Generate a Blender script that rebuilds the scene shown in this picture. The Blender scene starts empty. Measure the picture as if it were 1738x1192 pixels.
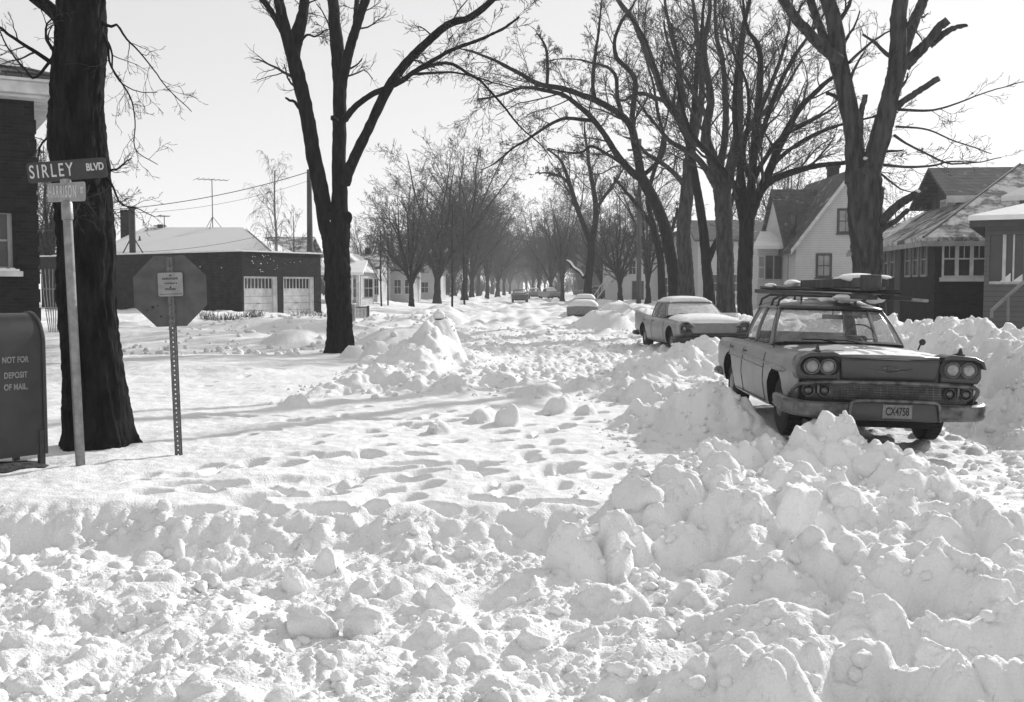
import bpy, bmesh, math, random
import numpy as np
from mathutils import Vector, Matrix

# ------------------------------------------------------------------ camera, sky, sun, exposure
SC = bpy.context.scene
F, CX, CY, HOR, CAMH = 1800.0, 869.0, 596.0, 488.0, 1.8
PITCH = math.atan((CY - HOR) / F)
cam_d = bpy.data.cameras.new("camera")
cam_d.sensor_width = 36.0
cam_d.lens = 36.0 * F / 1738.0
cam_d.clip_start = 0.1
cam_d.clip_end = 6000.0
cam = bpy.data.objects.new("camera", cam_d)
SC.collection.objects.link(cam)
cam.location = (0, 0, CAMH)
cam.rotation_euler = (math.pi / 2 - PITCH, 0, 0)
SC.camera = cam
SUN_AZ, SUN_EL = math.radians(42), math.radians(27)     # azimuth measured from +Y towards +X
world = bpy.data.worlds.new("World")
SC.world = world
world.use_nodes = True
wn = world.node_tree
sky = wn.nodes.new("ShaderNodeTexSky")
sky.sky_type = 'NISHITA'
sky.sun_disc = False
sky.sun_elevation = SUN_EL
sky.sun_rotation = SUN_AZ
sky.air_density = 1.0
sky.dust_density = 0.6
sky.ozone_density = 1.0
bwn = wn.nodes.new("ShaderNodeRGBToBW")
wn.links.new(sky.outputs[0], bwn.inputs[0])
pw_ = wn.nodes.new("ShaderNodeMath"); pw_.operation = 'POWER'; pw_.inputs[1].default_value = 0.3
ml_ = wn.nodes.new("ShaderNodeMath"); ml_.operation = 'MULTIPLY'; ml_.inputs[1].default_value = 2.32
wn.links.new(bwn.outputs[0], pw_.inputs[0]); wn.links.new(pw_.outputs[0], ml_.inputs[0])
wn.links.new(ml_.outputs[0], wn.nodes["Background"].inputs[0])
wn.nodes["Background"].inputs[1].default_value = 0.15
sun_d = bpy.data.lights.new("sun", 'SUN')
sun_d.energy = 3.1
sun_d.angle = math.radians(0.6)
sun_d.color = (1.0, 1.0, 1.0)
sun = bpy.data.objects.new("sun", sun_d)
SC.collection.objects.link(sun)
sd = Vector((math.sin(SUN_AZ) * math.cos(SUN_EL), math.cos(SUN_AZ) * math.cos(SUN_EL), math.sin(SUN_EL)))
sun.rotation_euler = sd.to_track_quat('Z', 'Y').to_euler()
SC.view_settings.view_transform = 'Standard'
SC.view_settings.look = 'None'
SC.view_settings.exposure = 0.56
SC.view_settings.gamma = 1.0
SC.render.engine = 'CYCLES'
SC.cycles.max_bounces = 8
SC.cycles.diffuse_bounces = 4
SC.cycles.volume_bounces = 1

# ------------------------------------------------------------------ helpers
COL = SC.collection
ct, st = math.cos(PITCH), math.sin(PITCH)
def at(px, py, Y):
    """world point of a photo pixel at world depth Y"""
    u, v = (px - CX) / F, (py - CY) / F
    dy, dz = ct - v * st, -st - v * ct
    s = Y / dy
    return np.array((u * s, Y, CAMH + dz * s))
def wpx(npx, Y):
    return npx * Y / F

def new_mat(name, c1, c2=None, scale=6.0, rough=0.85, bump=0.0, bscale=None, metal=0.0, stretch=(1, 1, 1),
            detail=6, contrast=(0.35, 0.65), spec=0.3, bdist=0.02):
    m = bpy.data.materials.new(name)
    m.use_nodes = True
    nt = m.node_tree
    b = nt.nodes["Principled BSDF"]
    b.inputs["Roughness"].default_value = rough
    b.inputs["Metallic"].default_value = metal
    b.inputs["Specular IOR Level"].default_value = spec
    if c2 is None: c2 = c1 * 0.8
    tc = nt.nodes.new("ShaderNodeTexCoord")
    mp = nt.nodes.new("ShaderNodeMapping")
    mp.inputs["Scale"].default_value = stretch
    nt.links.new(tc.outputs["Object"], mp.inputs[0])
    nz = nt.nodes.new("ShaderNodeTexNoise")
    nz.inputs["Scale"].default_value = scale
    nz.inputs["Detail"].default_value = detail
    nt.links.new(mp.outputs[0], nz.inputs["Vector"])
    cr = nt.nodes.new("ShaderNodeValToRGB")
    cr.color_ramp.elements[0].position = contrast[0]
    cr.color_ramp.elements[1].position = contrast[1]
    cr.color_ramp.elements[0].color = (c2, c2, c2, 1)
    cr.color_ramp.elements[1].color = (c1, c1, c1, 1)
    nt.links.new(nz.outputs[0], cr.inputs[0])
    nt.links.new(cr.outputs[0], b.inputs["Base Color"])
    if bump > 0:
        n2 = nt.nodes.new("ShaderNodeTexNoise")
        n2.inputs["Scale"].default_value = bscale or scale * 2
        n2.inputs["Detail"].default_value = 6
        nt.links.new(mp.outputs[0], n2.inputs["Vector"])
        bp = nt.nodes.new("ShaderNodeBump")
        bp.inputs["Strength"].default_value = bump
        bp.inputs["Distance"].default_value = bdist
        nt.links.new(n2.outputs[0], bp.inputs["Height"])
        nt.links.new(bp.outputs[0], b.inputs["Normal"])
    m["_"] = 1
    return m

def row_mat(name, c1, c2, kind, rowh=0.12, width=0.22, mortar=0.3, noise=0.3, rough=0.85, bump=0.6, snow=0.0, snowc=0.8):
    """brick / clapboard / shingle surfaces, laid out in the object's own metres (x+y, z)"""
    m = bpy.data.materials.new(name)
    m.use_nodes = True
    nt = m.node_tree
    L = nt.links.new
    b = nt.nodes["Principled BSDF"]
    b.inputs["Roughness"].default_value = rough
    b.inputs["Specular IOR Level"].default_value = 0.2
    tc = nt.nodes.new("ShaderNodeTexCoord")
    sp = nt.nodes.new("ShaderNodeSeparateXYZ")
    L(tc.outputs["Object"], sp.inputs[0])
    ad = nt.nodes.new("ShaderNodeMath"); ad.operation = 'ADD'
    L(sp.outputs[0], ad.inputs[0]); L(sp.outputs[1], ad.inputs[1])
    cb = nt.nodes.new("ShaderNodeCombineXYZ")
    L(ad.outputs[0], cb.inputs[0]); L(sp.outputs[2], cb.inputs[1])
    nz = nt.nodes.new("ShaderNodeTexNoise"); nz.inputs["Scale"].default_value = 2.5; nz.inputs["Detail"].default_value = 8
    L(tc.outputs["Object"], nz.inputs["Vector"])
    bp = nt.nodes.new("ShaderNodeBump"); bp.inputs["Strength"].default_value = bump; bp.inputs["Distance"].default_value = 0.02
    if kind in ('brick', 'shingle'):
        br = nt.nodes.new("ShaderNodeTexBrick")
        br.inputs["Scale"].default_value = 1.0
        br.inputs["Brick Width"].default_value = width
        br.inputs["Row Height"].default_value = rowh
        br.inputs["Mortar Size"].default_value = 0.008 if kind == 'brick' else 0.012
        br.inputs["Color1"].default_value = (c1, c1, c1, 1)
        br.inputs["Color2"].default_value = (c2, c2, c2, 1)
        br.inputs["Mortar"].default_value = (mortar, mortar, mortar, 1)
        br.inputs["Bias"].default_value = -0.1
        L(cb.outputs[0], br.inputs["Vector"])
        src = br.outputs[0]
        inv = nt.nodes.new("ShaderNodeMath"); inv.operation = 'SUBTRACT'; inv.inputs[0].default_value = 1.0
        L(br.outputs["Fac"], inv.inputs[1]); L(inv.outputs[0], bp.inputs["Height"])
    else:
        dv = nt.nodes.new("ShaderNodeMath"); dv.operation = 'DIVIDE'; dv.inputs[1].default_value = rowh
        L(sp.outputs[2], dv.inputs[0])
        fr = nt.nodes.new("ShaderNodeMath"); fr.operation = 'FRACT'
        L(dv.outputs[0], fr.inputs[0])
        inv = nt.nodes.new("ShaderNodeMath"); inv.operation = 'SUBTRACT'; inv.inputs[0].default_value = 1.0
        L(fr.outputs[0], inv.inputs[1]); L(inv.outputs[0], bp.inputs["Height"])
        cr = nt.nodes.new("ShaderNodeValToRGB")
        cr.color_ramp.elements[0].color = (c2, c2, c2, 1); cr.color_ramp.elements[0].position = 0.03
        cr.color_ramp.elements[1].color = (c1, c1, c1, 1); cr.color_ramp.elements[1].position = 0.12
        L(fr.outputs[0], cr.inputs[0]); src = cr.outputs[0]
    mx = nt.nodes.new("ShaderNodeMix"); mx.data_type = 'RGBA'; mx.blend_type = 'MULTIPLY'
    mx.inputs[0].default_value = noise
    gr = nt.nodes.new("ShaderNodeValToRGB"); gr.color_ramp.elements[0].position = .35; gr.color_ramp.elements[1].position = .65
    gr.color_ramp.elements[0].color = (.3, .3, .3, 1)
    L(nz.outputs[0], gr.inputs[0])
    L(src, mx.inputs[6]); L(gr.outputs[0], mx.inputs[7])
    out = mx.outputs[2]
    if snow > 0:
        n2 = nt.nodes.new("ShaderNodeTexNoise"); n2.inputs["Scale"].default_value = 1.3; n2.inputs["Detail"].default_value = 9
        n2.inputs["Roughness"].default_value = .75
        L(tc.outputs["Object"], n2.inputs["Vector"])
        c3 = nt.nodes.new("ShaderNodeValToRGB")
        c3.color_ramp.elements[0].position = max(0.0, 0.62 - snow * .4); c3.color_ramp.elements[1].position = max(0.05, 0.72 - snow * .4)
        L(n2.outputs[0], c3.inputs[0])
        m2 = nt.nodes.new("ShaderNodeMix"); m2.data_type = 'RGBA'
        L(c3.outputs[0], m2.inputs[0]); L(out, m2.inputs[6]); m2.inputs[7].default_value = (snowc, snowc, snowc, 1)
        out = m2.outputs[2]
    L(out, b.inputs["Base Color"]); L(bp.outputs[0], b.inputs["Normal"])
    return m

def tag(o, label=None, cat=None, group=None, kind=None):
    if label: o["label"] = label
    if cat: o["category"] = cat
    if group: o["group"] = group
    if kind: o["kind"] = kind
    return o
def empty(name, loc=(0, 0, 0), rot=(0, 0, 0), label=None, cat=None, group=None):
    o = bpy.data.objects.new(name, None)
    COL.objects.link(o)
    o.location = loc; o.rotation_euler = rot
    o.empty_display_size = 0.2
    return tag(o, label, cat, group)
def link_mesh(name, me, mat, parent=None, smooth=False):
    o = bpy.data.objects.new(name, me)
    COL.objects.link(o)
    if mat is not None and not me.materials: me.materials.append(mat)
    if parent is not None: o.parent = parent
    if smooth:
        me.polygons.foreach_set("use_smooth", np.ones(len(me.polygons), dtype=bool))
    return o
def np_mesh(name, V, Fc):
    """Fc: int array (n,3) or (n,4)"""
    me = bpy.data.meshes.new(name)
    V = np.asarray(V, dtype=np.float32); Fc = np.asarray(Fc, dtype=np.int32)
    n, k = Fc.shape
    me.vertices.add(len(V)); me.vertices.foreach_set("co", V.ravel())
    me.loops.add(n * k); me.loops.foreach_set("vertex_index", Fc.ravel())
    me.polygons.add(n); me.polygons.foreach_set("loop_start", np.arange(0, n * k, k, dtype=np.int32))
    me.update(calc_edges=True)
    return me

class MB:
    def __init__(s): s.v = []; s.f = []
    def add(s, vs, fs):
        o = len(s.v)
        s.v += [tuple(map(float, p)) for p in vs]; s.f += [tuple(i + o for i in f) for f in fs]
        return s
    def box(s, x0, x1, y0, y1, z0, z1, M=None):
        vs = [(x, y, z) for x in (x0, x1) for y in (y0, y1) for z in (z0, z1)]
        if M is not None: vs = [tuple(M @ Vector(p)) for p in vs]
        return s.add(vs, [(0, 1, 3, 2), (4, 6, 7, 5), (0, 4, 5, 1), (2, 3, 7, 6), (0, 2, 6, 4), (1, 5, 7, 3)])
    def prism(s, poly, lo, hi, axis=1):
        """poly in the two other axes, extruded lo..hi along axis"""
        n = len(poly)
        def P(a, b, t): return {0: (t, a, b), 1: (a, t, b), 2: (a, b, t)}[axis]
        vs = [P(a, b, lo) for a, b in poly] + [P(a, b, hi) for a, b in poly]
        fs = [tuple(range(n))[::-1], tuple(range(n, 2 * n))] + [(i, (i + 1) % n, n + (i + 1) % n, n + i) for i in range(n)]
        return s.add(vs, fs)
    def tube(s, pts, rad, sides=8, cap=True):
        pts = [Vector(p) for p in pts]; n = len(pts)
        if not hasattr(rad, '__len__'): rad = [rad] * n
        vs = []; fs = []
        ref = None
        for i, p in enumerate(pts):
            t = (pts[min(i + 1, n - 1)] - pts[max(i - 1, 0)]).normalized()
            if ref is None: ref = t.orthogonal().normalized()
            a = (ref - t * ref.dot(t)).normalized(); ref = a
            b = t.cross(a)
            for k in range(sides):
                an = 2 * math.pi * k / sides
                vs.append(p + (a * math.cos(an) + b * math.sin(an)) * rad[i])
        for i in range(n - 1):
            for k in range(sides):
                k2 = (k + 1) % sides
                fs.append((i * sides + k, i * sides + k2, (i + 1) * sides + k2, (i + 1) * sides + k))
        if cap:
            fs.append(tuple(range(sides))[::-1]); fs.append(tuple(range((n - 1) * sides, n * sides)))
        return s.add(vs, fs)
    def lathe(s, prof, c=(0, 0, 0), axis=2, seg=24):
        """prof: list of (r, h) along axis"""
        vs = []; fs = []; n = len(prof)
        for k in range(seg):
            a = 2 * math.pi * k / seg
            for r, h in prof:
                x, y = r * math.cos(a), r * math.sin(a)
                p = {2: (x, y, h), 1: (x, h, -y), 0: (h, x, y)}[axis]
                vs.append((p[0] + c[0], p[1] + c[1], p[2] + c[2]))
        for k in range(seg):
            k2 = (k + 1) % seg
            for i in range(n - 1):
                fs.append((k * n + i, k2 * n + i, k2 * n + i + 1, k * n + i + 1))
        if prof[0][0] > 1e-5: fs.append(tuple(k * n for k in range(seg))[::-1])
        if prof[-1][0] > 1e-5: fs.append(tuple(k * n + n - 1 for k in range(seg)))
        return s.add(vs, fs)
    def grid(s, G, close_u=False):
        """G[i][j] points"""
        n, m = len(G), len(G[0])
        vs = [p for r in G for p in r]; fs = []
        for i in range(n if close_u else n - 1):
            for j in range(m - 1):
                i2 = (i + 1) % n
                fs.append((i * m + j, i2 * m + j, i2 * m + j + 1, i * m + j + 1))
        return s.add(vs, fs)
    def build(s, name, mat, parent=None, smooth=False, bevel=0.0, seg=2, thick=0.0, merge=True, sub=0, auto=None, fix=True):
        me = bpy.data.meshes.new(name)
        me.from_pydata(s.v, [], s.f); me.update()
        bm = bmesh.new(); bm.from_mesh(me)
        if merge: bmesh.ops.remove_doubles(bm, verts=bm.verts, dist=1e-5)
        if fix: bmesh.ops.recalc_face_normals(bm, faces=bm.faces)
        if bevel > 0:
            es = [e for e in bm.edges if len(e.link_faces) == 2 and e.calc_face_angle(0) > 0.5]
            bmesh.ops.bevel(bm, geom=es, offset=bevel, segments=seg, affect='EDGES', profile=0.5, clamp_overlap=True)
        if auto is not None:
            for e in bm.edges:
                if len(e.link_faces) == 2 and e.calc_face_angle(0) > auto: e.smooth = False
        bm.to_mesh(me); bm.free()
        o = link_mesh(name, me, mat, parent, smooth or auto is not None)
        if thick:
            md = o.modifiers.new("solid", 'SOLIDIFY'); md.thickness = thick; md.offset = 0
        if sub:
            md = o.modifiers.new("sub", 'SUBSURF'); md.levels = sub; md.render_levels = sub
        return o

def bake(o):
    """apply modifiers without operators"""
    dg = bpy.context.evaluated_depsgraph_get()
    dg.update()
    me = bpy.data.meshes.new_from_object(o.evaluated_get(dg))
    o.modifiers.clear()
    o.data = me
    return o
def text_mesh(name, s, size, mat, parent, loc, rot, sx=1.0, off=0.0, align='CENTER', depth=0.002, spacing=1.0):
    cu = bpy.data.curves.new(name, 'FONT')
    cu.body = s; cu.size = size; cu.offset = off; cu.extrude = depth; cu.align_x = align; cu.align_y = 'CENTER'
    cu.space_character = spacing
    t = bpy.data.objects.new(name, cu); COL.objects.link(t)
    dg = bpy.context.evaluated_depsgraph_get(); dg.update()
    me = bpy.data.meshes.new_from_object(t.evaluated_get(dg))
    bpy.data.objects.remove(t); bpy.data.curves.remove(cu)
    me.transform(Matrix.Diagonal((sx, 1, 1, 1)))
    me.materials.clear()
    o = link_mesh(name, me, mat, parent)
    o.location = loc; o.rotation_euler = rot
    return o
def copy_tree(o, parent=None):
    c = o.copy(); COL.objects.link(c); c.parent = parent
    for ch in list(o.children): copy_tree(ch, c)
    return c

# ------------------------------------------------------------------ noise
def _hash(ix, iy, seed):
    h = (ix.astype(np.int64) * 374761393 + iy.astype(np.int64) * 668265263 + seed * 1274126177) & 0xFFFFFFFF
    h = ((h ^ (h >> 13)) * 1274126177) & 0xFFFFFFFF
    h = h ^ (h >> 16)
    return (h & 0xFFFFFF) / float(0x1000000)
def perlin(x, y, seed=0):
    x0, y0 = np.floor(x), np.floor(y); fx, fy = x - x0, y - y0
    u = fx * fx * fx * (fx * (fx * 6 - 15) + 10); v = fy * fy * fy * (fy * (fy * 6 - 15) + 10)
    def g(dx, dy):
        a = _hash(x0 + dx, y0 + dy, seed) * (2 * math.pi)
        return np.cos(a) * (fx - dx) + np.sin(a) * (fy - dy)
    a = g(0, 0) * (1 - u) + g(1, 0) * u; b = g(0, 1) * (1 - u) + g(1, 1) * u
    return (a * (1 - v) + b * v) * 1.4
def fbm(x, y, seed=0, octv=4, gain=0.5):
    s = 0; a = 1.0
    for i in range(octv):
        s = s + a * perlin(x, y, seed + i * 17); x = x * 2.03 + 3.1; y = y * 2.03 - 1.7; a *= gain
    return s
def cobbles(x, y, cell, seed, r0=.35, r1=.75, dens=1.0):
    """height field of rounded lumps, about one per cell, height in metres"""
    gx, gy = x / cell, y / cell
    x0, y0 = np.floor(gx), np.floor(gy)
    best = np.zeros_like(x)
    for dx in (-1, 0, 1):
        for dy in (-1, 0, 1):
            ix, iy = x0 + dx, y0 + dy
            px = ix + _hash(ix, iy, seed); py = iy + _hash(ix, iy, seed + 5)
            r = r0 + (r1 - r0) * _hash(ix, iy, seed + 9) ** 2
            hh = .5 + _hash(ix, iy, seed + 13)
            on = _hash(ix, iy, seed + 21) < dens
            an = _hash(ix, iy, seed + 31) * math.pi; ca, sa = np.cos(an), np.sin(an)
            ddx, ddy = gx - px, gy - py
            e = .65
            q = ((ddx * ca + ddy * sa) ** 2 + ((-ddx * sa + ddy * ca) / e) ** 2) / (r * r)
            h = np.where(on & (q < 1), np.sqrt(np.clip(1 - q, 0, 1)) * r * hh, 0)
            best = np.maximum(best, h)
    return best * cell
def sstep(a, b, x):
    t = np.clip((x - a) / (b - a), 0, 1); return t * t * (3 - 2 * t)
# ------------------------------------------------------------------ materials
def snow_material():
    m = bpy.data.materials.new("snow"); m.use_nodes = True
    nt = m.node_tree; L = nt.links.new
    b = nt.nodes["Principled BSDF"]
    b.inputs["Roughness"].default_value = 0.75
    b.inputs["Specular IOR Level"].default_value = 0.25
    g = nt.nodes.new("ShaderNodeNewGeometry")
    n1 = nt.nodes.new("ShaderNodeTexNoise"); n1.inputs["Scale"].default_value = 1.1; n1.inputs["Detail"].default_value = 8
    L(g.outputs["Position"], n1.inputs["Vector"])
    cr = nt.nodes.new("ShaderNodeValToRGB")
    cr.color_ramp.elements[0].position = .3; cr.color_ramp.elements[0].color = (.72, .72, .72, 1)
    cr.color_ramp.elements[1].position = .6; cr.color_ramp.elements[1].color = (.81, .81, .81, 1)
    L(n1.outputs[0], cr.inputs[0]); L(cr.outputs[0], b.inputs["Base Color"])
    n2 = nt.nodes.new("ShaderNodeTexNoise"); n2.inputs["Scale"].default_value = 55; n2.inputs["Detail"].default_value = 5
    n3 = nt.nodes.new("ShaderNodeTexNoise"); n3.inputs["Scale"].default_value = 11; n3.inputs["Detail"].default_value = 5
    L(g.outputs["Position"], n2.inputs["Vector"]); L(g.outputs["Position"], n3.inputs["Vector"])
    b1 = nt.nodes.new("ShaderNodeBump"); b1.inputs["Strength"].default_value = .7; b1.inputs["Distance"].default_value = .016
    b2 = nt.nodes.new("ShaderNodeBump"); b2.inputs["Strength"].default_value = .35; b2.inputs["Distance"].default_value = .04
    L(n3.outputs[0], b2.inputs["Height"]); L(n2.outputs[0], b1.inputs["Height"]); L(b2.outputs[0], b1.inputs["Normal"])
    L(b1.outputs[0], b.inputs["Normal"])
    return m
SNOW = snow_material()
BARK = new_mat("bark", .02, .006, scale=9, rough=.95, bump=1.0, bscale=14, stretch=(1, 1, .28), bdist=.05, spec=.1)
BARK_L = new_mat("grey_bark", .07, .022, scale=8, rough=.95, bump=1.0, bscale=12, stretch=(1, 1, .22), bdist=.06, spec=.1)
TWIG = new_mat("twig_bark", .05, .03, scale=2, rough=.95, spec=.1)
TWIG_F = new_mat("far_twig_bark", .06, .04, scale=2, rough=.95, spec=.1)
BIRCH = new_mat("birch_bark", .26, .12, scale=3, rough=.9, spec=.1)

# ------------------------------------------------------------------ the snow terrain
PILES = []      # X, Y, ztop, rx, ry, power, rot
STREET = -0.28
def pile(px, top, base, hw, ry, pw=1.0, rot=0.0, zb=None):
    if zb is None: zb = STREET if base > 925 else 0.0
    Yb = (CAMH - zb) * F / (base - HOR)
    Y = Yb + ry * .55
    p = at(px, top, Y)
    PILES.append((p[0], Y, p[2], hw * Y / F, ry, pw, rot))
def wpile(X, Y, z, rx, ry, pw=1.0, rot=0.0): PILES.append((X, Y, z, rx, ry, pw, rot))
# small separate lumps on the lawn and in the street
for a in [(860, 690, 724, 22, .24, .8), (822, 694, 718, 28, .3, .9), (750, 713, 737, 22, .26, 1.), (948, 672, 702, 28, .32, .9), (997, 685, 706, 22, .24, .8), (900, 657, 672, 60, .5, 1.2),
          (850, 632, 655, 40, .5, 1.), (905, 644, 662, 45, .45, 1.), (640, 580, 612, 30, .6, 1.2), (600, 588, 606, 24, .5, 1.2), (672, 585, 606, 26, .5), (985, 645, 660, 40, .5), (500, 676, 690, 30, .4, 1.2),
          (975, 888, 922, 60, .3, 1.), (1045, 866, 915, 34, .3, .8),
          (1590, 804, 850, 42, .3, .8), (1540, 802, 852, 40, .3, .9), (1170, 1004, 1034, 30, .22, 1.), (1035, 1004, 1044, 58, .32, 1.), (1200, 1044, 1075, 60, .28), (1090, 979, 1010, 24, .16, .8),]: pile(*a)
p_ = at(746, 541, 26.0); wpile(p_[0], 26.1, p_[2], .7, .9, 1.2); wpile(-8.6, 41, .62, 4.2, 3.2, 1.6); wpile(-13.5, 38, .35, 4, 2.4, 1.6); wpile(-5.2, 44, .42, 2.6, 2.2, 1.4)
rs = random.Random(5)
for a in [(4.55, 46, 1.12, 1.3, 1.6, 1.1), (3.9, 45, .8, 1.6, 1.8, 1.2), (5.5, 47, .9, 1.6, 1.8, 1.2), (6.4, 50, .8, 1.8, 2.2, 1.2)]: wpile(*a)
for i in range(60):
    Y = 24 + i * 2.6
    if Y > 34: wpile(-3.4 - Y * .012 + rs.uniform(-1, 1), Y, rs.uniform(.25, .55), rs.uniform(.8, 1.8), rs.uniform(1, 2.2), 1.1)
    if Y > 40: wpile(rs.uniform(-2.5, 6.5), Y, rs.uniform(.1, .28), rs.uniform(.8, 2.2), rs.uniform(1, 2.2), 1.2)
    if Y > 32: wpile(rs.uniform(-14, -4.6), Y, rs.uniform(.15, .45), rs.uniform(1, 3), rs.uniform(1, 2.6), 1.2)
# ploughed ridges: crest traced in the photo as (px, py, Y); front width, back width, block size, relief
RIDGES = []
def ridge(pts, wf, wb, cell=.4, amp=1.0):
    P = np.array([at(*p) for p in pts]); RIDGES.append((P[:, 0], P[:, 1], P[:, 2], wf, wb, cell, amp))
ridge([(975, 912, 8.6), (1010, 880, 8.6), (1040, 852, 8.6), (1085, 832, 8.6), (1150, 828, 8.6), (1215, 810, 8.7), (1270, 842, 8.6), (1350, 816, 8.55), (1430, 834, 8.7), (1490, 852, 8.4), (1580, 858, 8.15), (1660, 868, 8.05), (1738, 888, 7.9), (1950, 900, 7.6), (2400, 930, 7.2)], 1.25, .8, .42, 1.)
ridge([(1205, 1010, 6.9), (1235, 985, 6.85), (1268, 950, 6.7), (1320, 930, 6.6), (1400, 922, 6.6), (1480, 932, 6.55), (1545, 962, 6.4), (1600, 952, 6.25), (1680, 948, 6.1), (1760, 955, 6.0), (1950, 960, 6.0), (2300, 990, 5.8)], .95, .42, .36, 1.)
ridge([(1100, 1075, 6.25), (1180, 1055, 6.2), (1260, 1035, 6.1), (1340, 1008, 6.0), (1400, 1010, 5.95), (1470, 1010, 5.9), (1560, 1025, 5.8), (1700, 1015, 5.6), (1850, 1030, 5.5), (2300, 1060, 5.3)], .4, .3, .3, .8)
ridge([(1050, 1190, 5.0), (1140, 1160, 5.1), (1240, 1100, 5.3), (1330, 1120, 5.25), (1420, 1104, 5.3), (1500, 1130, 5.15), (1592, 1088, 5.0), (1680, 1140, 4.9), (1760, 1145, 4.8), (1950, 1150, 4.8), (2300, 1180, 4.7)], .55, .42, .32, 1.)
ridge([(1060, 790, 9.9), (1120, 774, 9.9), (1180, 768, 10), (1211, 748, 10.1), (1250, 774, 10), (1290, 762, 10.2), (1330, 750, 10.25), (1360, 726, 10.4), (1390, 708, 10.45), (1440, 726, 10.4), (1480, 752, 10.2), (1520, 758, 10.1), (1556, 776, 10), (1600, 808, 9.9), (1650, 840, 9.8)], .95, .4, .34, 1.)
ridge([(1020, 712, 13.9), (1080, 692, 13.8), (1130, 672, 13.8), (1180, 660, 13.6), (1220, 648, 13.6), (1255, 662, 13.3), (1295, 688, 12.9), (1325, 712, 12.4), (1350, 745, 11.8)], .85, .5, .3, .6)
ridge([(960, 650, 21), (1010, 640, 21), (1045, 625, 21), (1080, 605, 21.5), (1130, 592, 22), (1165, 584, 22), (1200, 574, 22.3), (1240, 580, 22.5), (1290, 590, 22.5), (1340, 600, 22.5)], 1.7, 1.0, .5, 1.)
ridge([(980, 680, 17.5), (1040, 657, 17.5), (1085, 644, 17), (1120, 657, 16.5), (1160, 652, 16.5), (1200, 660, 16)], .9, .7, .4, .9)
ridge([(580, 630, 22.6), (620, 612, 23), (655, 600, 23.3), (695, 574, 23.6), (728, 549, 23.8), (755, 570, 24), (790, 596, 25), (830, 602, 26), (880, 606, 27)], 2.3, 1.9, .4, .5)
ridge([(480, 690, 18), (515, 672, 18.2), (555, 650, 18.4), (590, 644, 18.6), (630, 628, 18.8), (680, 633, 18.8), (730, 633, 18.8), (780, 638, 18.6), (818, 662, 18.4)], .95, 1.2, .5, .7)
SIDE = (np.array([9.6, 10.5, 12, 13.5, 15, 17, 19, 22, 27, 35, 60, 120]), np.array([7.3, 7.1, 6.9, 7.0, 7.15, 7.45, 7.7, 8.1, 8.3, 8.5, 8.8, 9.8]), np.array([.1, .42, .8, 1.0, 1.12, 1.2, 1.16, 1.08, .85, .7, .6, .5]))

def blocks(x, y, cell, seed):
    """tilted broken blocks butting against each other"""
    gx, gy = x / cell, y / cell
    x0, y0 = np.floor(gx), np.floor(gy); best = np.full_like(x, -.45)
    for dx in (-1, 0, 1):
        for dy in (-1, 0, 1):
            ix, iy = x0 + dx, y0 + dy
            ddx = gx - ix - _hash(ix, iy, seed); ddy = gy - iy - _hash(ix, iy, seed + 5)
            h = _hash(ix, iy, seed + 9) * .75; a = _hash(ix, iy, seed + 13) * 6.283; g = .25 + .75 * _hash(ix, iy, seed + 17)
            r = .25 + .38 * _hash(ix, iy, seed + 23); d = np.sqrt(ddx * ddx + ddy * ddy)
            v = h + g * (np.cos(a) * ddx + np.sin(a) * ddy) - 2.3 * np.clip(d - r, 0, None) - .5 * d * d
            best = np.maximum(best, v)
    return best * cell

def over(X, Y, zt, fX, fY, px, py, r=1.0): pass
PRINTS = []
rf = random.Random(11)
def prints(p0, p1, n, w=.10, l=.19, jit=.18, d=.11):
    """a line of footprints walked between two photo pixels on the snow"""
    a = np.array(at(p0[0], p0[1], (CAMH) * F / (p0[1] - HOR))); b = np.array(at(p1[0], p1[1], (CAMH) * F / (p1[1] - HOR)))
    t = b - a; nrm = np.array((-t[1], t[0], 0)) / np.linalg.norm(t); ang = math.atan2(t[1], t[0])
    for i in range(n):
        c = a + t * (i + rf.uniform(-.15, .15)) / max(1, n - 1) + nrm * ((.14 if i % 2 else -.14) + rf.uniform(-jit, jit))
        PRINTS.append((c[0], c[1], l * rf.uniform(.8, 1.3), w * rf.uniform(.8, 1.25), ang + rf.uniform(-.35, .35), d * rf.uniform(.7, 1.25)))
for a in [((330, 706), (700, 712), 9), ((330, 650), (560, 610), 9, .1, .16, .1, .05), ((520, 760), (900, 668), 10),
          ((470, 790), (1000, 720), 11), ((560, 822), (960, 770), 9), ((600, 800), (760, 790), 6), ((420, 840), (700, 820), 6), ((350, 850), (640, 855), 6), ((250, 830), (560, 812), 8, .12, .24, .1, .07),
          ((700, 870), (1000, 745), 9), ((870, 760), (1050, 690), 6), ((900, 720), (1080, 640), 8), ((880, 668), (1010, 612), 8), ((900, 600), (1060, 585), 9, .2, .4),
          ((760, 850), (1010, 866), 5), ((640, 770), (830, 800), 5), ((1010, 830), (1090, 760), 5), ((380, 820), (520, 860), 4), ((840, 640), (960, 590), 7), ((330, 800), (600, 770), 9), ((600, 740), (860, 700), 8), ((640, 860), (820, 790), 6), ((830, 850), (960, 800), 5), ((420, 740), (620, 690), 7, .08, .15), ((940, 640), (1060, 610), 7), ((870, 820), (1020, 790), 5), ((230, 815), (420, 790), 7, .08, .15, .15, .06)]: prints(*a)

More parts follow.
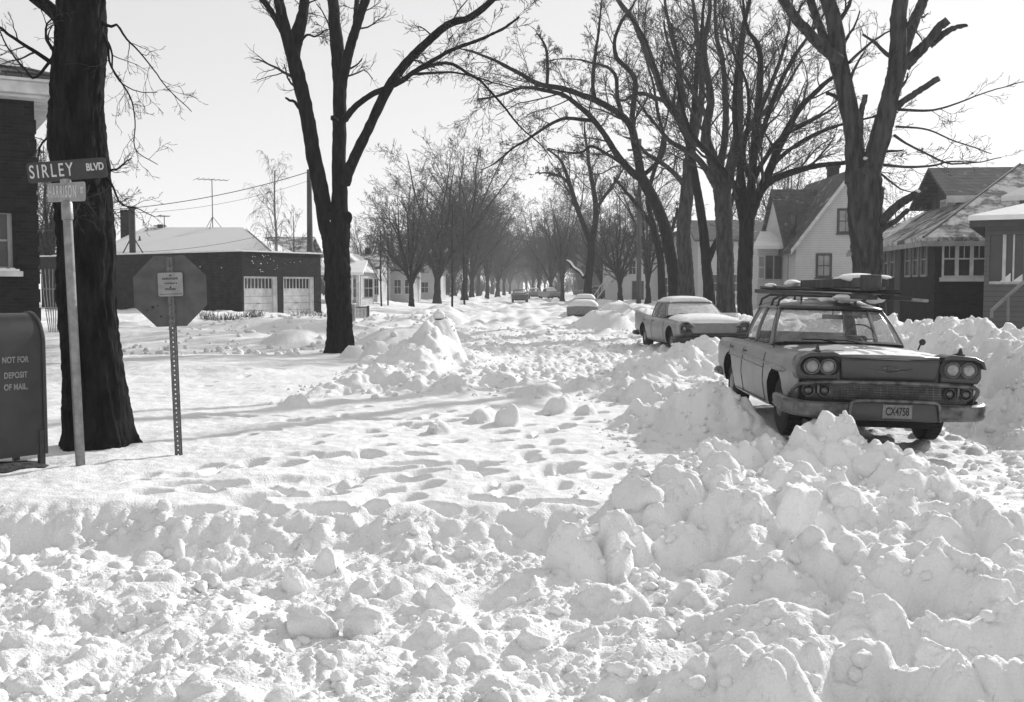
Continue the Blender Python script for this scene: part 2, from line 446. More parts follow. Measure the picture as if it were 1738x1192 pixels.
def base_height(x, y):
    n1 = perlin(x * .9, y * 0 + 3.3, 4); n2 = perlin(x * 3.1, y * 0 + 7.7, 5)
    edge = 8.62 + .22 * n1 + .07 * n2 + .05 * perlin(x * 9, y * 4, 6)
    s = sstep(edge - .5 - .25 * np.abs(n2), edge + .12, y)
    z = STREET * (1 - s)
    rub = np.clip(1 - s * 1.1, 0, 1)
    z = z + s * sstep(-.5, -3, x) * sstep(30, 14, y) * .012 * np.sin((y * 1.0 + x * .35 + .6 * perlin(x * .4, y * .5, 18)) * 7.5) * np.clip(.4 + perlin(x * .25, y * .3, 19), 0, 1)
    z = z + s * (.035 * fbm(x * .35, y * .22, 8, 3) + .022 * fbm(x * 1.1 + y * .3, y * .55, 9, 3))
    # wind-packed drifts on the left lawn, yards rising on both sides
    lw = sstep(-3.8, -7, x) * sstep(12, 20, y)
    z = z + lw * (.10 * np.sin(y * .62 + x * .18 + 1.2 * perlin(x * .12, y * .2, 12)) * sstep(60, 25, y) + .05 * fbm(x * .25, y * .9, 13, 3))
    z = z + sstep(-5, -14, x) * sstep(30, 50, y) * .62
    z = z + sstep(8.2, 12, x) * .42 * sstep(5, 14, y)
    z = z + .11 * fbm(x * .3, y * .3, 14, 3) * sstep(26, 45, y)
    return z, rub, s
def height(x, y):
    x = np.asarray(x, dtype=np.float64); y = np.asarray(y, dtype=np.float64)
    z, rub, s = base_height(x, y)
    wx = x + .05 * perlin(x * 2.1, y * 2.1, 40) + .022 * perlin(x * 7, y * 7, 41)
    wy = y + .05 * perlin(x * 2.1 + 9, y * 2.1, 42) + .022 * perlin(x * 7 + 5, y * 7, 43)
    rough = np.zeros_like(x)
    pz = np.full_like(x, -9.0)
    for (X, Y, zt, rx, ry, pw, rot) in PILES:
        k = np.nonzero((np.abs(x - X) < rx * 1.25 + .1) & (np.abs(y - Y) < ry * 1.25 + .1))
        if len(k[0]) == 0: continue
        q = ((wx[k] - X) / rx) ** 2 + ((wy[k] - Y) / ry) ** 2
        zb = z[k]
        prof = np.clip(1.12 - q * 1.12, 0, 1) ** pw
        h = zb + (zt - zb) * prof
        pz[k] = np.maximum(pz[k], np.where(q < 1, h, -9))
        rough[k] = np.maximum(rough[k], np.clip((1 - q) * 3, 0, 1))
    z2 = np.maximum(z, pz)
    relief = np.zeros_like(x)
    xw = x + .10 * perlin(x * 1.7, y * 1.7, 50); yw = y + .12 * perlin(x * 1.5, y * 1.5, 51)
    def put(t, H, k, cell, amp, sd):
        """t: 0 on the crest .. 1 at the foot"""
        prof = np.clip(1 - t, 0, 1); prof = prof * prof * (3 - 2 * prof); prof = .35 * np.clip(1 - t, 0, 1) + .65 * prof
        zz = z[k] + np.maximum(H - z[k], 0) * prof
        m_ = np.clip((1 - t) * 3.2, 0, 1) * np.clip((H - z[k]) * 5, 0, 1)
        bl = (blocks(wx[k], wy[k], cell, sd) - cell * .32) * .45 + (blocks(wx[k] + 3, wy[k], cell * .45, sd + 50) - cell * .14) * .38
        relief[k] = np.where(zz > z2[k] - .05, np.maximum(relief[k], 0) * 0 + bl * amp * m_, relief[k])
        z2[k] = np.maximum(z2[k], zz); rough[k] = np.maximum(rough[k], m_)
    for i, (RX, RY, RZ, wf, wb, cell, amp) in enumerate(RIDGES):
        k = np.nonzero((xw > RX[0]) & (xw < RX[-1]) & (y > RY.min() - wf * 1.1 - .2) & (y < RY.max() + wb * 1.1 + .2))
        if len(k[0]) == 0: continue
        yc = np.interp(xw[k], RX, RY); H = np.interp(xw[k], RX, RZ)
        t = (yw[k] - yc); t = np.where(t < 0, -t / wf, t / wb)
        e = np.minimum(xw[k] - RX[0], RX[-1] - xw[k]) / .5; t = t + np.clip(1 - e, 0, 1) ** 2 * .6
        put(t, H, k, cell, amp, 300 + i * 7)
    k = np.nonzero((x > 4.8) & (x < 13) & (y > 9.5) & (y < 118))
    if len(k[0]):
        xc = np.interp(yw[k], SIDE[0], SIDE[1]); H = np.interp(yw[k], SIDE[0], SIDE[2])
        H = H * (1 + .12 * perlin(x[k] * 0 + 1.5, y[k] * .55, 61) * sstep(18, 26, y[k]))
        t = xw[k] - xc; t = np.where(t < 0, -t / (1.35 + y[k] * .01), t / 1.9)
        put(t, H, k, .48, 1.15, 400)
    # footprints only where the snow lies open
    dep = np.zeros_like(x)
    for (X, Y, l, w, an, d) in PRINTS:
        k = np.nonzero((np.abs(x - X) < .75) & (np.abs(y - Y) < .75))
        if len(k[0]) == 0: continue
        ca, sa = math.cos(an), math.sin(an)
        dx, dy = x[k] - X, y[k] - Y
        q = ((dx * ca + dy * sa) / l) ** 2 + ((-dx * sa + dy * ca) / w) ** 2
        dep[k] = np.maximum(dep[k], 1.15 * d * np.exp(-np.clip(q, 0, 8) ** 2.5) - .018 * np.exp(-(np.sqrt(q) - 1.45) ** 2 * 9) * (dep[k] < .01))
    z2 = z2 - dep * (1 - .8 * rough) * s
    near = sstep(40, 22, y)
    # broken snow: street in front, piles, churned wheel tracks
    churn = sstep(-2.6, -1.0, x) * sstep(6.8, 5.6, x) * sstep(17, 21, y)
    cz = cobbles(wx, wy, .4, 71, .25, .5, .22) * .9
    cz = np.maximum(cz, cobbles(wx + 3, wy, .15, 72, .3, .65, .5))
    c1 = cz + (cobbles(wx, wy + 2, .07, 73, .35, .75, .85) * .75 + cobbles(x, y, .034, 74, .35, .7, .9) * .55 * sstep(12, 8, y)) * (.25 + .75 * sstep(-.25, .25, perlin(x * 1.2, y * 1.6, 91))) + .07 * np.clip(fbm(x * 1.3, y * 1.9, 90, 3), -.6, 1)
    z2 = z2 + rub * .09 * fbm(x * 1.1, y * 1.3, 95, 3)
    z2 = z2 + blocks(wx, wy, .16, 96) * .35 * np.clip(1 - np.abs(s - .5) * 2, 0, 1) * (1 - rough)
    z2 = z2 + c1 * np.clip(rub * (1 - rough) * .58, 0, 1)
    c2 = cobbles(wx + 1, wy, .26, 75, .35, .7, .6) + cobbles(wx, wy, .1, 76, .35, .7, .7) * .5
    z2 = z2 + c2 * rough * .42 * near + c2 * churn * (1 - rough) * .55 * sstep(60, 30, y)
    lf = perlin(x * .5, y * .5, 77)
    wag = sstep(3.6, 4.6, x) * sstep(8, 9, y) * (1 - rough)              # trodden snow beside the wagon
    z2 = z2 + c2 * .3 * wag
    z2 = z2 + relief * sstep(60, 30, y)
    z2 = z2 + rough * (.045 * fbm(x * 2.6, y * 2.6, 78, 4)) * near + .012 * fbm(x * 5, y * 5, 79, 3) * near
    far = sstep(28, 45, y)
    z2 = z2 + far * .10 * perlin(x * 1.4, y * .06, 86) * sstep(-3.5, -2, x) * sstep(7, 6, x) + far * .05 * fbm(x * 1.6, y * .9, 87, 4)
    z2 = z2 + far * cobbles(wx, wy, .8, 80, .3, .7, .5) * .22 * (.35 + .65 * sstep(-6, -3, x))
    # the hole trodden under the wagon
    k = np.exp(-(((x - 4.12) / 1.05) ** 2) ** 6 - (((y - 14.3) / 3.1) ** 2) ** 3)
    z2 = np.where(k > .02, z2 * (1 - k) + np.minimum(z2, .06 + .03 * fbm(x * 3, y * 3, 83, 2)) * k, z2)
    return z2
def ground(x, y): return float(height(np.array([float(x)]), np.array([float(y)]))[0])

def build_ground():
    u = np.concatenate([[-60, -14, -5, -2.4], np.arange(-1.6, -.66, .008), np.arange(-.65, .6501, .0019), np.arange(.66, 1.6, .008), [2.4, 5, 14, 60]])
    ys = [-400, -80, -20, -6, 0, 2.0, 3.0]
    y = 3.6
    while y < 30: ys.append(y); y *= 1.0026
    while y < 90: ys.append(y); y *= 1.006
    while y < 420: ys.append(y); y *= 1.015
    ys += [600, 1000, 2000, 4500]
    ys = np.array(ys)
    Yg, Ug = np.meshgrid(ys, u, indexing='ij')
    X = np.maximum(Yg, 3.6) * Ug; X = np.where(Yg < 3.6, 3.6 * Ug, X)
    Z = height(X.ravel(), Yg.ravel()).reshape(X.shape)
    V = np.stack([X, Yg, Z], -1).reshape(-1, 3)
    n, m = X.shape
    i = np.arange(n - 1)[:, None] * m + np.arange(m - 1)[None, :]
    Fc = np.stack([i, i + 1, i + m + 1, i + m], -1).reshape(-1, 4)
    o = link_mesh("snow_ground", np_mesh("snow_ground", V, Fc), SNOW, None, True)
    tag(o, kind="structure")
    return o
build_ground()

# broken lumps of snow: shapes with flattened faces, reused by rotation and size
def chunk_shape(seed, sub=3, cuts=7, rough=.06, box=0.0):
    r = random.Random(seed)
    bm = bmesh.new(); bmesh.ops.create_icosphere(bm, subdivisions=sub, radius=1.0)
    V = np.array([v.co[:] for v in bm.verts]); Fc = np.array([[v.index for v in f.verts] for f in bm.faces]); bm.free()
    for _ in range(cuts):
        n = np.array([r.gauss(0, 1) for _ in range(3)]); n /= np.linalg.norm(n)
        d = r.uniform(.55, .85)
        k = np.clip(V @ n - d, 0, None); V = V - k[:, None] * n * .92
    s = seed * 3.7
    nz = fbm(V[:, 0] * 1.6 + V[:, 2] * 1.1 + s, V[:, 1] * 1.6 - V[:, 2] * .9 + s, seed, 4) * .16 + fbm(V[:, 0] * 5 + V[:, 2] * 3 + s, V[:, 1] * 5 - V[:, 2] * 4, seed + 3, 3) * rough
    V = V * (1 + nz)[:, None]
    return V, Fc
SHAPES_L = [chunk_shape(i, 2, 4, .04) for i in range(14)]
SHAPES_M = [chunk_shape(50 + i, 3, 8) for i in range(10)]
def rotm(r):
    return np.array(Matrix.Rotation(r.uniform(0, 6.28), 3, 'Z') @ Matrix.Rotation(r.uniform(-.7, .7), 3, 'X') @ Matrix.Rotation(r.uniform(-.7, .7), 3, 'Y'))
def rubble(name, specs, label, shapes, seed, cat="snow rubble"):
    r = random.Random(seed)
    xs = np.array([s[0] for s in specs]); ys = np.array([s[1] for s in specs]); hz = height(xs, ys)
    VV, FF, off = [], [], 0
    for (x, y, size), z in zip(specs, hz):
        V, Fc = shapes[r.randrange(len(shapes))]
        S = np.array((r.uniform(.7, 1.2), r.uniform(.7, 1.2), r.uniform(.55, 1.0))) * size
        W = (V * S) @ rotm(r).T + np.array((x, y, z + size * r.uniform(-.15, .35)))
        VV.append(W); FF.append(Fc + off); off += len(V)
    o = link_mesh(name, np_mesh(name, np.concatenate(VV), np.concatenate(FF)), SNOW, None, True)
    return tag(o, label, cat, kind="stuff")
rr = random.Random(3)
sp_s, sp_m = [], []
sp_t = []
for i in range(10000):                     # the ploughed cross street in the foreground
    y = 4.2 + (rr.random() ** 1.1) * 4.5; x = rr.uniform(-.56, .56) * y
    cl = .5 + .5 * math.sin(x * 2.1 + 1.3 * math.sin(y * 2.3)) * math.cos(y * 1.9 + x)
    if x > .9 and rr.random() < .55: continue
    if rr.random() > .12 + .88 * cl ** 1.5: continue
    t_ = rr.random()
    if t_ < .03: sp_m.append((x, y, rr.uniform(.03, .08)))
    elif t_ < .26: sp_s.append((x, y, .010 + .020 * rr.random() ** 2))
    else: sp_t.append((x, y, .006 + .009 * rr.random()))
for (X, Y, zt, rx, ry, pw, rot) in PILES:
    if Y > 27: continue
    n = int(7 + 16 * rx * ry)
    if X < 1.5 and Y > 11: n //= 3
    for i in range(n):
        a, q = rr.uniform(0, 6.28), rr.uniform(.55, 1.25)
        x, y = X + rx * q * math.cos(a), Y + ry * q * math.sin(a)
        if 3.0 < x < 5.15 and 10.9 < y < 17: continue
        s = (.012 + .04 * rr.random() ** 2) * (1 + Y * .03)
        (sp_m if s > .05 else sp_s).append((x, y, s))
for (RX, RY, RZ, wf, wb, cell, amp) in RIDGES:
    L_ = RX[-1] - RX[0]; dens_ = 75 if RY.mean() < 12 else 30
    for i in range(int(L_ * dens_ * (wf + wb) / 1.6)):
        x = rr.uniform(RX[0], RX[-1]); y = float(np.interp(x, RX, RY)) + rr.uniform(-wf * 1.15, wb * 1.15)
        if 3.0 < x < 5.15 and 10.9 < y < 17 or abs(x) > .6 * y: continue
        u_ = rr.random(); s_ = .008 + .035 * rr.random() ** 3
        (sp_t if s_ < .014 else sp_s).append((x, y, s_ * (1 + y * .02)))
for i in range(700):
    y = 10 + 17 * rr.random(); x = float(np.interp(y, SIDE[0], SIDE[1])) + rr.uniform(-1.3, 1.6); sp_s.append((x, y, .02 + .06 * rr.random() ** 2))
for i in range(1100):                     # behind the berm and beside the wagon
    y = rr.uniform(9.3, 13.5); x = rr.uniform(1.0, 7.5)
    if 2.9 < x < 5.2 and y > 10.9: continue
    if x < 4.4 and rr.random() < .3: continue
    sp_s.append((x, y, .012 + .04 * rr.random() ** 2))
for i in range(900):
    y = rr.uniform(17, 45); x = rr.uniform(-2.6, 6.6)
    sp_s.append((x, y, rr.uniform(.03, .08)))
for i in range(500):
    y = rr.uniform(28, 60); x = rr.uniform(-12, -3.6)
    sp_s.append((x, y, rr.uniform(.04, .13)))
rubble("snow_rubble", sp_s, "small broken lumps of ploughed white snow strewn over the street", SHAPES_L, 1)
SHAPES_T = [chunk_shape(90 + i, 1, 2, .02) for i in range(12)]
rubble("snow_crumbs", sp_t, "finest crumbs of broken snow scattered over the foreground street", SHAPES_T, 5)
rubble("snow_clods", sp_m, "fist sized clods of ploughed snow lying among the rubble", SHAPES_M, 2)

# the big blocks that stand out
def snow_block(px, top, base, hw, label, seed, rot=(0, 0, 0), dy=.12, sy=1.0, zb=None):
    if zb is None: zb = STREET if base > 925 else 0.0
    Y = (CAMH - zb) * F / (base - HOR) + dy
    pt, pb = at(px, top, Y), at(px, base, Y)
    hh = (pt[2] - pb[2]) / 2 + .02; w = hw * Y / F
    V, Fc = chunk_shape(seed, 4, 9, .05)
    R = np.array((Matrix.Rotation(rot[2], 3, 'Z') @ Matrix.Rotation(rot[0], 3, 'X') @ Matrix.Rotation(rot[1], 3, 'Y')))
    V = V @ R.T
    V = V / np.array((np.abs(V[:, 0]).max(), np.abs(V[:, 1]).max(), np.abs(V[:, 2]).max()))
    V = V * np.array((w, w * sy, hh))
    o = link_mesh("snow_block", np_mesh("snow_block", V, Fc), SNOW, None, True)
    o.location = (pt[0], Y, (pt[2] + pb[2]) / 2 - .04)
    tag(o, label, "snow block", "blocks of ploughed snow")
for k, a in enumerate([
        (556, 924, 990, 28, "tall upright snow block with a pointed top standing in the rubble below the lawn edge"),
        (527, 1020, 1092, 54, "large rounded smooth snow block low in the left middle of the rubble"),
        (615, 1018, 1088, 42, "broad pale snow block leaning against the right side of a larger rounded block"),
        (350, 938, 978, 28, "cracked knobbly snow block just below the lawn edge on the left"),
        (498, 955, 1010, 32, "low wide snow block beside the tall upright one, on its left"),
        (218, 962, 1008, 34, "knobbly snow block below the two sign posts"),
        (745, 985, 1045, 32, "pointed snow block alone in the rubble right of the tall upright block"),
        (905, 1050, 1112, 36, "conical snow block near the bottom centre of the photo"),
        (992, 1058, 1112, 36, "rough snow block close to the right of a conical one at bottom centre"),
        (42, 1060, 1130, 48, "massive round snow block at the left edge of the foreground"),
        (60, 965, 1020, 50, "sloping snow block at the left edge under the mailbox"),
        (405, 1000, 1045, 28, "rounded snow block with a smaller one on top left of centre"),
        (615, 975, 1030, 30, "snow block between the tall upright block and the broad pale one"),
        (40, 1135, 1210, 50, "snow block cut by the bottom left corner of the photo"),
        (620, 1125, 1170, 36, "lumpy snow block at the bottom edge below the broad pale block"),
        (1483, 890, 960, 20, "slim jagged snow block sticking up from the front berm"),
        (1404, 945, 980, 22, "round knobby snow block low on the front face of the berm"),
        (1556, 765, 830, 31, "smooth round snow boulder on the right end of the pile before the car"),
        (1085, 803, 880, 50, "tilted flat snow slab forming the left end of the big berm"),
        (1352, 793, 905, 48, "tall triangular snow block in the middle of the big berm"),
        (1272, 826, 890, 32, "squarish snow slab in the berm left of the triangular block"),
        (1487, 835, 930, 44, "heavy rounded snow block in the berm right of the triangular block"),
        (1590, 872, 945, 38, "disc shaped snow block set in the right part of the berm"),
        (1045, 858, 915, 30, "small lone snow block at the foot of the berm on its left"),
        (861, 683, 722, 20, "upright snow lump like a stump between the footprints"),
        (1210, 738, 800, 30, "pyramid shaped snow block behind the left part of the berm"),
        (1600, 1070, 1200, 60, "big peaked snow block in the bottom right corner"),
        (1420, 1085, 1165, 50, "rounded snow block left of the big peaked one at bottom right"),
        (1245, 1080, 1165, 46, "crumbly snow block at the bottom edge right of centre"),
        (1165, 796, 872, 38, "rounded snow slab just right of the tilted flat one at the berm's left end"),
        (1216, 784, 866, 36, "highest snow slab on the left part of the berm"),
        (1432, 812, 880, 30, "snow slab behind the right shoulder of the triangular block"),
        (1650, 866, 945, 42, "wide snow block near the right end of the big berm"),
        (1480, 755, 815, 40, "rounded snow boulder left of the smooth round one before the car"),
        (1392, 706, 770, 34, "crumbly snow block peaking right under the car's bumper"),
        (1540, 806, 852, 34, "low rounded snow block in front of the smooth round boulder"),
        (1290, 760, 805, 34, "snow wedge right of the pyramid shaped block"),
        (1690, 955, 1040, 60, "broad smooth snow block at the right edge above the peaked corner one"),
        (1560, 955, 1030, 46, "sloping snow block between the two berms at right"),
        (1320, 930, 1010, 60, "long slanted snow slab leading the second berm"),
        (1340, 1000, 1062, 46, "sunlit wedge of snow in front of the second berm")]):
    px, top, base, hw, lb = a
    snow_block(px, top, base, hw * .92, lb, 200 + k, (rs.uniform(-.5, .5), rs.uniform(-.5, .5), rs.uniform(0, 3)), sy=rs.uniform(.7, 1.0))
# ------------------------------------------------------------------ trees
def resample(P, R, n):
    """Catmull-Rom through pixel-traced points -> n points"""
    P = np.asarray(P, float); R = np.asarray(R, float)
    d = np.concatenate([[0], np.cumsum(np.linalg.norm(np.diff(P, axis=0), axis=1))])
    t = np.linspace(0, d[-1], n); out = np.zeros((n, 3))
    Pe = np.vstack([2 * P[0] - P[1], P, 2 * P[-1] - P[-2]])
    for i, s in enumerate(t):
        k = min(max(np.searchsorted(d, s, side='right') - 1, 0), len(P) - 2)
        u = (s - d[k]) / max(d[k + 1] - d[k], 1e-6)
        p0, p1, p2, p3 = Pe[k], Pe[k + 1], Pe[k + 2], Pe[k + 3]
        out[i] = .5 * (2 * p1 + (p2 - p0) * u + (2 * p0 - 5 * p1 + 4 * p2 - p3) * u * u + (3 * p1 - p0 - 3 * p2 + p3) * u ** 3)
    return out, np.interp(t, d, R)
def tubes(P, R, sides):
    """P (N,n,3) R (N,n) -> verts, quads"""
    N, n, _ = P.shape
    T = np.empty_like(P); T[:, 1:-1] = P[:, 2:] - P[:, :-2]; T[:, 0] = P[:, 1] - P[:, 0]; T[:, -1] = P[:, -1] - P[:, -2]
    T /= np.maximum(np.linalg.norm(T, axis=2, keepdims=True), 1e-9)
    ref = np.where(np.abs(T[:, :1, 2:3]) > .9, np.array([[[1., 0, 0]]]), np.array([[[0, 0, 1.]]]))
    ref = np.broadcast_to(ref, T.shape)
    A = np.cross(T, ref); ln = np.linalg.norm(A, axis=2, keepdims=True); A = A / np.maximum(ln, 1e-6)
    for i in range(1, n):      # keep the frame from twisting
        a = A[:, i - 1] - T[:, i] * np.sum(A[:, i - 1] * T[:, i], 1, keepdims=True)
        A[:, i] = a / np.maximum(np.linalg.norm(a, axis=1, keepdims=True), 1e-6)
    B = np.cross(T, A)
    an = np.arange(sides) * 2 * math.pi / sides
    V = P[:, :, None] + (A[:, :, None] * np.cos(an)[None, None, :, None] + B[:, :, None] * np.sin(an)[None, None, :, None]) * R[:, :, None, None]
    idx = np.arange(N * n * sides).reshape(N, n, sides)
    a = idx[:, :-1]; b = idx[:, 1:]
    Q = np.stack([a, np.roll(a, -1, 2), np.roll(b, -1, 2), b], -1).reshape(-1, 4)
    return V.reshape(-1, 3), Q
def grow(rng, P, R, K, lr, ang, t0=.25, up=.25, m=6, wander=.16, rr=.55, rend=.35, droop=0.0, minr=.004, lmin=0.0, t1=1.0):
    """K children on each parent polyline"""
    N, n, _ = P.shape
    L = np.linalg.norm(np.diff(P, axis=1), axis=2).sum(1)
    t = t0 + (t1 - t0) * (np.arange(K)[None] + rng.random((N, K))) / K
    f = t * (n - 1); i = np.clip(f.astype(int), 0, n - 2); u = (f - i)[..., None]
    ar = np.arange(N)[:, None]
    base = P[ar, i] * (1 - u) + P[ar, i + 1] * u
    T = P[ar, i + 1] - P[ar, i]; T /= np.maximum(np.linalg.norm(T, axis=2, keepdims=True), 1e-9)
    r0 = R[ar, i] * (1 - u[..., 0]) + R[ar, i + 1] * u[..., 0]
    q = rng.normal(size=(N, K, 3)); q -= T * np.sum(q * T, 2, keepdims=True); q /= np.linalg.norm(q, axis=2, keepdims=True)
    a = ang * (.6 + .8 * rng.random((N, K, 1)))
    D = T * np.cos(a) + q * np.sin(a)
    ln = (L[:, None] * lr * (1 - .45 * t) * (.55 + .9 * rng.random((N, K))) + lmin)
    seg = ln / (m - 1)
    out = np.empty((N, K, m, 3)); out[:, :, 0] = base
    for j in range(1, m):
        D = D + rng.normal(size=D.shape) * wander
        D[..., 2] += up * .35 - droop * (j / m)
        D /= np.linalg.norm(D, axis=2, keepdims=True)
        out[:, :, j] = out[:, :, j - 1] + D * seg[..., None]
    s = np.linspace(1, rend, m)
    rc = np.maximum(r0 * rr * (.7 + .5 * rng.random((N, K))), minr)[..., None] * s
    rc = np.maximum(rc, minr * .75)
    return out.reshape(N * K, m, 3), rc.reshape(N * K, m)
def join_tubes(levels):
    VV, QQ, o = [], [], 0
    for P, R, s in levels:
        V, Q = tubes(P, R, s); VV.append(V); QQ.append(Q + o); o += len(V)
    return np.concatenate(VV), np.concatenate(QQ)

def bark_displace(V, amp, freq, seed):
    """ridged bark furrows running up the trunk, from position noise"""
    x, y, z = V[:, 0], V[:, 1], V[:, 2]
    a = perlin(x * freq * 1.3 + z * 1.7, y * freq * 1.3 - z * 1.2, seed); b = perlin(x * freq * 2.6 - z * 4.3, y * freq * 2.6 + z * 4.1, seed + 1)
    lump = perlin(z * .9 + x, y * 1.5 + z * .4, seed + 2)
    return amp * (1 - 2.6 * np.abs(a)) + amp * .8 * b + amp * .7 * lump

def limb(pts, Y, dY=0.0, n=20):
    """pts: list of (px, py, half width px); traced in the photo, at depth Y (+ dY towards the tip)"""
    P, R = [], []
    for k, (px, py, hw) in enumerate(pts):
        yy = Y + dY * k / (len(pts) - 1)
        P.append(at(px, py, yy)); R.append(hw * yy / F)
    return resample(P, R, n)

def traced_tree(name, Y, trunk, limbs, label, cat="tree", bark=None, seed=1, spec=None, twig_r=.006, bump=0.02, sides=40, nseg=140, group=None, twigmat=None, extra=None, freq=7):
    """an empty at the tree's foot with two parts: trunk (with its traced limbs) and crown (the twigs)"""
    bark = bark or BARK
    rng = np.random.default_rng(seed)
    p0 = at(trunk[0][0], trunk[0][1], Y); gz = ground(p0[0], Y)
    root = empty(name, (p0[0], Y, gz), label=label, cat=cat, group=group)
    org = np.array((p0[0], Y, gz))
    TP, TR = limb(trunk, Y, n=nseg)
    down = TP[:1] - np.array([[0, 0, .5]]); TP = np.vstack([down, TP]); TR = np.concatenate([TR[:1] * 1.08, TR])
    V, Q = tubes(TP[None], TR[None], sides)
    if bump:
        c = np.repeat(TP, sides, 0); nrm = V - c; nrm /= np.linalg.norm(nrm, axis=1, keepdims=True)
        V = V + nrm * bark_displace(V, bump, freq, seed)[:, None]
        # root flare lobes
        h = V[:, 2] - gz; an = np.arctan2(nrm[:, 1], nrm[:, 0])
        V = V + nrm * (np.exp(-np.clip(h, 0, 9) * 3.2) * (.10 + .07 * np.cos(an * 5 + seed)) * TR[1] * 1.4)[:, None]
    VV, QQ, o = [V], [Q], len(V)
    LP, LR = [], []
    for lb in limbs:
        opts = lb[1] if isinstance(lb, tuple) else {}
        pts = lb[0] if isinstance(lb, tuple) else lb
        P, R = limb(pts, Y, opts.get('dY', rng.uniform(-1.5, 1.5) * (Y / 30)), n=24)
        P[1:] += np.cumsum(rng.normal(size=(23, 3)), 0) * .004 * Y / 12 * np.linspace(0, 1, 23)[:, None]
        R = np.maximum(R, twig_r)
        s = 14 if R[0] > .08 else 8
        P2, R2 = P, R
        if R[0] > .08: P2, R2 = resample(P, R, 60)
        v, q = tubes(P2[None], R2[None], s)
        if R[0] > .08:
            c = np.repeat(P2, s, 0); nr = v - c; nr /= np.maximum(np.linalg.norm(nr, axis=1, keepdims=True), 1e-9)
            v = v + nr * bark_displace(v, min(bump * .8, R[0] * .08), freq, seed)[:, None]
        # round stub end
        VV.append(v); QQ.append(q + o); o += len(v)
        tipc = len(v) - s
        VV.append((P2[-1] + (P2[-1] - P2[-2]) * .3)[None]); e = o; o += 1
        k = np.arange(s); ring = e - s + k
        QQ.append(np.stack([ring, np.roll(ring, -1), np.full(s, e), np.full(s, e)], -1))
        if not opts.get('stub'): LP.append(P); LR.append(R)
    V = np.concatenate(VV) - org; Q = np.concatenate(QQ)
    # quads with a doubled corner are split out as triangles
    tri = Q[:, 2] == Q[:, 3]
    me = bpy.data.meshes.new("trunk"); me.from_pydata(V.tolist(), [], [q[:3].tolist() if t else q.tolist() for q, t in zip(Q, tri)]); me.update()
    link_mesh("trunk", me, bark, root, True)
    if not LP: return root
    LP = np.array(LP); LR = np.array(LR)
    spec = spec or [dict(K=7, lr=.34, ang=.75, t0=.3), dict(K=6, lr=.45, ang=.6), dict(K=5, lr=.5, ang=.6)]
    lv = []
    P, R = LP, LR
    if extra is not None: P = np.concatenate([P, extra[0]]); R = np.concatenate([R, extra[1]])
    for i, s in enumerate(spec):
        s = dict(s); keep = s.pop('pick', None)
        P, R = grow(rng, P, R, m=7 if i == 0 else 5, minr=twig_r, **s)
        lv.append((P, R, 5 if i == 0 else 3))
    V, Q = join_tubes(lv)
    link_mesh("crown", np_mesh("crown", V - org, Q), twigmat or TWIG, root, True)
    return root

# --- great rough trunk at the left, beside the signs
T1 = [(167, 765, 56), (165, 735, 50), (163, 700, 50), (161, 650, 47), (157, 600, 46), (150, 540, 46), (145, 480, 45), (146, 420, 44), (142, 350, 43), (137, 290, 43.5),
      (131, 235, 44), (130, 180, 41), (133, 130, 39), (135, 84, 38), (138, 40, 37), (139, 0, 36), (141, -80, 35), (143, -200, 36), (140, -330, 28), (138, -480, 18), (130, -620, 8)]
L1 = [([(118, 62, 13), (105, 38, 12), (88, 18, 10.5), (62, -2, 10), (20, -30, 9), (-60, -70, 8), (-160, -140, 5)], dict(dY=.6)),
      ([(158, -150, 22), (240, -330, 18), (360, -480, 12), (480, -620, 6)], dict(dY=-1)),
      ([(130, -220, 20), (60, -400, 15), (-60, -560, 10), (-160, -700, 5)], dict(dY=1)),
      ([(172, 36, 3.5), (186, 46, 2.6), (198, 42, 2.2), (214, 66, 1.7), (236, 88, 1.3), (262, 122, 1.1), (282, 152, .9), (322, 192, .7)], dict(dY=.2)),
      ([(172, 52, 3.2), (183, 78, 2.2), (186, 108, 1.8), (205, 140, 1.5), (222, 168, 1.2), (228, 205, 1.0), (228, 250, .9), (262, 276, .6)], dict(dY=-.2)),
      ([(170, 60, 2.6), (182, 70, 2.), (190, 90, 1.6), (192, 118, 1.2), (210, 142, 1.), (240, 156, .8), (272, 158, .6)], dict(dY=.5)),
      ([(172, 296, 3.2), (183, 305, 2.4), (192, 318, 1.8), (206, 345, 1.4), (232, 352, 1.0), (262, 366, .7)], dict(dY=-.3)),
      ([(173, 318, 3.2), (184, 332, 2.2), (190, 352, 1.8), (192, 370, 1.2), (198, 388, .9)], dict(dY=.2)),
      ([(174, 300, 3), (186, 290, 2), (200, 286, 1.5), (222, 270, 1.0)], dict(dY=.2)),
      ([(98, 95, 4), (86, 78, 2.8), (78, 62, 2.2), (80, 42, 1.6), (96, 28, 1.)], dict(dY=-.4)),
      ([(95, 112, 4.2), (60, 88, 3.4), (20, 62, 2.6), (0, 46, 2.2), (-40, 20, 1.6)], dict(dY=-.6)),
      ([(92, 95, 3), (60, 132, 2), (42, 118, 1.8), (10, 78, 1.3), (-10, 40, 1.)], dict(dY=-.2)),
      ([(100, 225, 3), (84, 232, 2), (70, 250, 1.6), (68, 280, 1.)], dict(dY=.3)),
      ([(150, 300, 3.5), (150, 318, 2.5), (138, 345, 1.8), (132, 370, 1.2)], dict(dY=-.9))]
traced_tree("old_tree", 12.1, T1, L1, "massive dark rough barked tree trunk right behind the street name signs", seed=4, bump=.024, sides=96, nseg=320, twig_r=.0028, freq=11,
            spec=[dict(K=8, lr=.24, ang=.8, t0=.2, droop=.25, wander=.22, lmin=.12), dict(K=4, lr=.5, ang=.6, droop=.25, wander=.25), dict(K=2, lr=.5, ang=.6, droop=.2)])

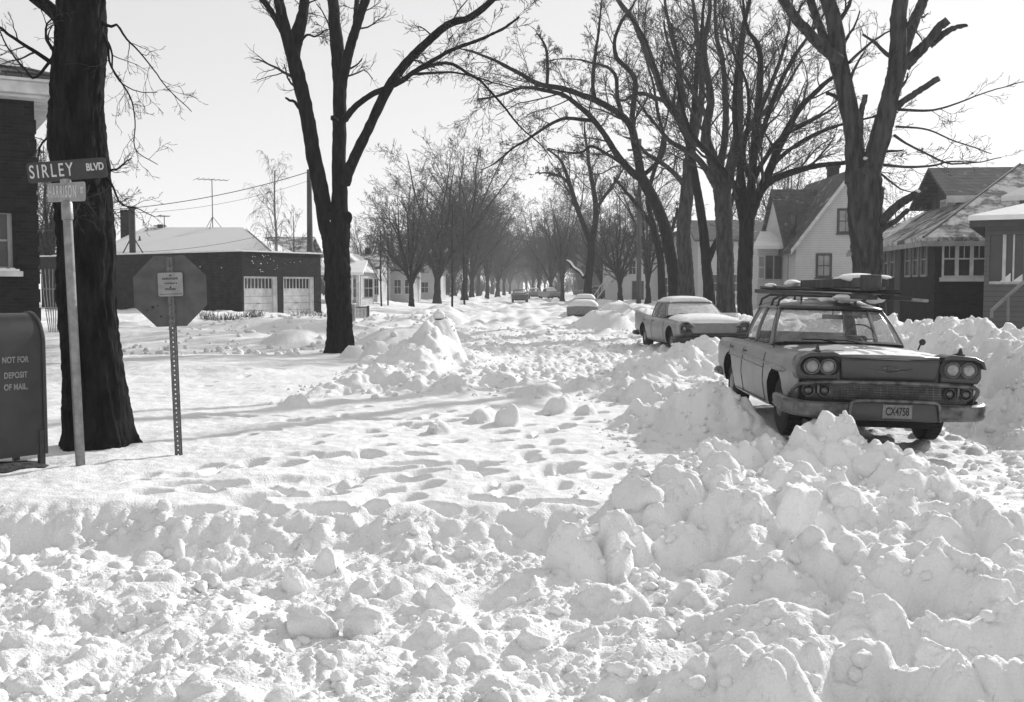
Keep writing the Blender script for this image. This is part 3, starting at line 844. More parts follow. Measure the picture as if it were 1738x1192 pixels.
# --- forked tree on the left lawn
T2 = [(579, 606, 25), (578, 590, 22.5), (577, 560, 20.5), (575, 520, 20), (573, 480, 20.5), (572, 442, 20.5), (570, 405, 22), (569, 380, 24), (570, 360, 18)]
L2 = [([(558, 396, 14), (552, 370, 13.5), (546, 335, 13), (540, 300, 12.5), (531, 258, 12), (524, 208, 11.5), (513, 156, 11), (503, 110, 12), (496, 88, 10), (486, 45, 9), (477, 5, 8), (466, -50, 7.5), (450, -120, 6), (430, -200, 4)], dict(dY=-.8)),
      ([(500, 96, 9), (506, 70, 8), (512, 40, 8), (517, 0, 8), (525, -60, 7), (528, -140, 5)], dict(dY=1.)),
      ([(492, 75, 6), (475, 45, 5), (460, 18, 5), (447, 0, 4.5), (425, -30, 4), (400, -80, 3)], dict(dY=-1.5)),
      ([(494, 66, 5), (505, 35, 4), (512, 10, 4), (520, -25, 3)], dict(dY=1.5)),
      ([(574, 390, 17), (576, 354, 13.5), (576, 312, 11.5), (575, 260, 11), (576, 208, 11), (576, 160, 11), (575, 130, 11), (571, 60, 10), (565, 0, 8.5), (560, -70, 8), (556, -160, 6), (550, -250, 3)], dict(dY=.8)),
      ([(580, 150, 8), (585, 120, 8), (595, 78, 8), (606, 45, 7.5), (619, 5, 7), (632, -40, 6), (650, -110, 4)], dict(dY=-1.)),
      ([(604, 48, 5), (604, 20, 4), (606, -5, 4), (604, -50, 3)], dict(dY=1.)),
      ([(586, 312, 9), (592, 290, 9), (606, 258, 8.5), (619, 232, 8.5), (632, 204, 8), (645, 176, 8), (657, 152, 8), (670, 130, 7.5), (684, 112, 7.5), (698, 96, 7), (716, 78, 6.5), (733, 62, 6.5), (752, 44, 6), (769, 35, 6), (790, 31, 5.5), (806, 22, 5.5), (830, 0, 5), (860, -30, 4), (900, -80, 3)], dict(dY=-4)),
      ([(586, 202, 6), (595, 190, 5.5), (608, 177, 5), (634, 159, 4.5), (660, 148, 4), (682, 138, 4), (700, 124, 3.8), (730, 105, 3.5), (764, 85, 3), (792, 74, 2.7), (816, 65, 2.5), (838, 55, 2.2), (860, 44, 1.8), (885, 24, 1.2)], dict(dY=-5)),
      ([(680, 138, 4), (704, 122, 3.5), (733, 111, 3.2), (764, 108, 2.8), (795, 127, 2.5), (814, 138, 2.2), (830, 155, 2), (858, 187, 1.8), (882, 218, 1.4), (905, 240, 1.1), (930, 268, .8)], dict(dY=-5)),
      ([(700, 126, 2.5), (733, 124, 2.2), (764, 122, 1.8), (800, 128, 1.4), (840, 140, 1.1), (880, 150, .8)], dict(dY=-3)),
      ([(519, 200, 4), (508, 182, 3.2), (500, 170, 2.6), (488, 163, 2), (482, 158, 1.6)], dict(dY=-.2, stub=1)),
      ([(572, 206, 4), (563, 196, 3.5)], dict(dY=-.2, stub=1)), ([(628, 226, 3), (634, 218, 2)], dict(dY=0, stub=1)),
      ([(500, 88, 2.5), (520, 60, 2), (535, 62, 1.5), (552, 52, 1.2), (560, 48, 1)], dict(dY=.5)),
      ([(590, 118, 2), (604, 112, 1.5), (620, 102, 1)], dict(dY=0, stub=1)),
      ([(588, 382, 5), (593, 368, 5.5), (594, 362, 3)], dict(dY=-.3, stub=1))]
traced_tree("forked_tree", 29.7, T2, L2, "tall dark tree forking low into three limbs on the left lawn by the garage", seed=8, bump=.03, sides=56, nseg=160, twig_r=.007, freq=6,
            spec=[dict(K=9, lr=.13, ang=.8, t0=.35, droop=.05, up=.1, wander=.2, lmin=.35, rr=.22), dict(K=6, lr=.55, ang=.65, droop=.15, wander=.22), dict(K=4, lr=.55, ang=.6, droop=.12)])

# --- pruned tree on the right, behind the wagon
T3 = [(1474, 520, 26), (1473, 480, 25), (1472, 440, 24.5), (1470, 400, 25), (1468, 360, 26), (1467, 330, 27), (1466, 300, 27), (1464, 285, 20)]
L3 = [([(1453, 310, 18), (1452, 280, 16), (1450, 245, 15), (1443, 196, 14.5), (1434, 152, 14), (1425, 110, 14), (1421, 92, 14), (1420, 60, 13.5), (1414, 25, 12.5), (1406, 0, 12), (1396, -40, 11), (1380, -110, 8), (1365, -190, 5)], dict(dY=.5)),
      ([(1424, 104, 11), (1408, 90, 9.5), (1394, 78, 9), (1380, 64, 8.5), (1366, 50, 8.5), (1352, 36, 8), (1341, 20, 8), (1325, -5, 7.5), (1306, -50, 6), (1280, -100, 4)], dict(dY=-1.5)),
      ([(1412, 96, 8), (1402, 76, 7.5), (1394, 52, 7), (1387, 32, 6.5), (1377, 0, 6.5), (1368, -40, 5)], dict(dY=1.5)),
      ([(1474, 310, 18), (1478, 285, 17), (1486, 258, 17), (1491, 245, 17), (1498, 220, 16.5), (1504, 196, 16), (1509, 172, 14.5), (1514, 150, 13), (1520, 128, 15), (1525, 106, 16), (1524, 78, 13), (1525, 40, 12.5), (1529, 0, 12.5), (1534, -50, 10), (1536, -130, 7)], dict(dY=-.6)),
      ([(1531, 95, 10), (1538, 74, 9), (1546, 50, 9), (1556, 25, 8.5), (1568, 0, 8), (1585, -40, 7), (1600, -90, 4)], dict(dY=1.5)),
      ([(1534, 112, 12), (1546, 100, 10), (1558, 90, 9), (1572, 76, 8), (1586, 58, 7), (1598, 46, 6.5), (1611, 36, 6)], dict(dY=-.6, stub=1)),
      ([(1578, 78, 6), (1592, 66, 5.5), (1606, 54, 5), (1620, 45, 4), (1634, 41, 3), (1640, 41, 1.5)], dict(dY=-.6, stub=1)),
      ([(1522, 182, 6), (1536, 170, 5), (1562, 154, 4.8), (1591, 136, 4.8)], dict(dY=-1, stub=1)),
      ([(1459, 242, 6), (1460, 215, 5), (1463, 188, 4.6), (1470, 162, 4.6)], dict(dY=-.4, stub=1)),
      ([(1492, 384, 8), (1500, 372, 7.5), (1521, 350, 7), (1540, 335, 6.5), (1556, 326, 6.5)], dict(dY=-1.2, stub=1)),
      ([(1486, 352, 10), (1492, 335, 8), (1499, 319, 6)], dict(dY=-.3, stub=1)),
      ([(1422, 168, 4), (1414, 160, 3.2), (1405, 154, 2.6)], dict(dY=0, stub=1)),
      ([(1494, 392, 5), (1506, 384, 4.5), (1522, 376, 4), (1540, 360, 4)], dict(dY=.6, stub=1)),
      ([(1524, 186, 2.6), (1560, 188, 2.2), (1590, 186, 1.8), (1625, 176, 1.5), (1665, 160, 1.2), (1738, 138, .8)], dict(dY=-2)),
      ([(1518, 230, 2.6), (1540, 245, 2), (1575, 262, 1.8), (1612, 277, 1.6), (1655, 276, 1.2), (1700, 268, .8)], dict(dY=1)),
      ([(1500, 280, 2.6), (1540, 284, 2.2), (1585, 284, 1.8), (1612, 278, 1.4), (1660, 280, .8)], dict(dY=0)),
      ([(1496, 296, 2), (1515, 310, 1.6), (1535, 322, 1.2), (1570, 330, .8)], dict(dY=1)),
      ([(1442, 106, 3), (1456, 92, 2.4), (1480, 72, 2), (1510, 54, 1.5), (1545, 40, 1)], dict(dY=2)),
      ([(1520, 215, 2), (1570, 220, 1.5), (1620, 240, 1.2), (1680, 262, .8)], dict(dY=-1))]
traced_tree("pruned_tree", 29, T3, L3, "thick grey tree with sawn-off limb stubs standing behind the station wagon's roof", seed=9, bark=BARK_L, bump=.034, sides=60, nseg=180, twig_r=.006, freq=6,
            spec=[dict(K=7, lr=.14, ang=.7, t0=.25, wander=.18, lmin=.35, rr=.32), dict(K=4, lr=.5, ang=.6, wander=.2), dict(K=3, lr=.5, ang=.6)])

def fork_snow(px, py, Y, s, tree):
    V, Fc = SHAPES_M[3]; p = at(px, py, Y)
    o = link_mesh("snow_cover", np_mesh("snow_cover", V * np.array(s) + p - np.array(tree.location), Fc), SNOW, tree, True)
TREES_ = [o for o in bpy.data.objects if o.parent is None and o.name.startswith(("forked_tree", "pruned_tree"))]
for t_ in TREES_:
    if t_.name.startswith("forked"): fork_snow(562, 376, 29.4, (.035, .1, .06), t_); fork_snow(578, 604, 28.9, (.3, .15, .06), t_)
    else: fork_snow(1469, 269, 28.8, (.06, .1, .05), t_); fork_snow(1558, 325, 27.8, (.06, .12, .05), t_)
# --- the row of elms and maples on the right of the street
def S(*a): return list(a)
TW = [dict(K=12, lr=.33, ang=.62, t0=.15, up=.22, wander=.14, rr=.34), dict(K=8, lr=.46, ang=.6, up=.12, wander=.18, rr=.5), dict(K=5, lr=.5, ang=.6, droop=.1, wander=.2), dict(K=3, lr=.55, ang=.6, droop=.12, wander=.2)]
traced_tree("maple_tree", 43, [(1265, 548, 13), (1264, 520, 12), (1264, 480, 12), (1265, 440, 12), (1267, 400, 12), (1268, 372, 13), (1270, 350, 10)],
    [([(1270, 380, 9), (1280, 345, 7.5), (1300, 314, 6), (1325, 299, 5.4), (1359, 289, 5), (1398, 281, 4), (1440, 276, 3), (1480, 262, 2), (1530, 258, 1)], dict(dY=-3)),
     ([(1272, 372, 9), (1286, 335, 7.5), (1306, 290, 7), (1324, 244, 6.5), (1340, 214, 5.5), (1355, 188, 5), (1376, 165, 4), (1394, 148, 3.5), (1420, 128, 2.5), (1450, 100, 1.5)], dict(dY=1)),
     ([(1268, 375, 9), (1276, 305, 7), (1281, 235, 6.5), (1286, 180, 5.8), (1290, 131, 5), (1289, 90, 4.2), (1280, 66, 3.5), (1268, 50, 2.5), (1262, 10, 2), (1262, -40, 1)], dict(dY=-1)),
     ([(1263, 385, 8), (1254, 340, 6.5), (1246, 314, 5.5), (1225, 285, 5), (1207, 262, 4.5), (1190, 240, 3.5), (1176, 222, 3), (1160, 170, 2), (1150, 120, 1.2)], dict(dY=-2)),
     ([(1264, 372, 8), (1259, 310, 6), (1252, 250, 5), (1246, 190, 4.2), (1250, 120, 3.5), (1258, 60, 2.5), (1270, 0, 1.6), (1280, -60, 1)], dict(dY=2)),
     ([(1284, 335, 5), (1300, 300, 4), (1322, 270, 3.6), (1350, 248, 3.2), (1385, 228, 2.8), (1430, 212, 2.2), (1475, 202, 1.6), (1520, 196, .9)], dict(dY=2)),
     ([(1282, 250, 5), (1300, 205, 4.2), (1320, 150, 3.6), (1345, 100, 3), (1372, 60, 2.4), (1400, 20, 1.6), (1420, -30, 1)], dict(dY=2)),
     ([(1276, 310, 5), (1300, 268, 4), (1330, 232, 3), (1380, 205, 2.2), (1425, 178, 1.2)], dict(dY=-2)),
     ([(1285, 200, 4), (1306, 150, 3.4), (1326, 100, 2.8), (1340, 60, 2), (1350, 0, 1.4)], dict(dY=-1)),
     ([(1270, 300, 4), (1262, 260, 3.4), (1270, 200, 3), (1266, 140, 2.4), (1240, 80, 1.8), (1225, 20, 1.2)], dict(dY=1))],
    "dark maple with a straight trunk just left of the station wagon, twigs fanning wide", seed=21, bump=.02, sides=28, nseg=60, twig_r=.008, spec=TW)
traced_tree("maple_tree", 48, [(1232, 512, 15), (1231, 470, 14), (1231, 430, 13.5), (1229, 390, 13.5), (1227, 349, 14), (1222, 320, 12)],
    [([(1225, 340, 11), (1215, 290, 9.5), (1206, 262, 9), (1198, 240, 8.5), (1200, 205, 7), (1206, 174, 6), (1202, 130, 5), (1196, 80, 4), (1205, 20, 3), (1210, -50, 1.5)], dict(dY=1)),
     ([(1228, 345, 11), (1236, 300, 9), (1248, 250, 8), (1254, 205, 7), (1254, 160, 6.5), (1256, 110, 5), (1262, 50, 4), (1275, 0, 2.6), (1290, -60, 1.4)], dict(dY=-2)),
     ([(1228, 330, 8), (1222, 290, 7), (1230, 240, 6), (1232, 180, 5), (1228, 110, 4), (1215, 50, 3), (1212, -20, 2)], dict(dY=2)),
     ([(1222, 330, 7), (1200, 290, 5.5), (1176, 262, 4.5), (1140, 242, 3.5), (1110, 205, 2.5), (1085, 170, 1.5)], dict(dY=-2)),
     ([(1246, 262, 6), (1270, 220, 4.5), (1296, 190, 3.6), (1330, 150, 2.6), (1360, 100, 1.5)], dict(dY=2)),
     ([(1202, 205, 4.5), (1184, 170, 3.5), (1160, 130, 3), (1132, 85, 2), (1120, 40, 1.2)], dict(dY=1))],
    "thick grey maple trunk right behind the darker straight one beside the wagon", seed=22, bark=BARK_L, bump=.03, sides=28, nseg=60, twig_r=.009, spec=TW)
traced_tree("slender_tree", 52, [(1204, 508, 10), (1202, 480, 9), (1198, 440, 8), (1194, 393, 7.5), (1187, 345, 7), (1180, 305, 6.5), (1174, 270, 6)],
    [([(1175, 275, 6), (1172, 240, 5.5), (1176, 200, 5), (1180, 150, 4.5), (1184, 100, 4), (1190, 60, 3), (1194, 10, 2.4), (1200, -50, 1.4)], dict(dY=1)),
     ([(1176, 280, 5), (1166, 235, 4.5), (1152, 200, 4), (1132, 170, 3.5), (1120, 140, 3), (1108, 100, 2.5), (1090, 55, 2), (1062, 20, 1.2)], dict(dY=-2)),
     ([(1200, 450, 5), (1212, 420, 5), (1226, 395, 4.5), (1240, 360, 3.5), (1252, 320, 2.5), (1262, 280, 1.4)], dict(dY=-1)),
     ([(1172, 250, 4), (1160, 200, 3.4), (1158, 150, 3), (1150, 100, 2.4), (1140, 40, 1.6)], dict(dY=2))],
    "slender leaning tree, darkest of the trunks between the two parked cars' roofs", seed=23, bump=.02, sides=20, nseg=50, twig_r=.009, spec=TW)
traced_tree("arching_elm", 60, [(1147, 508, 13), (1147, 490, 11.5), (1143, 460, 10.5), (1138, 436, 9.5), (1130, 393, 9.5), (1120, 362, 9), (1108, 336, 9), (1098, 318, 9), (1086, 297, 8)],
    [([(1088, 300, 7.5), (1082, 262, 7), (1077, 238, 6.5), (1073, 218, 6), (1064, 205, 6), (1055, 196, 5.5), (1034, 182, 5), (1012, 170, 5), (990, 162, 4.5), (968, 154, 4.5), (940, 148, 4), (916, 143, 4), (888, 128, 3.2), (863, 113, 2.6), (835, 98, 2), (807, 87, 1.4), (780, 80, .9)], dict(dY=-7)),
     ([(1090, 304, 7), (1073, 293, 6), (1060, 278, 5.6), (1047, 262, 5.2), (1034, 240, 5), (1020, 218, 4.6), (1003, 196, 4.2), (986, 179, 3.8), (960, 160, 3.4), (925, 150, 3), (890, 146, 2.4), (850, 158, 1.8), (815, 165, 1.1)], dict(dY=-6)),
     ([(1074, 222, 5), (1073, 196, 4.5), (1076, 170, 4.5), (1078, 137, 4), (1066, 118, 3.8), (1048, 100, 3.5), (1043, 80, 3), (1048, 57, 2.8), (1062, 30, 2.2), (1080, 4, 1.8), (1095, -40, 1)], dict(dY=-2)),
     ([(1008, 205, 3.6), (985, 203, 3), (959, 201, 2.8), (936, 210, 2.5), (916, 223, 2.3), (893, 238, 2), (872, 249, 1.8), (852, 265, 1.4), (833, 279, 1), (815, 286, .7)], dict(dY=-3)),
     ([(1056, 197, 4), (1048, 165, 3.4), (1046, 130, 3), (1035, 115, 2.4), (1018, 108, 1.8), (980, 98, 1.3), (935, 95, .9)], dict(dY=2)),
     ([(1010, 172, 3.6), (1006, 140, 3), (1010, 100, 2.6), (1016, 50, 2), (1020, 0, 1.2)], dict(dY=0)),
     ([(928, 146, 3), (930, 115, 2.6), (926, 85, 2.2), (916, 68, 1.6), (905, 55, 1)], dict(dY=0)),
     ([(1090, 300, 4), (1120, 270, 3.5), (1128, 240, 3), (1115, 190, 2.4), (1106, 140, 1.8), (1090, 90, 1)], dict(dY=4)),
     ([(1060, 280, 3), (1030, 262, 2.5), (1004, 250, 2.2), (985, 262, 1.8), (960, 262, 1.2), (930, 258, .8)], dict(dY=-2))],
    "big elm arching far left over the street, its limbs bare", seed=24, bark=BARK, bump=.025, sides=28, nseg=80, twig_r=.009,
    spec=[dict(K=14, lr=.27, ang=.7, t0=.12, droop=.06, up=.1, wander=.16, rr=.32), dict(K=8, lr=.46, ang=.6, droop=.14, wander=.2, rr=.5), dict(K=5, lr=.55, ang=.55, droop=.22, wander=.2), dict(K=3, lr=.55, ang=.55, droop=.22, wander=.2)])
traced_tree("tall_elm", 57, [(1165, 510, 15), (1164, 470, 13), (1162, 430, 12), (1160, 393, 11.5), (1164, 345, 11), (1169, 300, 10.5), (1170, 270, 10)],
    [([(1170, 280, 9), (1172, 245, 8), (1160, 215, 7.5), (1146, 190, 7), (1134, 176, 6.5), (1122, 150, 6), (1112, 122, 5.5), (1094, 80, 4.8), (1074, 35, 4), (1050, 5, 3), (1020, -40, 1.6)], dict(dY=-3)),
     ([(1170, 270, 8), (1180, 225, 6.5), (1190, 180, 5.5), (1192, 130, 5), (1186, 70, 4), (1180, 10, 3), (1170, -50, 1.6)], dict(dY=3)),
     ([(1150, 195, 5), (1155, 150, 4.4), (1150, 100, 3.8), (1140, 60, 3), (1130, 10, 2.2), (1128, -40, 1.2)], dict(dY=3)),
     ([(1132, 172, 4), (1108, 165, 3.4), (1085, 158, 2.6), (1060, 172, 1.8), (1040, 160, 1)], dict(dY=-2)),
     ([(1165, 320, 5), (1150, 300, 4.4), (1128, 280, 3.6), (1100, 262, 3), (1080, 240, 2), (1060, 232, 1.1)], dict(dY=-1))],
    "tall pale-barked elm close behind the foot of the arching one", seed=25, bark=BARK_L, bump=.03, sides=28, nseg=70, twig_r=.009, spec=TW)
traced_tree("slender_tree", 66, [(1125, 512, 8), (1123, 480, 6.5), (1121, 440, 6), (1112, 400, 5.5), (1106, 372, 5)],
    [([(1107, 378, 4.6), (1100, 340, 4), (1108, 300, 3.4), (1120, 260, 2.6), (1128, 220, 1.8), (1136, 180, 1)], dict(dY=2)),
     ([(1108, 385, 4), (1090, 360, 3.4), (1074, 340, 2.8), (1056, 318, 2.2), (1040, 296, 1.4)], dict(dY=-2)),
     ([(1120, 436, 4), (1132, 410, 3.4), (1142, 380, 2.6), (1150, 350, 1.6)], dict(dY=1))],
    "thin tree just right of the utility pole, its trunk bending left", seed=26, bump=.015, sides=16, nseg=40, twig_r=.011, spec=TW)
tt = traced_tree("broken_tree", 85, [(997, 506, 8), (998, 485, 6.5), (1001, 455, 6.5), (1004, 425, 6), (1003, 405, 6)],
    [([(1004, 410, 5.5), (1010, 380, 5), (1011, 350, 4.4), (1005, 310, 3.8), (998, 270, 2.8), (992, 230, 1.8), (990, 205, 1)], dict(dY=-3)),
     ([(1002, 412, 5), (994, 390, 4.6), (986, 370, 4.2), (976, 340, 3.8), (968, 314, 3.4), (960, 290, 2.6), (950, 270, 1.8), (930, 255, 1)], dict(dY=-2)),
     ([(968, 316, 2.6), (955, 302, 2), (935, 296, 1.5), (910, 294, .9)], dict(dY=1)),
     ([(1010, 360, 3.4), (1025, 335, 2.8), (1045, 310, 2.2), (1060, 280, 1.2)], dict(dY=2)),
     ([(992, 472, 3.2), (984, 462, 2.8), (975, 456, 2.6), (968, 447, 2.6), (962, 444, 2.2)], dict(dY=-1, stub=1))],
    "mid-distance tree with one snapped low limb carrying snow", seed=27, bump=.02, sides=16, nseg=40, twig_r=.013, spec=TW)
P, R = limb([(990, 468, 1.6), (984, 459.5, 1.8), (975, 453.5, 1.8), (968, 444.5, 1.8), (962, 441.5, 1.2)], 84.6, -1, n=14)
V, Q = tubes(P[None], R[None], 8); o = link_mesh("snow_cover", np_mesh("snow_cover", V - np.array(tt.location), Q), SNOW, tt, True)

# --- generic bare trees, a few shapes, copied along the street
def bare_tree(name, H, spread, seed, r0, kind='round', far=120, mat=TWIG_F, bark=None, dense=1.0):
    rng = np.random.default_rng(seed)
    th = H * (.17 if kind == 'round' else .15 if kind == 'vase' else .8)
    n = 10
    z = np.linspace(-.5, th, n)
    P = np.stack([np.cumsum(rng.normal(size=n)) * .03 * H / 12, np.cumsum(rng.normal(size=n)) * .03 * H / 12, z], -1)
    R = r0 * (1 - .35 * np.linspace(0, 1, n)) + r0 * .35 * np.exp(-np.clip(z, 0, 9) * 3)
    root = empty(name)
    NL = 10
    LP, LR = [], []
    if kind in ('young', 'birch'):
        LP.append(resample(P, R, 16)[0]); LR.append(np.linspace(r0, r0 * .3, 16))
        R = np.linspace(r0, r0 * .3, n)
    else:
        for k in range(NL):
            a = 6.283 * (k + rng.random() * .6) / NL; sp = spread * (.35 + .65 * rng.random()) * (.35 if k == 0 else 1)
            top = H * (.75 + .25 * rng.random()) if kind == 'vase' else H * (.6 + .4 * rng.random())
            if kind == 'round' and sp > .7 * spread: top = H * (.55 + .25 * rng.random())
            z0 = P[-1, 2]
            m = 7; s = np.linspace(0, 1, m)
            if kind == 'vase': hr = s ** 1.7
            else: hr = s ** 1.05
            x = np.cos(a) * sp * hr; y = np.sin(a) * sp * hr; zz = z0 + (top - z0) * s ** .85
            q = np.stack([x + P[-1, 0], y + P[-1, 1], zz], -1); q[1:] += np.cumsum(rng.normal(size=(m - 1, 3)), 0) * H * .012
            q[0] = P[-2] if k % 2 else P[-1]; q[1:, 2] += rng.uniform(-.02, .02) * H
            rp, rq = resample(q, np.linspace(r0 * .5, r0 * .07, m), 16)
            LP.append(rp); LR.append(rq)
    V, Q = join_tubes([(P[None], R[None], 10), (np.array(LP), np.array(LR), 6)])
    link_mesh("trunk", np_mesh("trunk", V, Q), bark or BARK, root, True)
    mr = far * .00013
    lv = []
    p, r = np.array(LP), np.array(LR)
    if kind == 'young': sps = [dict(K=16, lr=.28, ang=.55, t0=.3, up=.35), dict(K=6, lr=.45, ang=.5, up=.2), dict(K=3, lr=.5, ang=.5)]
    else: sps = [dict(K=int(9 * dense), lr=.42, ang=.75, t0=.06, up=.16, rr=.45), dict(K=int(7 * dense), lr=.44, ang=.68, up=.06, wander=.2), dict(K=int(4 * dense), lr=.5, ang=.65, droop=.12, wander=.2), dict(K=3, lr=.6, ang=.6, droop=.12)]
    if kind == 'birch': sps = [dict(K=22, lr=.26, ang=.6, t0=.25, up=.3, rr=.35), dict(K=7, lr=.5, ang=.6, droop=.5), dict(K=4, lr=.9, ang=.4, droop=1.2, up=-.3)]
    for i, s in enumerate(sps):
        p, r = grow(rng, p, r, m=5, minr=mr, **s); lv.append((p, r, 4 if i == 0 else 3))
    V, Q = join_tubes(lv)
    link_mesh("crown", np_mesh("crown", V, Q), mat, root, True)
    return root
PROTO = {}
def plant(key, px, Y, topy, label, group=None, base=None, rot=None, dx=0.0):
    """place a copy so that its top reaches the photo row topy"""
    src, H = PROTO[key]
    x = at(px, 500, Y)[0]; gz = ground(x, Y) - .05
    o = src if not src.get("used") else copy_tree(src)
    src["used"] = 1
    s = (at(px, topy, Y)[2] - gz) / H
    o.location = (x, Y, gz); o.rotation_euler = (0, 0, rs.uniform(0, 6.28) if rot is None else rot); o.scale = (s, s, s)
    if "used" in o.keys() and o is not src: del o["used"]
    return tag(o, label, "tree", group)
for k, (a, H) in {'r1': (dict(name="bare_tree", H=14, spread=5.5, seed=31, r0=.34, dense=1.15), 14), 'r2': (dict(name="bare_tree", H=14, spread=6, seed=32, r0=.4, dense=1.15), 14),
                  'v1': (dict(name="bare_elm", H=17, spread=6.5, seed=33, r0=.42, kind='vase', dense=1.1), 17), 'v2': (dict(name="bare_elm", H=17, spread=6, seed=34, r0=.38, kind='vase', dense=1.15), 17),
                  'y1': (dict(name="young_tree", H=7, spread=1, seed=35, r0=.07, kind='young', far=70), 7), 'y2': (dict(name="young_tree", H=7, spread=1, seed=36, r0=.065, kind='young', far=70), 7),
                  'b1': (dict(name="birch_tree", H=12, spread=3, seed=37, r0=.14, kind='young', far=75, mat=BIRCH, bark=BIRCH), 12)}.items():
    if k == 'b1': a = dict(a, kind='birch')
    if a.get('kind') == 'birch':
        pass
    PROTO[k] = (bare_tree(**a), H)
GL, GR = "bare trees down the left side of the street", "bare trees down the right side of the street"
plant('r1', 697, 88, 305, "sturdy bare tree with a thick short trunk in front of the far left houses", GL)
plant('y1', 647, 80, 345, "thin young tree left of its twin, both before the far left porch", GL)
plant('y2', 659, 84, 365, "thin young tree right of its twin, both before the far left porch", GL)
plant('y2', 767, 74, 300, "thin leafless sapling just right of the snow-capped hydrant", GL)
plant('y1', 787, 88, 330, "spindly sapling second right from the snow-capped hydrant", GL)
for a in [('r2', 742, 108, 262, "bare tree rising behind the sapling by the hydrant, crown against the sky"),
          ('v1', 788, 118, 250, "tallest bare elm of the left row, left of the gap in the sky"),
          ('r1', 802, 140, 300, "bare tree just right of the tallest elm in the left row"),
          ('v2', 826, 165, 322, "fifth big bare tree back along the left side of the street"),
          ('r2', 668, 130, 345, "distant bare tree whose crown shows over the far left roofs"),
          ('r1', 620, 150, 372, "distant bare tree just right of the forked trunk")]: plant(*a, group=GL)
for a in [('r2', 845, 195, 345), ('r1', 856, 235, 372), ('v1', 812, 210, 340), ('r2', 770, 180, 335), ('r1', 866, 290, 405), ('r2', 835, 270, 380), ('r1', 718, 170, 350)]:
    plant(*a, "one of the far bare trees closing the left side of the street", group="far trees left of the street end")
for a in [('r1', 1022, 120, 345, "bare tree behind the one with the snapped limb, to its right"),
          ('v2', 955, 135, 322, "bare elm rising left of the tree with the snapped limb"),
          ('r2', 1052, 100, 330, "bare tree standing left of the utility pole before a pale house"),
          ('r1', 935, 165, 345, "bare tree right of the gap in the sky"),
          ('v1', 1100, 90, 290, "bare elm behind the utility pole")]: plant(*a, group=GR)
for a in [('r2', 915, 200, 352), ('r1', 905, 250, 378), ('r2', 985, 190, 365), ('r1', 950, 240, 375), ('r2', 893, 330, 408), ('r1', 1010, 170, 360), ('v2', 1060, 160, 345), ('r2', 880, 400, 425), ('r1', 925, 300, 400)]:
    plant(*a, "one of the far bare trees closing the right side of the street", group="far trees right of the street end")
plant('b1', 470, 72, 232, "pale drooping birch behind the low roof, left of the forked tree")
plant('r1', 84, 62, 235, "dark bare tree seen between the brick house and the great trunk")
plant('r2', 60, 80, 270, "bare tree partly hidden behind the brick house corner")
plant('y2', 500, 85, 330, "small bare tree beside the birch behind the garage")
plant('r2', 1540, 75, 330, "bare tree behind the dormer of the shingled bungalow")
plant('r1', 1330, 110, 250, "bare tree behind the white gabled house")

# the wood that closes the view at the far end
rw = np.random.default_rng(77)
PP, RRr = [], []
for i in range(420):
    Y = rw.uniform(330, 620); x = rw.uniform(-.42, .42) * Y
    if abs(x - Y * .008) < 3: continue
    h = rw.uniform(8, 13); z = np.linspace(-1, h, 8)
    PP.append(np.stack([x + np.cumsum(rw.normal(size=8)) * .4, Y + np.zeros(8), z], -1)); RRr.append(np.linspace(.3, .06, 8))
PP, RRr = np.array(PP), np.array(RRr)
p1_, r1_ = grow(rw, PP, RRr, 12, .5, .7, t0=.2, up=.2, m=4, minr=.07); p2_, r2_ = grow(rw, p1_, r1_, 6, .5, .7, m=3, minr=.06)
V, Q = join_tubes([(PP, RRr, 4), (p1_, r1_, 3), (p2_, r2_, 3)])
o = link_mesh("far_wood", np_mesh("far_wood", V, Q), TWIG_F, None, True); tag(o, "bare far-off wood closing the view along the horizon", "wood", kind="stuff")

# winter brush and hedges under the far rows, both sides
rw = np.random.default_rng(78)
PP, RRr = [], []
for i in range(520):
    Y = rw.uniform(120, 330); sd_ = -1 if rw.random() < .5 else 1
    x = (Y * .008 + sd_ * (rw.uniform(9, 40) if Y < 200 else rw.uniform(7, 60)))
    h0 = rw.uniform(1.6, 4.2)
    for k in range(5):
        a = rw.uniform(0, 6.28); l = rw.uniform(.2, .9); t = np.linspace(0, 1, 5)
        PP.append(np.stack([x + l * t * np.cos(a) * h0 * .5, Y + l * t * np.sin(a) * h0 * .5, -.2 + .3 * (Y > 0) + h0 * t], -1)); RRr.append(np.linspace(.07, .03, 5))
PP, RRr = np.array(PP), np.array(RRr)
p1_, r1_ = grow(rw, PP, RRr, 9, .55, .8, t0=.1, up=.2, m=4, minr=.035)
V, Q = join_tubes([(PP, RRr, 3), (p1_, r1_, 3)])
o = link_mesh("winter_brush", np_mesh("winter_brush", V, Q), TWIG_F, None, True); tag(o, "low bare brush and hedges under the far street trees", "brush", kind="stuff")
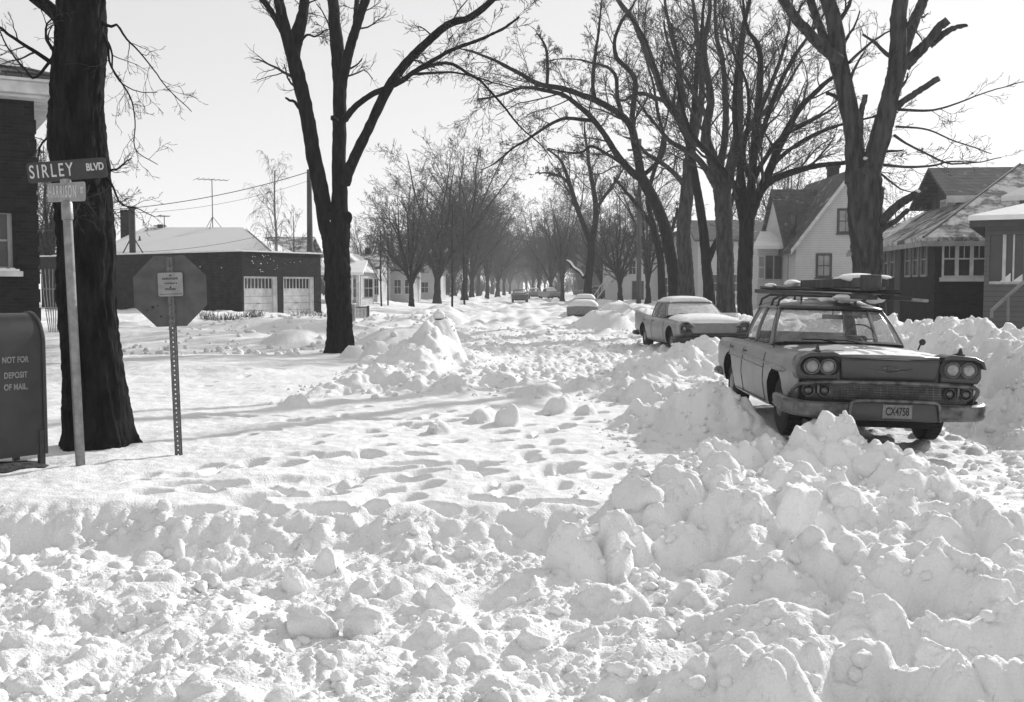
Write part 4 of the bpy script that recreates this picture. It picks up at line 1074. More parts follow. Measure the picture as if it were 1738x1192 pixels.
# ------------------------------------------------------------------ buildings
BRICK = row_mat("dark_brick", .02, .010, 'brick', .075, .22, .022, .4)
BRICK2 = row_mat("worn_brick", .03, .012, 'brick', .075, .22, .03, .6)
SIDING = row_mat("pale_siding", .50, .22, 'lap', .13, noise=.12)
SIDING_D = row_mat("grey_siding", .13, .06, 'lap', .13, noise=.2)
SHINGLE = row_mat("shingles_with_snow", .16, .09, 'shingle', .14, .3, .05, .4, snow=.42, snowc=.5)
SHINGLE_D = row_mat("dark_shingles", .11, .06, 'shingle', .14, .3, .04, .4, snow=.12, snowc=.4)
SHINGLE_S = row_mat("snowy_shingles", .3, .2, 'shingle', .14, .3, .12, .3, snow=.9, snowc=.62)
TRIM = new_mat("white_paint", .62, .45, scale=3, rough=.6, bump=.2, bscale=20)
TRIM_G = new_mat("grey_paint", .28, .2, scale=3, rough=.7, bump=.2, bscale=20)
TRIM_D = new_mat("dark_paint", .06, .04, scale=3, rough=.6)
METAL_D = new_mat("dark_metal", .05, .03, scale=8, rough=.5, metal=.3)
METAL_G = new_mat("galvanised_metal", .30, .20, scale=14, rough=.5, metal=.5, bump=.15)
WOOD = new_mat("weathered_wood", .09, .04, scale=6, rough=.9, bump=.5, stretch=(1, 1, .1))
WOOD_L = new_mat("pale_wood", .45, .3, scale=6, rough=.9, bump=.4)
def glass_mat(name, c, rough=.08):
    m = new_mat(name, c, c * .6, scale=1.5, rough=rough, spec=.6); return m
PANE = glass_mat("window_glass", .035)
PANE_L = glass_mat("curtained_glass", .30, .3)

def ux(px): return at(px, HOR, 1.0)[0]
def hit(px, C, d):
    """distance along the wall line C + s*d where the photo column px meets it"""
    u = ux(px); return (u * C[1] - C[0]) / (d[0] - u * d[1])
def zat(py, Y): return at(869, py, Y)[2]

def window(parent, wall, a0, a1, z0, z1, off, mat=TRIM, pane=PANE, bars=(1, 1), fr=.07, sill=True):
    """a window on a wall: wall 'f' lies in local y=off facing -y, 'l' in local x=off facing -x, 'r' in x=off facing +x"""
    sg = 1 if wall == 'r' else -1
    def bx(mb, a, b, c, d, p, q):
        lo, hi = sorted((off + sg * p, off + sg * q))
        if wall == 'f': mb.box(a, b, lo, hi, c, d)
        else: mb.box(lo, hi, a, b, c, d)
    m = MB()
    bx(m, a0 - fr, a0, z0 - fr, z1 + fr, -.02, .06); bx(m, a1, a1 + fr, z0 - fr, z1 + fr, -.02, .06)
    bx(m, a0, a1, z1, z1 + fr, -.02, .06); bx(m, a0, a1, z0 - fr, z0, -.02, .06)
    if bars[1]: zc = (z0 + z1) / 2; bx(m, a0, a1, zc - .025, zc + .025, -.02, .045)
    for k in range(1, bars[0] + 1):
        if bars[0] < 1: break
        if bars[0] == 1 and bars[1] == 0: break
        x = a0 + (a1 - a0) * k / (bars[0] + 1)
        bx(m, x - .015, x + .015, (z0 + z1) / 2 if bars[1] == 2 else z0, z1, -.02, .035)
    w = m.build("window", mat, parent, bevel=.008, seg=1)
    p = MB(); bx(p, a0, a1, z0, z1, -.02, .012); p.build("pane", pane, w)
    if sill:
        s = MB(); bx(s, a0 - fr - .06, a1 + fr + .06, z0 - fr - .07, z0 - fr, -.02, .12); s.build("sill", mat, w, bevel=.01, seg=1)
    return w
def slab(mb, pts, th):
    """roof slab from a planar outline, thickened downwards"""
    pts = [Vector(p) for p in pts]; n = len(pts); d = Vector((0, 0, -th))
    vs = pts + [p + d for p in pts]
    mb.add(vs, [tuple(range(n)), tuple(range(n, 2 * n))[::-1]] + [(i, n + i, n + (i + 1) % n, (i + 1) % n) for i in range(n)])
def walls(parent, W, D, z0, z1, mat, name="wall"):
    m = MB(); t = .25
    m.box(0, W, 0, t, z0, z1); m.box(0, t, t, D, z0, z1); m.box(W - t, W, t, D, z0, z1); m.box(t, W - t, D - t, D, z0, z1)
    return m.build(name, mat, parent)

# --- brick garage with two doors, its long wall running back to the left
Cg = at(411, HOR, 52)[:2]; Eg = at(545, HOR, 56.5)[:2]
dx = np.array(Eg) - Cg; Lx = np.linalg.norm(dx); dx /= Lx; dy = np.array((-dx[1], dx[0]))
Ly = hit(70, Cg, dy); ang = math.atan2(dx[1], dx[0])
gb = ground(*Cg) - .3
G = empty("garage_building", (Cg[0], Cg[1], 0), (0, 0, ang), "low flat-roofed dark brick garage building with two pale doors and a snowy roof edge", "garage")
zt = zat(427, 52)
d1 = (hit(414, Cg, dx), hit(472, Cg, dx)); d2 = (hit(481, Cg, dx), hit(534, Cg, dx)); zd0, zd1 = zat(540, 52), zat(469, 52)
m = MB(); t = .3
m.box(0, d1[0], 0, t, gb, zt); m.box(d1[1], d2[0], 0, t, gb, zt); m.box(d2[1], Lx, 0, t, gb, zt)
m.box(d1[0], d1[1], 0, t, zd1, zt); m.box(d2[0], d2[1], 0, t, zd1, zt)
m.box(0, t, t, Ly, gb, zt); m.box(Lx - t, Lx, t, Ly, gb, zt); m.box(t, Lx - t, Ly - t, Ly, gb, zt)
m.build("wall", BRICK2, G)
MB().box(t, Lx - t, t, Ly - t, zt - .4, zt - .2).build("roof", SNOW, G)
m = MB()
r2 = random.Random(4)
for (a, b, f) in [((-.06, -.06), (Lx + .06, .34), 0), ((-.06, .34), (.34, Ly), 1)]:
    n = 40
    for i in range(n):
        u0, u1 = i / n, (i + 1) / n
        h = .05 + .07 * abs(perlin(np.array([i * .35]), np.array([f * 5.5]), 3)[0]) + .02 * r2.random()
        if f == 0: m.box(a[0] + (b[0] - a[0]) * u0, a[0] + (b[0] - a[0]) * u1, a[1], b[1], zt + .003, zt + h)
        else: m.box(a[0], b[0], a[1] + (b[1] - a[1]) * u0, a[1] + (b[1] - a[1]) * u1, zt + .003, zt + h)
m.build("snow_cover", SNOW, G, merge=False)
for k, (a, b) in enumerate((d1, d2)):
    m = MB(); w = b - a
    m.box(a, a + .10, .05, .15, zd0, zd1); m.box(b - .28, b, .05, .15, zd0, zd1); m.box(a + .1, b - .28, .05, .15, zd1 - .1, zd1)
    zw = zd1 - .1 - (zd1 - zd0) * .27
    for q in range(4): m.box(a + .1, b - .28, .13 + .004 * (q % 2), .18, zd0 + (zw - zd0) * q / 4 + .012, zd0 + (zw - zd0) * (q + 1) / 4)
    for q in range(9):
        x = a + .1 + (w - .38) * q / 8; m.box(x - .022, x + .022, .12, .17, zw, zd1 - .1)
    m.box(a + .1, b - .28, .12, .17, zw - .003, zw + .05)
    d = m.build("garage_door", TRIM, G, bevel=.006, seg=1)
    MB().box(a + .1, b - .28, .175, .2, zw + .05, zd1 - .1).build("pane", PANE, d)
    MB().tube([(a + w * .4, .1, zd0 + .7), (a + w * .5, .1, zd0 + .7)], .018, 6).build("handle", METAL_D, d)
r2 = random.Random(14); m = MB()
for i in range(26):      # frozen snow and dead creeper clinging to the walls
    if i < 4: a_, b_ = r2.uniform(.3, 11), r2.uniform(gb + 1.0, zt - .15); P_ = (-.03, a_, b_)
    else: a_, b_ = r2.uniform(.3, Lx - 1.5), zt - .15 - .9 * r2.random() ** 1.5; P_ = (a_, -.03, b_)
    q_ = r2.uniform(.012, .034); M_ = Matrix.Translation(P_) @ Matrix.Rotation(r2.uniform(0, 3), 4, 'X') @ Matrix.Rotation(r2.uniform(0, 3), 4, 'Z')
    m.box(-q_, q_, -q_ * .6, q_ * .6, -q_ * .5, q_ * .5, M_)
tag(m.build("frozen_snow", SNOW, G, merge=False), kind="stuff")
# flue on the roof with its braces
s = hit(213, Cg, dy); yy = Cg[1] + dy[1] * s; zs, z2 = zt - .25, zat(353, yy)
MB().tube([(.5, s, zs), (.5, s, z2)], .17, 14).tube([(.5, s, z2 - .02), (.5, s, z2 + .1)], .24, 14).box(.1, .9, s - .75, s + .75, zt - .1, zt + .08).build("flue", METAL_D, G)
for sg in (-1, 1): MB().tube([(.5, s, zs + 1.3), (.5, s + sg * .95, zt)], .035, 6).build("brace", METAL_D, G)

# --- pale low house with the snow-dusted hip roof behind the garage
H1 = empty("low_house", (0, 0, 0), (0, 0, 0), "low house with a wide pale snow-dusted hip roof showing over the garage", "house")
Yh = 72
def W3(px, py, Y): return tuple(at(px, py, Y))
rz = zat(386, 76); ez = zat(432, 70)
xa, xb = at(150, 400, 70)[0], at(462, 400, 70)[0]; xr0, xr1 = at(245, 400, 76)[0], at(412, 400, 76)[0]
m = MB(); slab(m, [(xa, 70, ez), (xb, 70, ez), (xr1, 76, rz), (xr0, 76, rz)], .2)
slab(m, [(xb, 70, ez), (xb, 82, ez), (xr1, 76, rz)], .2); slab(m, [(xa, 82, ez), (xa, 70, ez), (xr0, 76, rz)], .2); slab(m, [(xb, 82, ez), (xa, 82, ez), (xr0, 76, rz), (xr1, 76, rz)], .2)
m.build("roof", SHINGLE_S, H1, merge=False)
MB().box(xa + .5, xb - .5, 70.5, 81.5, .2, ez - .1).build("wall", SIDING_D, H1)
m = MB(); x0 = at(215, 400, 77)[0]; m.box(x0 - .3, x0 + .35, 76.6, 77.2, rz - .8, rz + 1.3); m.build("chimney", BRICK, H1, bevel=.02)
m = MB(); x0 = at(237, 400, 73)[0]; zz = zat(410, 73); m.tube([(x0, 73, zz - .5), (x0, 73, zz + .12)], .11, 8).tube([(x0, 73, zz + .1), (x0, 73, zz + .35)], .06, 8); m.build("roof_vent", METAL_D, H1)
x0 = at(272, 400, 76)[0]; m = MB(); m.tube([(x0, 76, rz - .2), (x0, 76, rz + .2)], .2, 8).box(x0 - .4, x0 + .4, 75.8, 76.2, rz + .05, rz + .13); m.build("roof_vent", METAL_D, H1)
# sunlit snow left on the right hip, and a dark dormer edge
m = MB(); slab(m, [(xb + .05, 70.4, ez + .12), (xb + .05, 76, ez + .12), (xr1 + 1.0, 75.6, rz - .5), (xr1 + .3, 75.7, rz - .05)], .1); m.build("snow_cover", SNOW, H1)
def antenna(px, y0, y1, Y, arm, label):
    b = at(px, y0, Y); h = zat(y1, Y) - b[2]
    A = empty("roof_antenna", tuple(b), (0, 0, .5), label, "antenna")
    MB().tube([(0, 0, -.1), (0, 0, h)], .03, 6).build("mast", METAL_D, A)
    m = MB(); m.tube([(-arm, 0, h - .05), (arm, 0, h - .05)], .02, 5)
    for k in range(-3, 4): m.tube([(arm * k / 3, -.8 + .08 * k, h - .05), (arm * k / 3, .8 - .08 * k, h - .05)], .014, 5)
    m.build("antenna_elements", METAL_D, A)
    if arm > .6:
        for k in range(3): MB().tube([(0, 0, h * .22), (.75 * math.cos(k * 2.1), .75 * math.sin(k * 2.1), -.15)], .022, 5).build("brace", METAL_D, A)
    return A
antenna(361, 386, 304, 76, 1.1, "tall thin television antenna on a tripod at the ridge of the low house")
antenna(279, 386, 366, 76, .35, "short small antenna left of the tall one on the low house ridge")
def small_house(px0, px1, Y, ez_py, rz_py, D, name, label, wall, roof, yaw=0.0, ridge='x', zb=None, over=.35, cat="house"):
    a, b = at(px0, 400, Y)[0], at(px1, 400, Y)[0]; W = b - a
    ez, rz = zat(ez_py, Y), zat(rz_py, Y)
    if zb is None: zb = -.3
    H = empty(name, (a, Y, 0), (0, 0, yaw), label, cat)
    walls(H, W, D, zb, ez, wall)
    m = MB(); o = over
    if ridge == 'x':
        slab(m, [(-o, -o, ez - .1), (W + o, -o, ez - .1), (W + o, D / 2, rz), (-o, D / 2, rz)], .16); slab(m, [(W + o, D + o, ez - .1), (-o, D + o, ez - .1), (-o, D / 2, rz), (W + o, D / 2, rz)], .16)
        g = [(MB().prism([(0.0, ez), (D, ez), (D / 2, rz - .15)], x, x + .2, 0)) for x in (0, W - .2)]
    elif ridge == 'y':
        slab(m, [(-o, -o, ez - .15), (-o, D + o, ez - .15), (W / 2, D + o, rz), (W / 2, -o, rz)], .16); slab(m, [(W + o, D + o, ez - .15), (W + o, -o, ez - .15), (W / 2, -o, rz), (W / 2, D + o, rz)], .16)
        g = [(MB().prism([(0.0, ez), (W, ez), (W / 2, rz - .15)], y, y + .2, 1)) for y in (0, D - .2)]
    else:
        r = min(W, D) / 2 * .95
        A, B = (r, D / 2, rz), (W - r, D / 2, rz)
        c = [(-o, -o, ez), (W + o, -o, ez), (W + o, D + o, ez), (-o, D + o, ez)]
        slab(m, [c[0], c[1], B, A], .16); slab(m, [c[1], c[2], B], .16); slab(m, [c[2], c[3], A, B], .16); slab(m, [c[3], c[0], A], .16); g = []
    m.build("roof", roof, H, merge=False)
    for q in g: q.build("gable", wall, H)
    return H, W, D, ez, rz
H, W, D, e, r = small_house(425, 512, 95, 428, 398, 9, "far_house", "small grey roofed house seen between the birch and the garage roof", SIDING_D, SHINGLE, ridge='x')
# porch houses far left
H, W, D, e, r = small_house(560, 612, 78, 455, 428, 7, "porch_house", "far left house with a sunlit snowy porch roof right of the forked trunk", SIDING, SHINGLE_S, ridge='y')
m = MB()
for i in range(5): x = W * .1 + i * W * .22; m.box(x, x + .25, -2.2, -1.95, -.2, e - .35)
m.build("porch_post", TRIM, H)
m = MB(); slab(m, [(-.4, -2.5, e - .35), (W + .5, -2.5, e - .35), (W + .5, 0, e + .55), (-.4, 0, e + .55)], .2); m.build("porch_roof", SNOW, H)
m = MB(); m.box(0, W, -2.15, -2.05, -.2, .9); m.build("railing", TRIM_G, H)
for i in range(3): window(H, 'f', .5 + i * 1.0, 1.1 + i * 1.0, 1.1, 2.4, 0, TRIM, PANE)
H, W, D, e, r = small_house(592, 640, 90, 452, 428, 10, "far_house", "shingle roofed far house left of the pair of thin young trees", SIDING, SHINGLE, ridge='x')
for i in range(4): window(H, 'f', .5 + i * .55, .8 + i * .55, 1.2, 2.5, 0, TRIM, PANE, sill=False)
MB().box(W * .3, W * .5, D / 2 - .3, D / 2 + .3, r - .3, r + .5).build("chimney", BRICK, H)
H, W, D, e, r = small_house(640, 700, 100, 456, 436, 9, "far_house", "pale far house behind the thick short-trunked bare tree", SIDING, SHINGLE_D, ridge='x')
for i in range(3): window(H, 'f', .6 + i * 1.0, 1.2 + i * 1.0, 1.2, 2.5, 0, TRIM, PANE, sill=False)
H, W, D, e, r = small_house(706, 748, 125, 460, 440, 9, "far_house", "farthest small house on the left, behind thin saplings", SIDING, SHINGLE_D, ridge='y')
window(H, 'f', .6, 1.4, 1.2, 2.4, 0, TRIM, PANE, sill=False)

# --- brick house at the left edge
zc0 = zat(172, 24)
Cl = at(66, HOR, 24)[:2]
BH = empty("brick_house", (Cl[0], Cl[1], 0), (0, 0, math.radians(30)), "dark brick house at the left edge with a white cornice and a stone-silled window", "house")
wl = MB(); Wd = 14
xd = np.array((math.cos(math.radians(30)), math.sin(math.radians(30))))
s0, s1 = hit(-60, Cl, xd), hit(24, Cl, xd)
Yw = Cl[1] + xd[1] * s1
wz0, wz1 = zat(462, Yw), zat(362, Yw)
wl.box(-Wd, s0, 0, .3, -.5, zc0); wl.box(s1, 0, 0, .3, -.5, zc0); wl.box(s0, s1, 0, .3, -.5, wz0); wl.box(s0, s1, 0, .3, wz1, zc0)
wl.box(-.3, 0, .3, 12, -.5, zc0); wl.box(-Wd, -Wd + .3, .3, 12, -.5, zc0); wl.box(-Wd, 0, 12, 12.3, -.5, zc0)
for i in range(14):        # quoined corner: courses standing slightly proud
    z = .2 + i * .42
    if z + .3 < zc0: wl.box(-.42, .03, -.025, .45, z, z + .30)
wl.build("wall", BRICK, BH)
m = MB(); m.box(-Wd - .4, .45, -.45, 12.9, zc0, zc0 + .07).box(-Wd - .6, .62, -.62, 13.1, zc0 + .07, zc0 + .32).box(-Wd - .7, .72, -.72, 13.2, zc0 + .32, zc0 + .38)
m.build("cornice", TRIM, BH, bevel=.02)
m = MB()
for i in range(8): m.lathe([(.07, 0), (.07, .02)], (.2 - i * 1.6, -.625, zc0 + .2), 1, 12)
m.box(-Wd - .5, .45, -.45, 12.6, zc0 + .38, zc0 + .52)
m.build("frieze", TRIM, BH)
z = zc0 + .52; m = MB()
c = [(-Wd - .6, -.6, z), (.55, -.6, z), (.55, 13, z), (-Wd - .6, 13, z)]; A, B = (-7, 5, z + 2.2), (-7, 7.5, z + 2.2)
slab(m, [c[0], c[1], A], .12); slab(m, [c[1], c[2], B, A], .12); slab(m, [c[2], c[3], B], .12); slab(m, [c[3], c[0], A, B], .12)
m.build("roof", SHINGLE_D, BH, merge=False)
m = MB(); slab(m, [(-13, -.3, z + .26), (-.3, -.3, z + .26), (-2.4, 1.4, z + .92), (-12, 1.4, z + .92)], .1); m.build("snow_cover", SNOW, BH)
w = window(BH, 'f', s0 + .02, s1 - .1, wz0 + .12, wz1 - .02, .12, TRIM_G, PANE, (0, 1), .1, sill=False)
MB().box(s0 - .1, s1 + .18, -.16, .1, wz0 - .1, wz0 + .02).build("sill", TRIM, w, bevel=.01)
m = MB()
for i in range(12): a = s0 + (s1 + .1 - s0) * i / 12; m.box(a, a + (s1 + .1 - s0) / 12 + .01, -.15, .08, wz0 + .022, wz0 + .06 + .03 * abs(math.sin(i * 1.7)))
m.build("snow_cover", SNOW, w, merge=False)

# --- right: white gabled house
Ya = 60
xa, xb = at(1351, 400, Ya)[0], at(1538, 400, Ya)[0]; Wm = xb - xa
ez, rz = zat(411, Ya), zat(287, Ya)
WH = empty("gabled_house", (xa, Ya, 0), (0, 0, 0), "tall pale sided house with a steep front gable, left of the thick stubbed tree", "house")
walls(WH, Wm, 9, -.2, ez, SIDING)
MB().prism([(0, ez), (Wm, ez), (Wm / 2, rz - .1)], 0, .2, 1).build("gable", SIDING, WH)
m = MB(); o = .35; sl = (rz - ez) / (Wm / 2)
slab(m, [(-o, -.3, ez - sl * o), (-o, 9.3, ez - sl * o), (Wm / 2, 9.3, rz), (Wm / 2, -.3, rz)], .2); slab(m, [(Wm + o, 9.3, ez - sl * o), (Wm + o, -.3, ez - sl * o), (Wm / 2, -.3, rz), (Wm / 2, 9.3, rz)], .2)
m.build("roof", SHINGLE_D, WH, merge=False)
m = MB()
for sg in (0, 1):
    x0, x1 = (-o, Wm / 2) if sg == 0 else (Wm + o, Wm / 2)
    P = [(x0, -.34, ez - sl * o + .03), (x1, -.34, rz + .03), (x1, -.34, rz - .25), (x0, -.34, ez - sl * o - .25)]
    m.add(P + [(x, -.28, z) for x, y, z in P], [(0, 1, 2, 3), (7, 6, 5, 4), (0, 4, 5, 1), (1, 5, 6, 2), (2, 6, 7, 3), (3, 7, 4, 0)])
m.build("bargeboard", TRIM, WH)
def wx(px): return at(px, 400, Ya)[0] - xa
window(WH, 'f', wx(1424), wx(1445), zat(393, Ya), zat(358, Ya), 0, TRIM_D, PANE_L, (1, 1), .12)
window(WH, 'f', wx(1389), wx(1409), zat(468, Ya), zat(434, Ya), 0, TRIM_D, PANE_L, (1, 1), .12)
m = MB(); x0 = at(1412, 400, 66)[0] - xa; m.box(x0 - .3, x0 + .3, 5.7, 6.3, zat(320, 66), zat(283, 66)).box(x0 - .36, x0 + .36, 5.64, 6.36, zat(286, 66), zat(283, 66) + .1); m.build("chimney", BRICK, WH)
# wing and porch on its left
xw = at(1334, 400, 62)[0] - xa; ew, rw = zat(418, 62), zat(322, 65)
m = MB(); m.box(xw, -.002, 1.6, 8, -.2, ew); m.prism([(1.6, ew), (8, ew), (4.8, rw - .1)], xw, xw + .2, 0); m.build("wing_wall", SIDING, WH)
m = MB(); slab(m, [(xw - .25, 1.2, ew - .25), (Wm / 2, 1.2, ew - .25), (Wm / 2, 4.8, rw), (xw - .25, 4.8, rw)], .18); slab(m, [(Wm / 2, 8.4, ew - .25), (xw - .25, 8.4, ew - .25), (xw - .25, 4.8, rw), (Wm / 2, 4.8, rw)], .18)
m.build("wing_roof", SHINGLE_D, WH, merge=False)
window(WH, 'f', xw + .12, xw + .42, zat(475, 62), zat(438, 62), 1.6, TRIM_D, PANE, (0, 1), .08)
window(WH, 'f', xw + .12, xw + .42, zat(398, 62), zat(366, 62), 1.598, TRIM_D, PANE, (0, 1), .08)
xp = at(1284, 400, 63)[0] - xa; ep = zat(418, 63)
m = MB(); m.box(xp, xw, 2.6, 7, -.2, ep); m.build("porch_wall", SIDING, WH)
m = MB(); slab(m, [(xp - .4, 2.0, ep), (xw, 2.0, ep), (xw, 5.5, ep + 1.0), (xp + .8, 5.5, ep + 1.0)], .2); m.build("porch_roof", SNOW, WH)
for k, p in enumerate((1290, 1303, 1318)):
    x = at(p, 400, 62.6)[0] - xa; window(WH, 'f', x - .05, x + .26, zat(472, 62.6), zat(436, 62.6), 2.6, TRIM if k < 1 else TRIM_D, PANE_L if k < 1 else PANE, (0, 1), .06, sill=False)

# --- right: shingled bungalow
Yb = 36
xb0 = at(1588, 400, Yb)[0]; ez = zat(404, Yb)
BG = empty("bungalow", (xb0, Yb, 0), (0, 0, math.radians(-6)), "brown-dark bungalow with a big hip roof, a dormer and a row of white framed windows", "house")
Db, Wb = 11, 11
walls(BG, Wb, Db, -.3, ez, BRICK)
rz = zat(280, 41.3); A, B = (4.6, Db / 2, rz), (Wb - 2, Db / 2, rz); o = .55
c = [(-o, -o, ez), (Wb + o, -o, ez), (Wb + o, Db + o, ez), (-o, Db + o, ez)]
m = MB(); slab(m, [c[0], c[1], B, A], .14); slab(m, [c[1], c[2], B], .14); slab(m, [c[2], c[3], A, B], .14); slab(m, [c[3], c[0], A], .14); m.build("roof", SHINGLE, BG, merge=False)
MB().tube([c[0], A], .05, 6).build("hip_cap", TRIM_D, BG)
m = MB(); m.box(-o, Wb + o, -o - .05, -o + .05, ez - .30, ez - .13).box(-o - .05, -o + .05, -o + .05, Db + o, ez - .30, ez - .13); m.build("fascia", TRIM_G, BG)
# dormer facing the street
dz = zat(332, 41); dr = zat(290, 41); xd0 = 1.9
m = MB(); m.box(xd0, 6, 3.6, 7.4, ez + .4, dz).prism([(3.6, dz), (7.4, dz), (5.5, dr - .1)], xd0, 6, 0); m.build("dormer_wall", WOOD, BG)
m = MB(); slab(m, [(xd0 - .7, 2.9, dz - .25), (7.5, 2.9, dz - .25), (7.5, 5.5, dr + .15), (xd0 - .7, 5.5, dr + .15)], .14); slab(m, [(7.5, 8.1, dz - .25), (xd0 - .7, 8.1, dz - .25), (xd0 - .7, 5.5, dr + .15), (7.5, 5.5, dr + .15)], .14); m.build("dormer_roof", SHINGLE_D, BG, merge=False)
m = MB(); m.box(xd0 - .74, 7.4, 2.84, 2.9, dz - .45, dz - .2); m.build("bargeboard", TRIM, BG)
window(BG, 'l', 4.3, 4.9, dz - 1.1, dz - .2, xd0, TRIM, PANE_L, (2, 1), .07); window(BG, 'l', 5.3, 6.0, dz - 1.1, dz - .2, xd0, TRIM, PANE_L, (2, 1), .07)
wz0, wz1 = zat(468, Yb), zat(411, Yb)
for k in range(6):
    a = .28 + k * .48; window(BG, 'f', a, a + .36, wz0, wz1, 0, TRIM, PANE, (1, 2), .06, sill=False)
m = MB(); m.box(.15, 3.2, -.12, 0, wz0 - .2, wz0 - .06).box(.15, 3.2, -.07, 0, wz1 + .06, wz1 + .2); m.build("window_surround", TRIM, BG, bevel=.01)
m = MB(); m.box(2.5, 3.2, -.11, 0, wz0 - .06, wz0 + .06); m.build("snow_cover", SNOW, BG)
for k in range(5):
    a = .9 + k * 1.05 + (1.2 if k > 2 else 0); window(BG, 'l', a, a + .62, wz0 + .05, wz1 - .02, 0, TRIM_G, PANE, (1, 2), .07, sill=False)
MB().box(-.05, 0, 4.3, 5.2, -.2, wz1).build("door", WOOD, BG)
# --- right edge: house with the snowy low porch roof
Yc = 27.5
xc = at(1672, 400, Yc)[0]; ez = zat(376, Yc)
PH = empty("corner_porch_house", (xc, Yc, 0), (0, 0, math.radians(-27)), "grey sided house cut by the right edge, snow sheet on its low roof", "house")
zf = zat(480, Yc)
m = MB(); m.box(0, 3, 0, .2, -.3, zf); m.box(0, .12, 0, .2, zf, ez); m.box(.9, 1.15, 0, .2, zf, ez); m.box(.12, .9, 0, .2, ez - .35, ez); m.box(0, .2, .2, 7, -.3, ez); m.box(3, 8, 0, .2, -.3, ez); m.box(1.15, 3, 0, .2, ez - .35, ez); m.build("wall", SIDING_D, PH)
MB().box(.12, .9, .12, .18, zf, ez - .35).build("pane", PANE, PH)
m = MB(); m.box(.42, .5, .02, .12, zf, ez - .35).box(.66, .70, .02, .12, zf, ez - .35).box(.12, .9, .0, .12, zf - .04, zf + .03); m.build("window_frame", TRIM, PH)
MB().prism([(.38, zf + .03), (.62, zf + .03), (.62, zf + .25)], .03, .1, 1).prism([(.66, zf + .03), (.9, zf + .03), (.9, zf + .22)], .03, .1, 1).build("snow_cover", SNOW, PH)
d = MB().box(1.15, 2.1, .12, .18, zf - .6, ez - .35).build("door", WOOD, PH); MB().tube([(1.25, .08, zf + .2), (1.25, .12, zf + .2)], .03, 6).build("handle", METAL_G, d)
z2 = zat(342, Yc)
m = MB(); slab(m, [(-.35, -.45, ez), (8, -.45, ez), (8, 4, ez + 1.25), (4, 4, ez + 1.25)], .16); slab(m, [(-.35, 7, ez), (-.35, -.45, ez), (4, 4, ez + 1.25), (4, 7, ez + 1.25)], .16); m.build("porch_roof", TRIM_D, PH, merge=False)
m = MB(); slab(m, [(-.38, -.5, ez + .13), (8, -.5, ez + .13), (8, 4, ez + 1.38), (4, 4, ez + 1.38)], .125); slab(m, [(-.38, 7, ez + .13), (-.38, -.5, ez + .13), (4, 4, ez + 1.38), (4, 7, ez + 1.38)], .125); m.build("snow_cover", SNOW, PH, merge=False)
ca_, sa_ = math.cos(math.radians(27)), math.sin(math.radians(27))
L = lambda p: ((p[0] - xc) * ca_ - (p[1] - Yc) * sa_, (p[0] - xc) * sa_ + (p[1] - Yc) * ca_, p[2])
u0 = L(at(1731, 330, 33)); zu = zat(334, 33)
m = MB(); m.box(u0[0], u0[0] + 6, u0[1], u0[1] + 6, ez, zu); m.build("upper_wall", SIDING_D, PH)
m = MB(); slab(m, [(u0[0] - .5, u0[1] - .5, zu), (u0[0] + 6, u0[1] - .5, zu), (u0[0] + 6, u0[1] + 3, zu + 1.6), (u0[0] + 2.5, u0[1] + 3, zu + 1.6)], .15); m.build("roof", SHINGLE_S, PH)
m = MB(); b0, b1 = at(1682, 528, 26.2), at(1738, 478, 26.2)
m.tube([L(b0), L(b1)], .05, 6); m.tube([L(at(1683, 540, 26.2)), L(at(1683, 528, 26.2))], .04, 6); m.tube([L(at(1711, 545, 26.2)), L(at(1711, 503, 26.2))], .035, 6)
m.build("stair_rail", TRIM_G, PH)
m = MB()
for i in range(4): m.box(1.15, 2.6, -1.2 + i * .3, 0, .2 + i * .18 - .6, .38 + i * .18 - .6)
m.build("steps", SIDING_D, PH)
# far right houses
H, W, D, e, r = small_house(1185, 1342, 86, 405, 368, 9, "grey_roofed_house", "pale house with a long dark roof behind the trunks, left of the gabled house", SIDING, SHINGLE_D, ridge='x')
for i in range(4): window(H, 'f', .8 + i * 1.9, 1.6 + i * 1.9, 1.5, 2.8, 0, TRIM, PANE)
H, W, D, e, r = small_house(1118, 1180, 100, 420, 392, 9, "far_house", "far pale house seen between the elm trunks", SIDING, SHINGLE_D, ridge='y')
for i in range(2): window(H, 'f', .5 + i * 1.5, 1.2 + i * 1.5, 1.3, 2.7, 0, TRIM, PANE)
H, W, D, e, r = small_house(1034, 1112, 112, 432, 392, 9, "far_house", "pale two storey far house with outside stairs, left of the utility pole", SIDING, SHINGLE_D, ridge='y')
for i in range(3): window(H, 'f', .6 + i * 1.5, 1.3 + i * 1.5, 3.2, 4.6, 0, TRIM, PANE, sill=False)
window(H, 'f', 2.5, 3.6, .6, 2.4, 0, TRIM_D, PANE, sill=False)
m = MB(); m.tube([(-1.6, -.6, .2), (.4, -.6, 3)], .07, 5).tube([(-1.6, -.6, 1), (.4, -.6, 3.8)], .05, 5)
for i in range(6): m.tube([(-1.6 + i * .4, -.6, .2 + i * .56), (-1.6 + i * .4, -.6, 1. + i * .56)], .04, 5)
m.build("stairs", TRIM, H)
H, W, D, e, r = small_house(985, 1022, 130, 452, 430, 8, "far_house", "small far house behind the tree with the snapped limb", SIDING_D, SHINGLE_D, ridge='x')
H, W, D, e, r = small_house(846, 888, 430, 478, 470, 12, "far_house", "distant low building closing the end of the street", SIDING_D, SHINGLE_D, ridge='x', zb=-3)
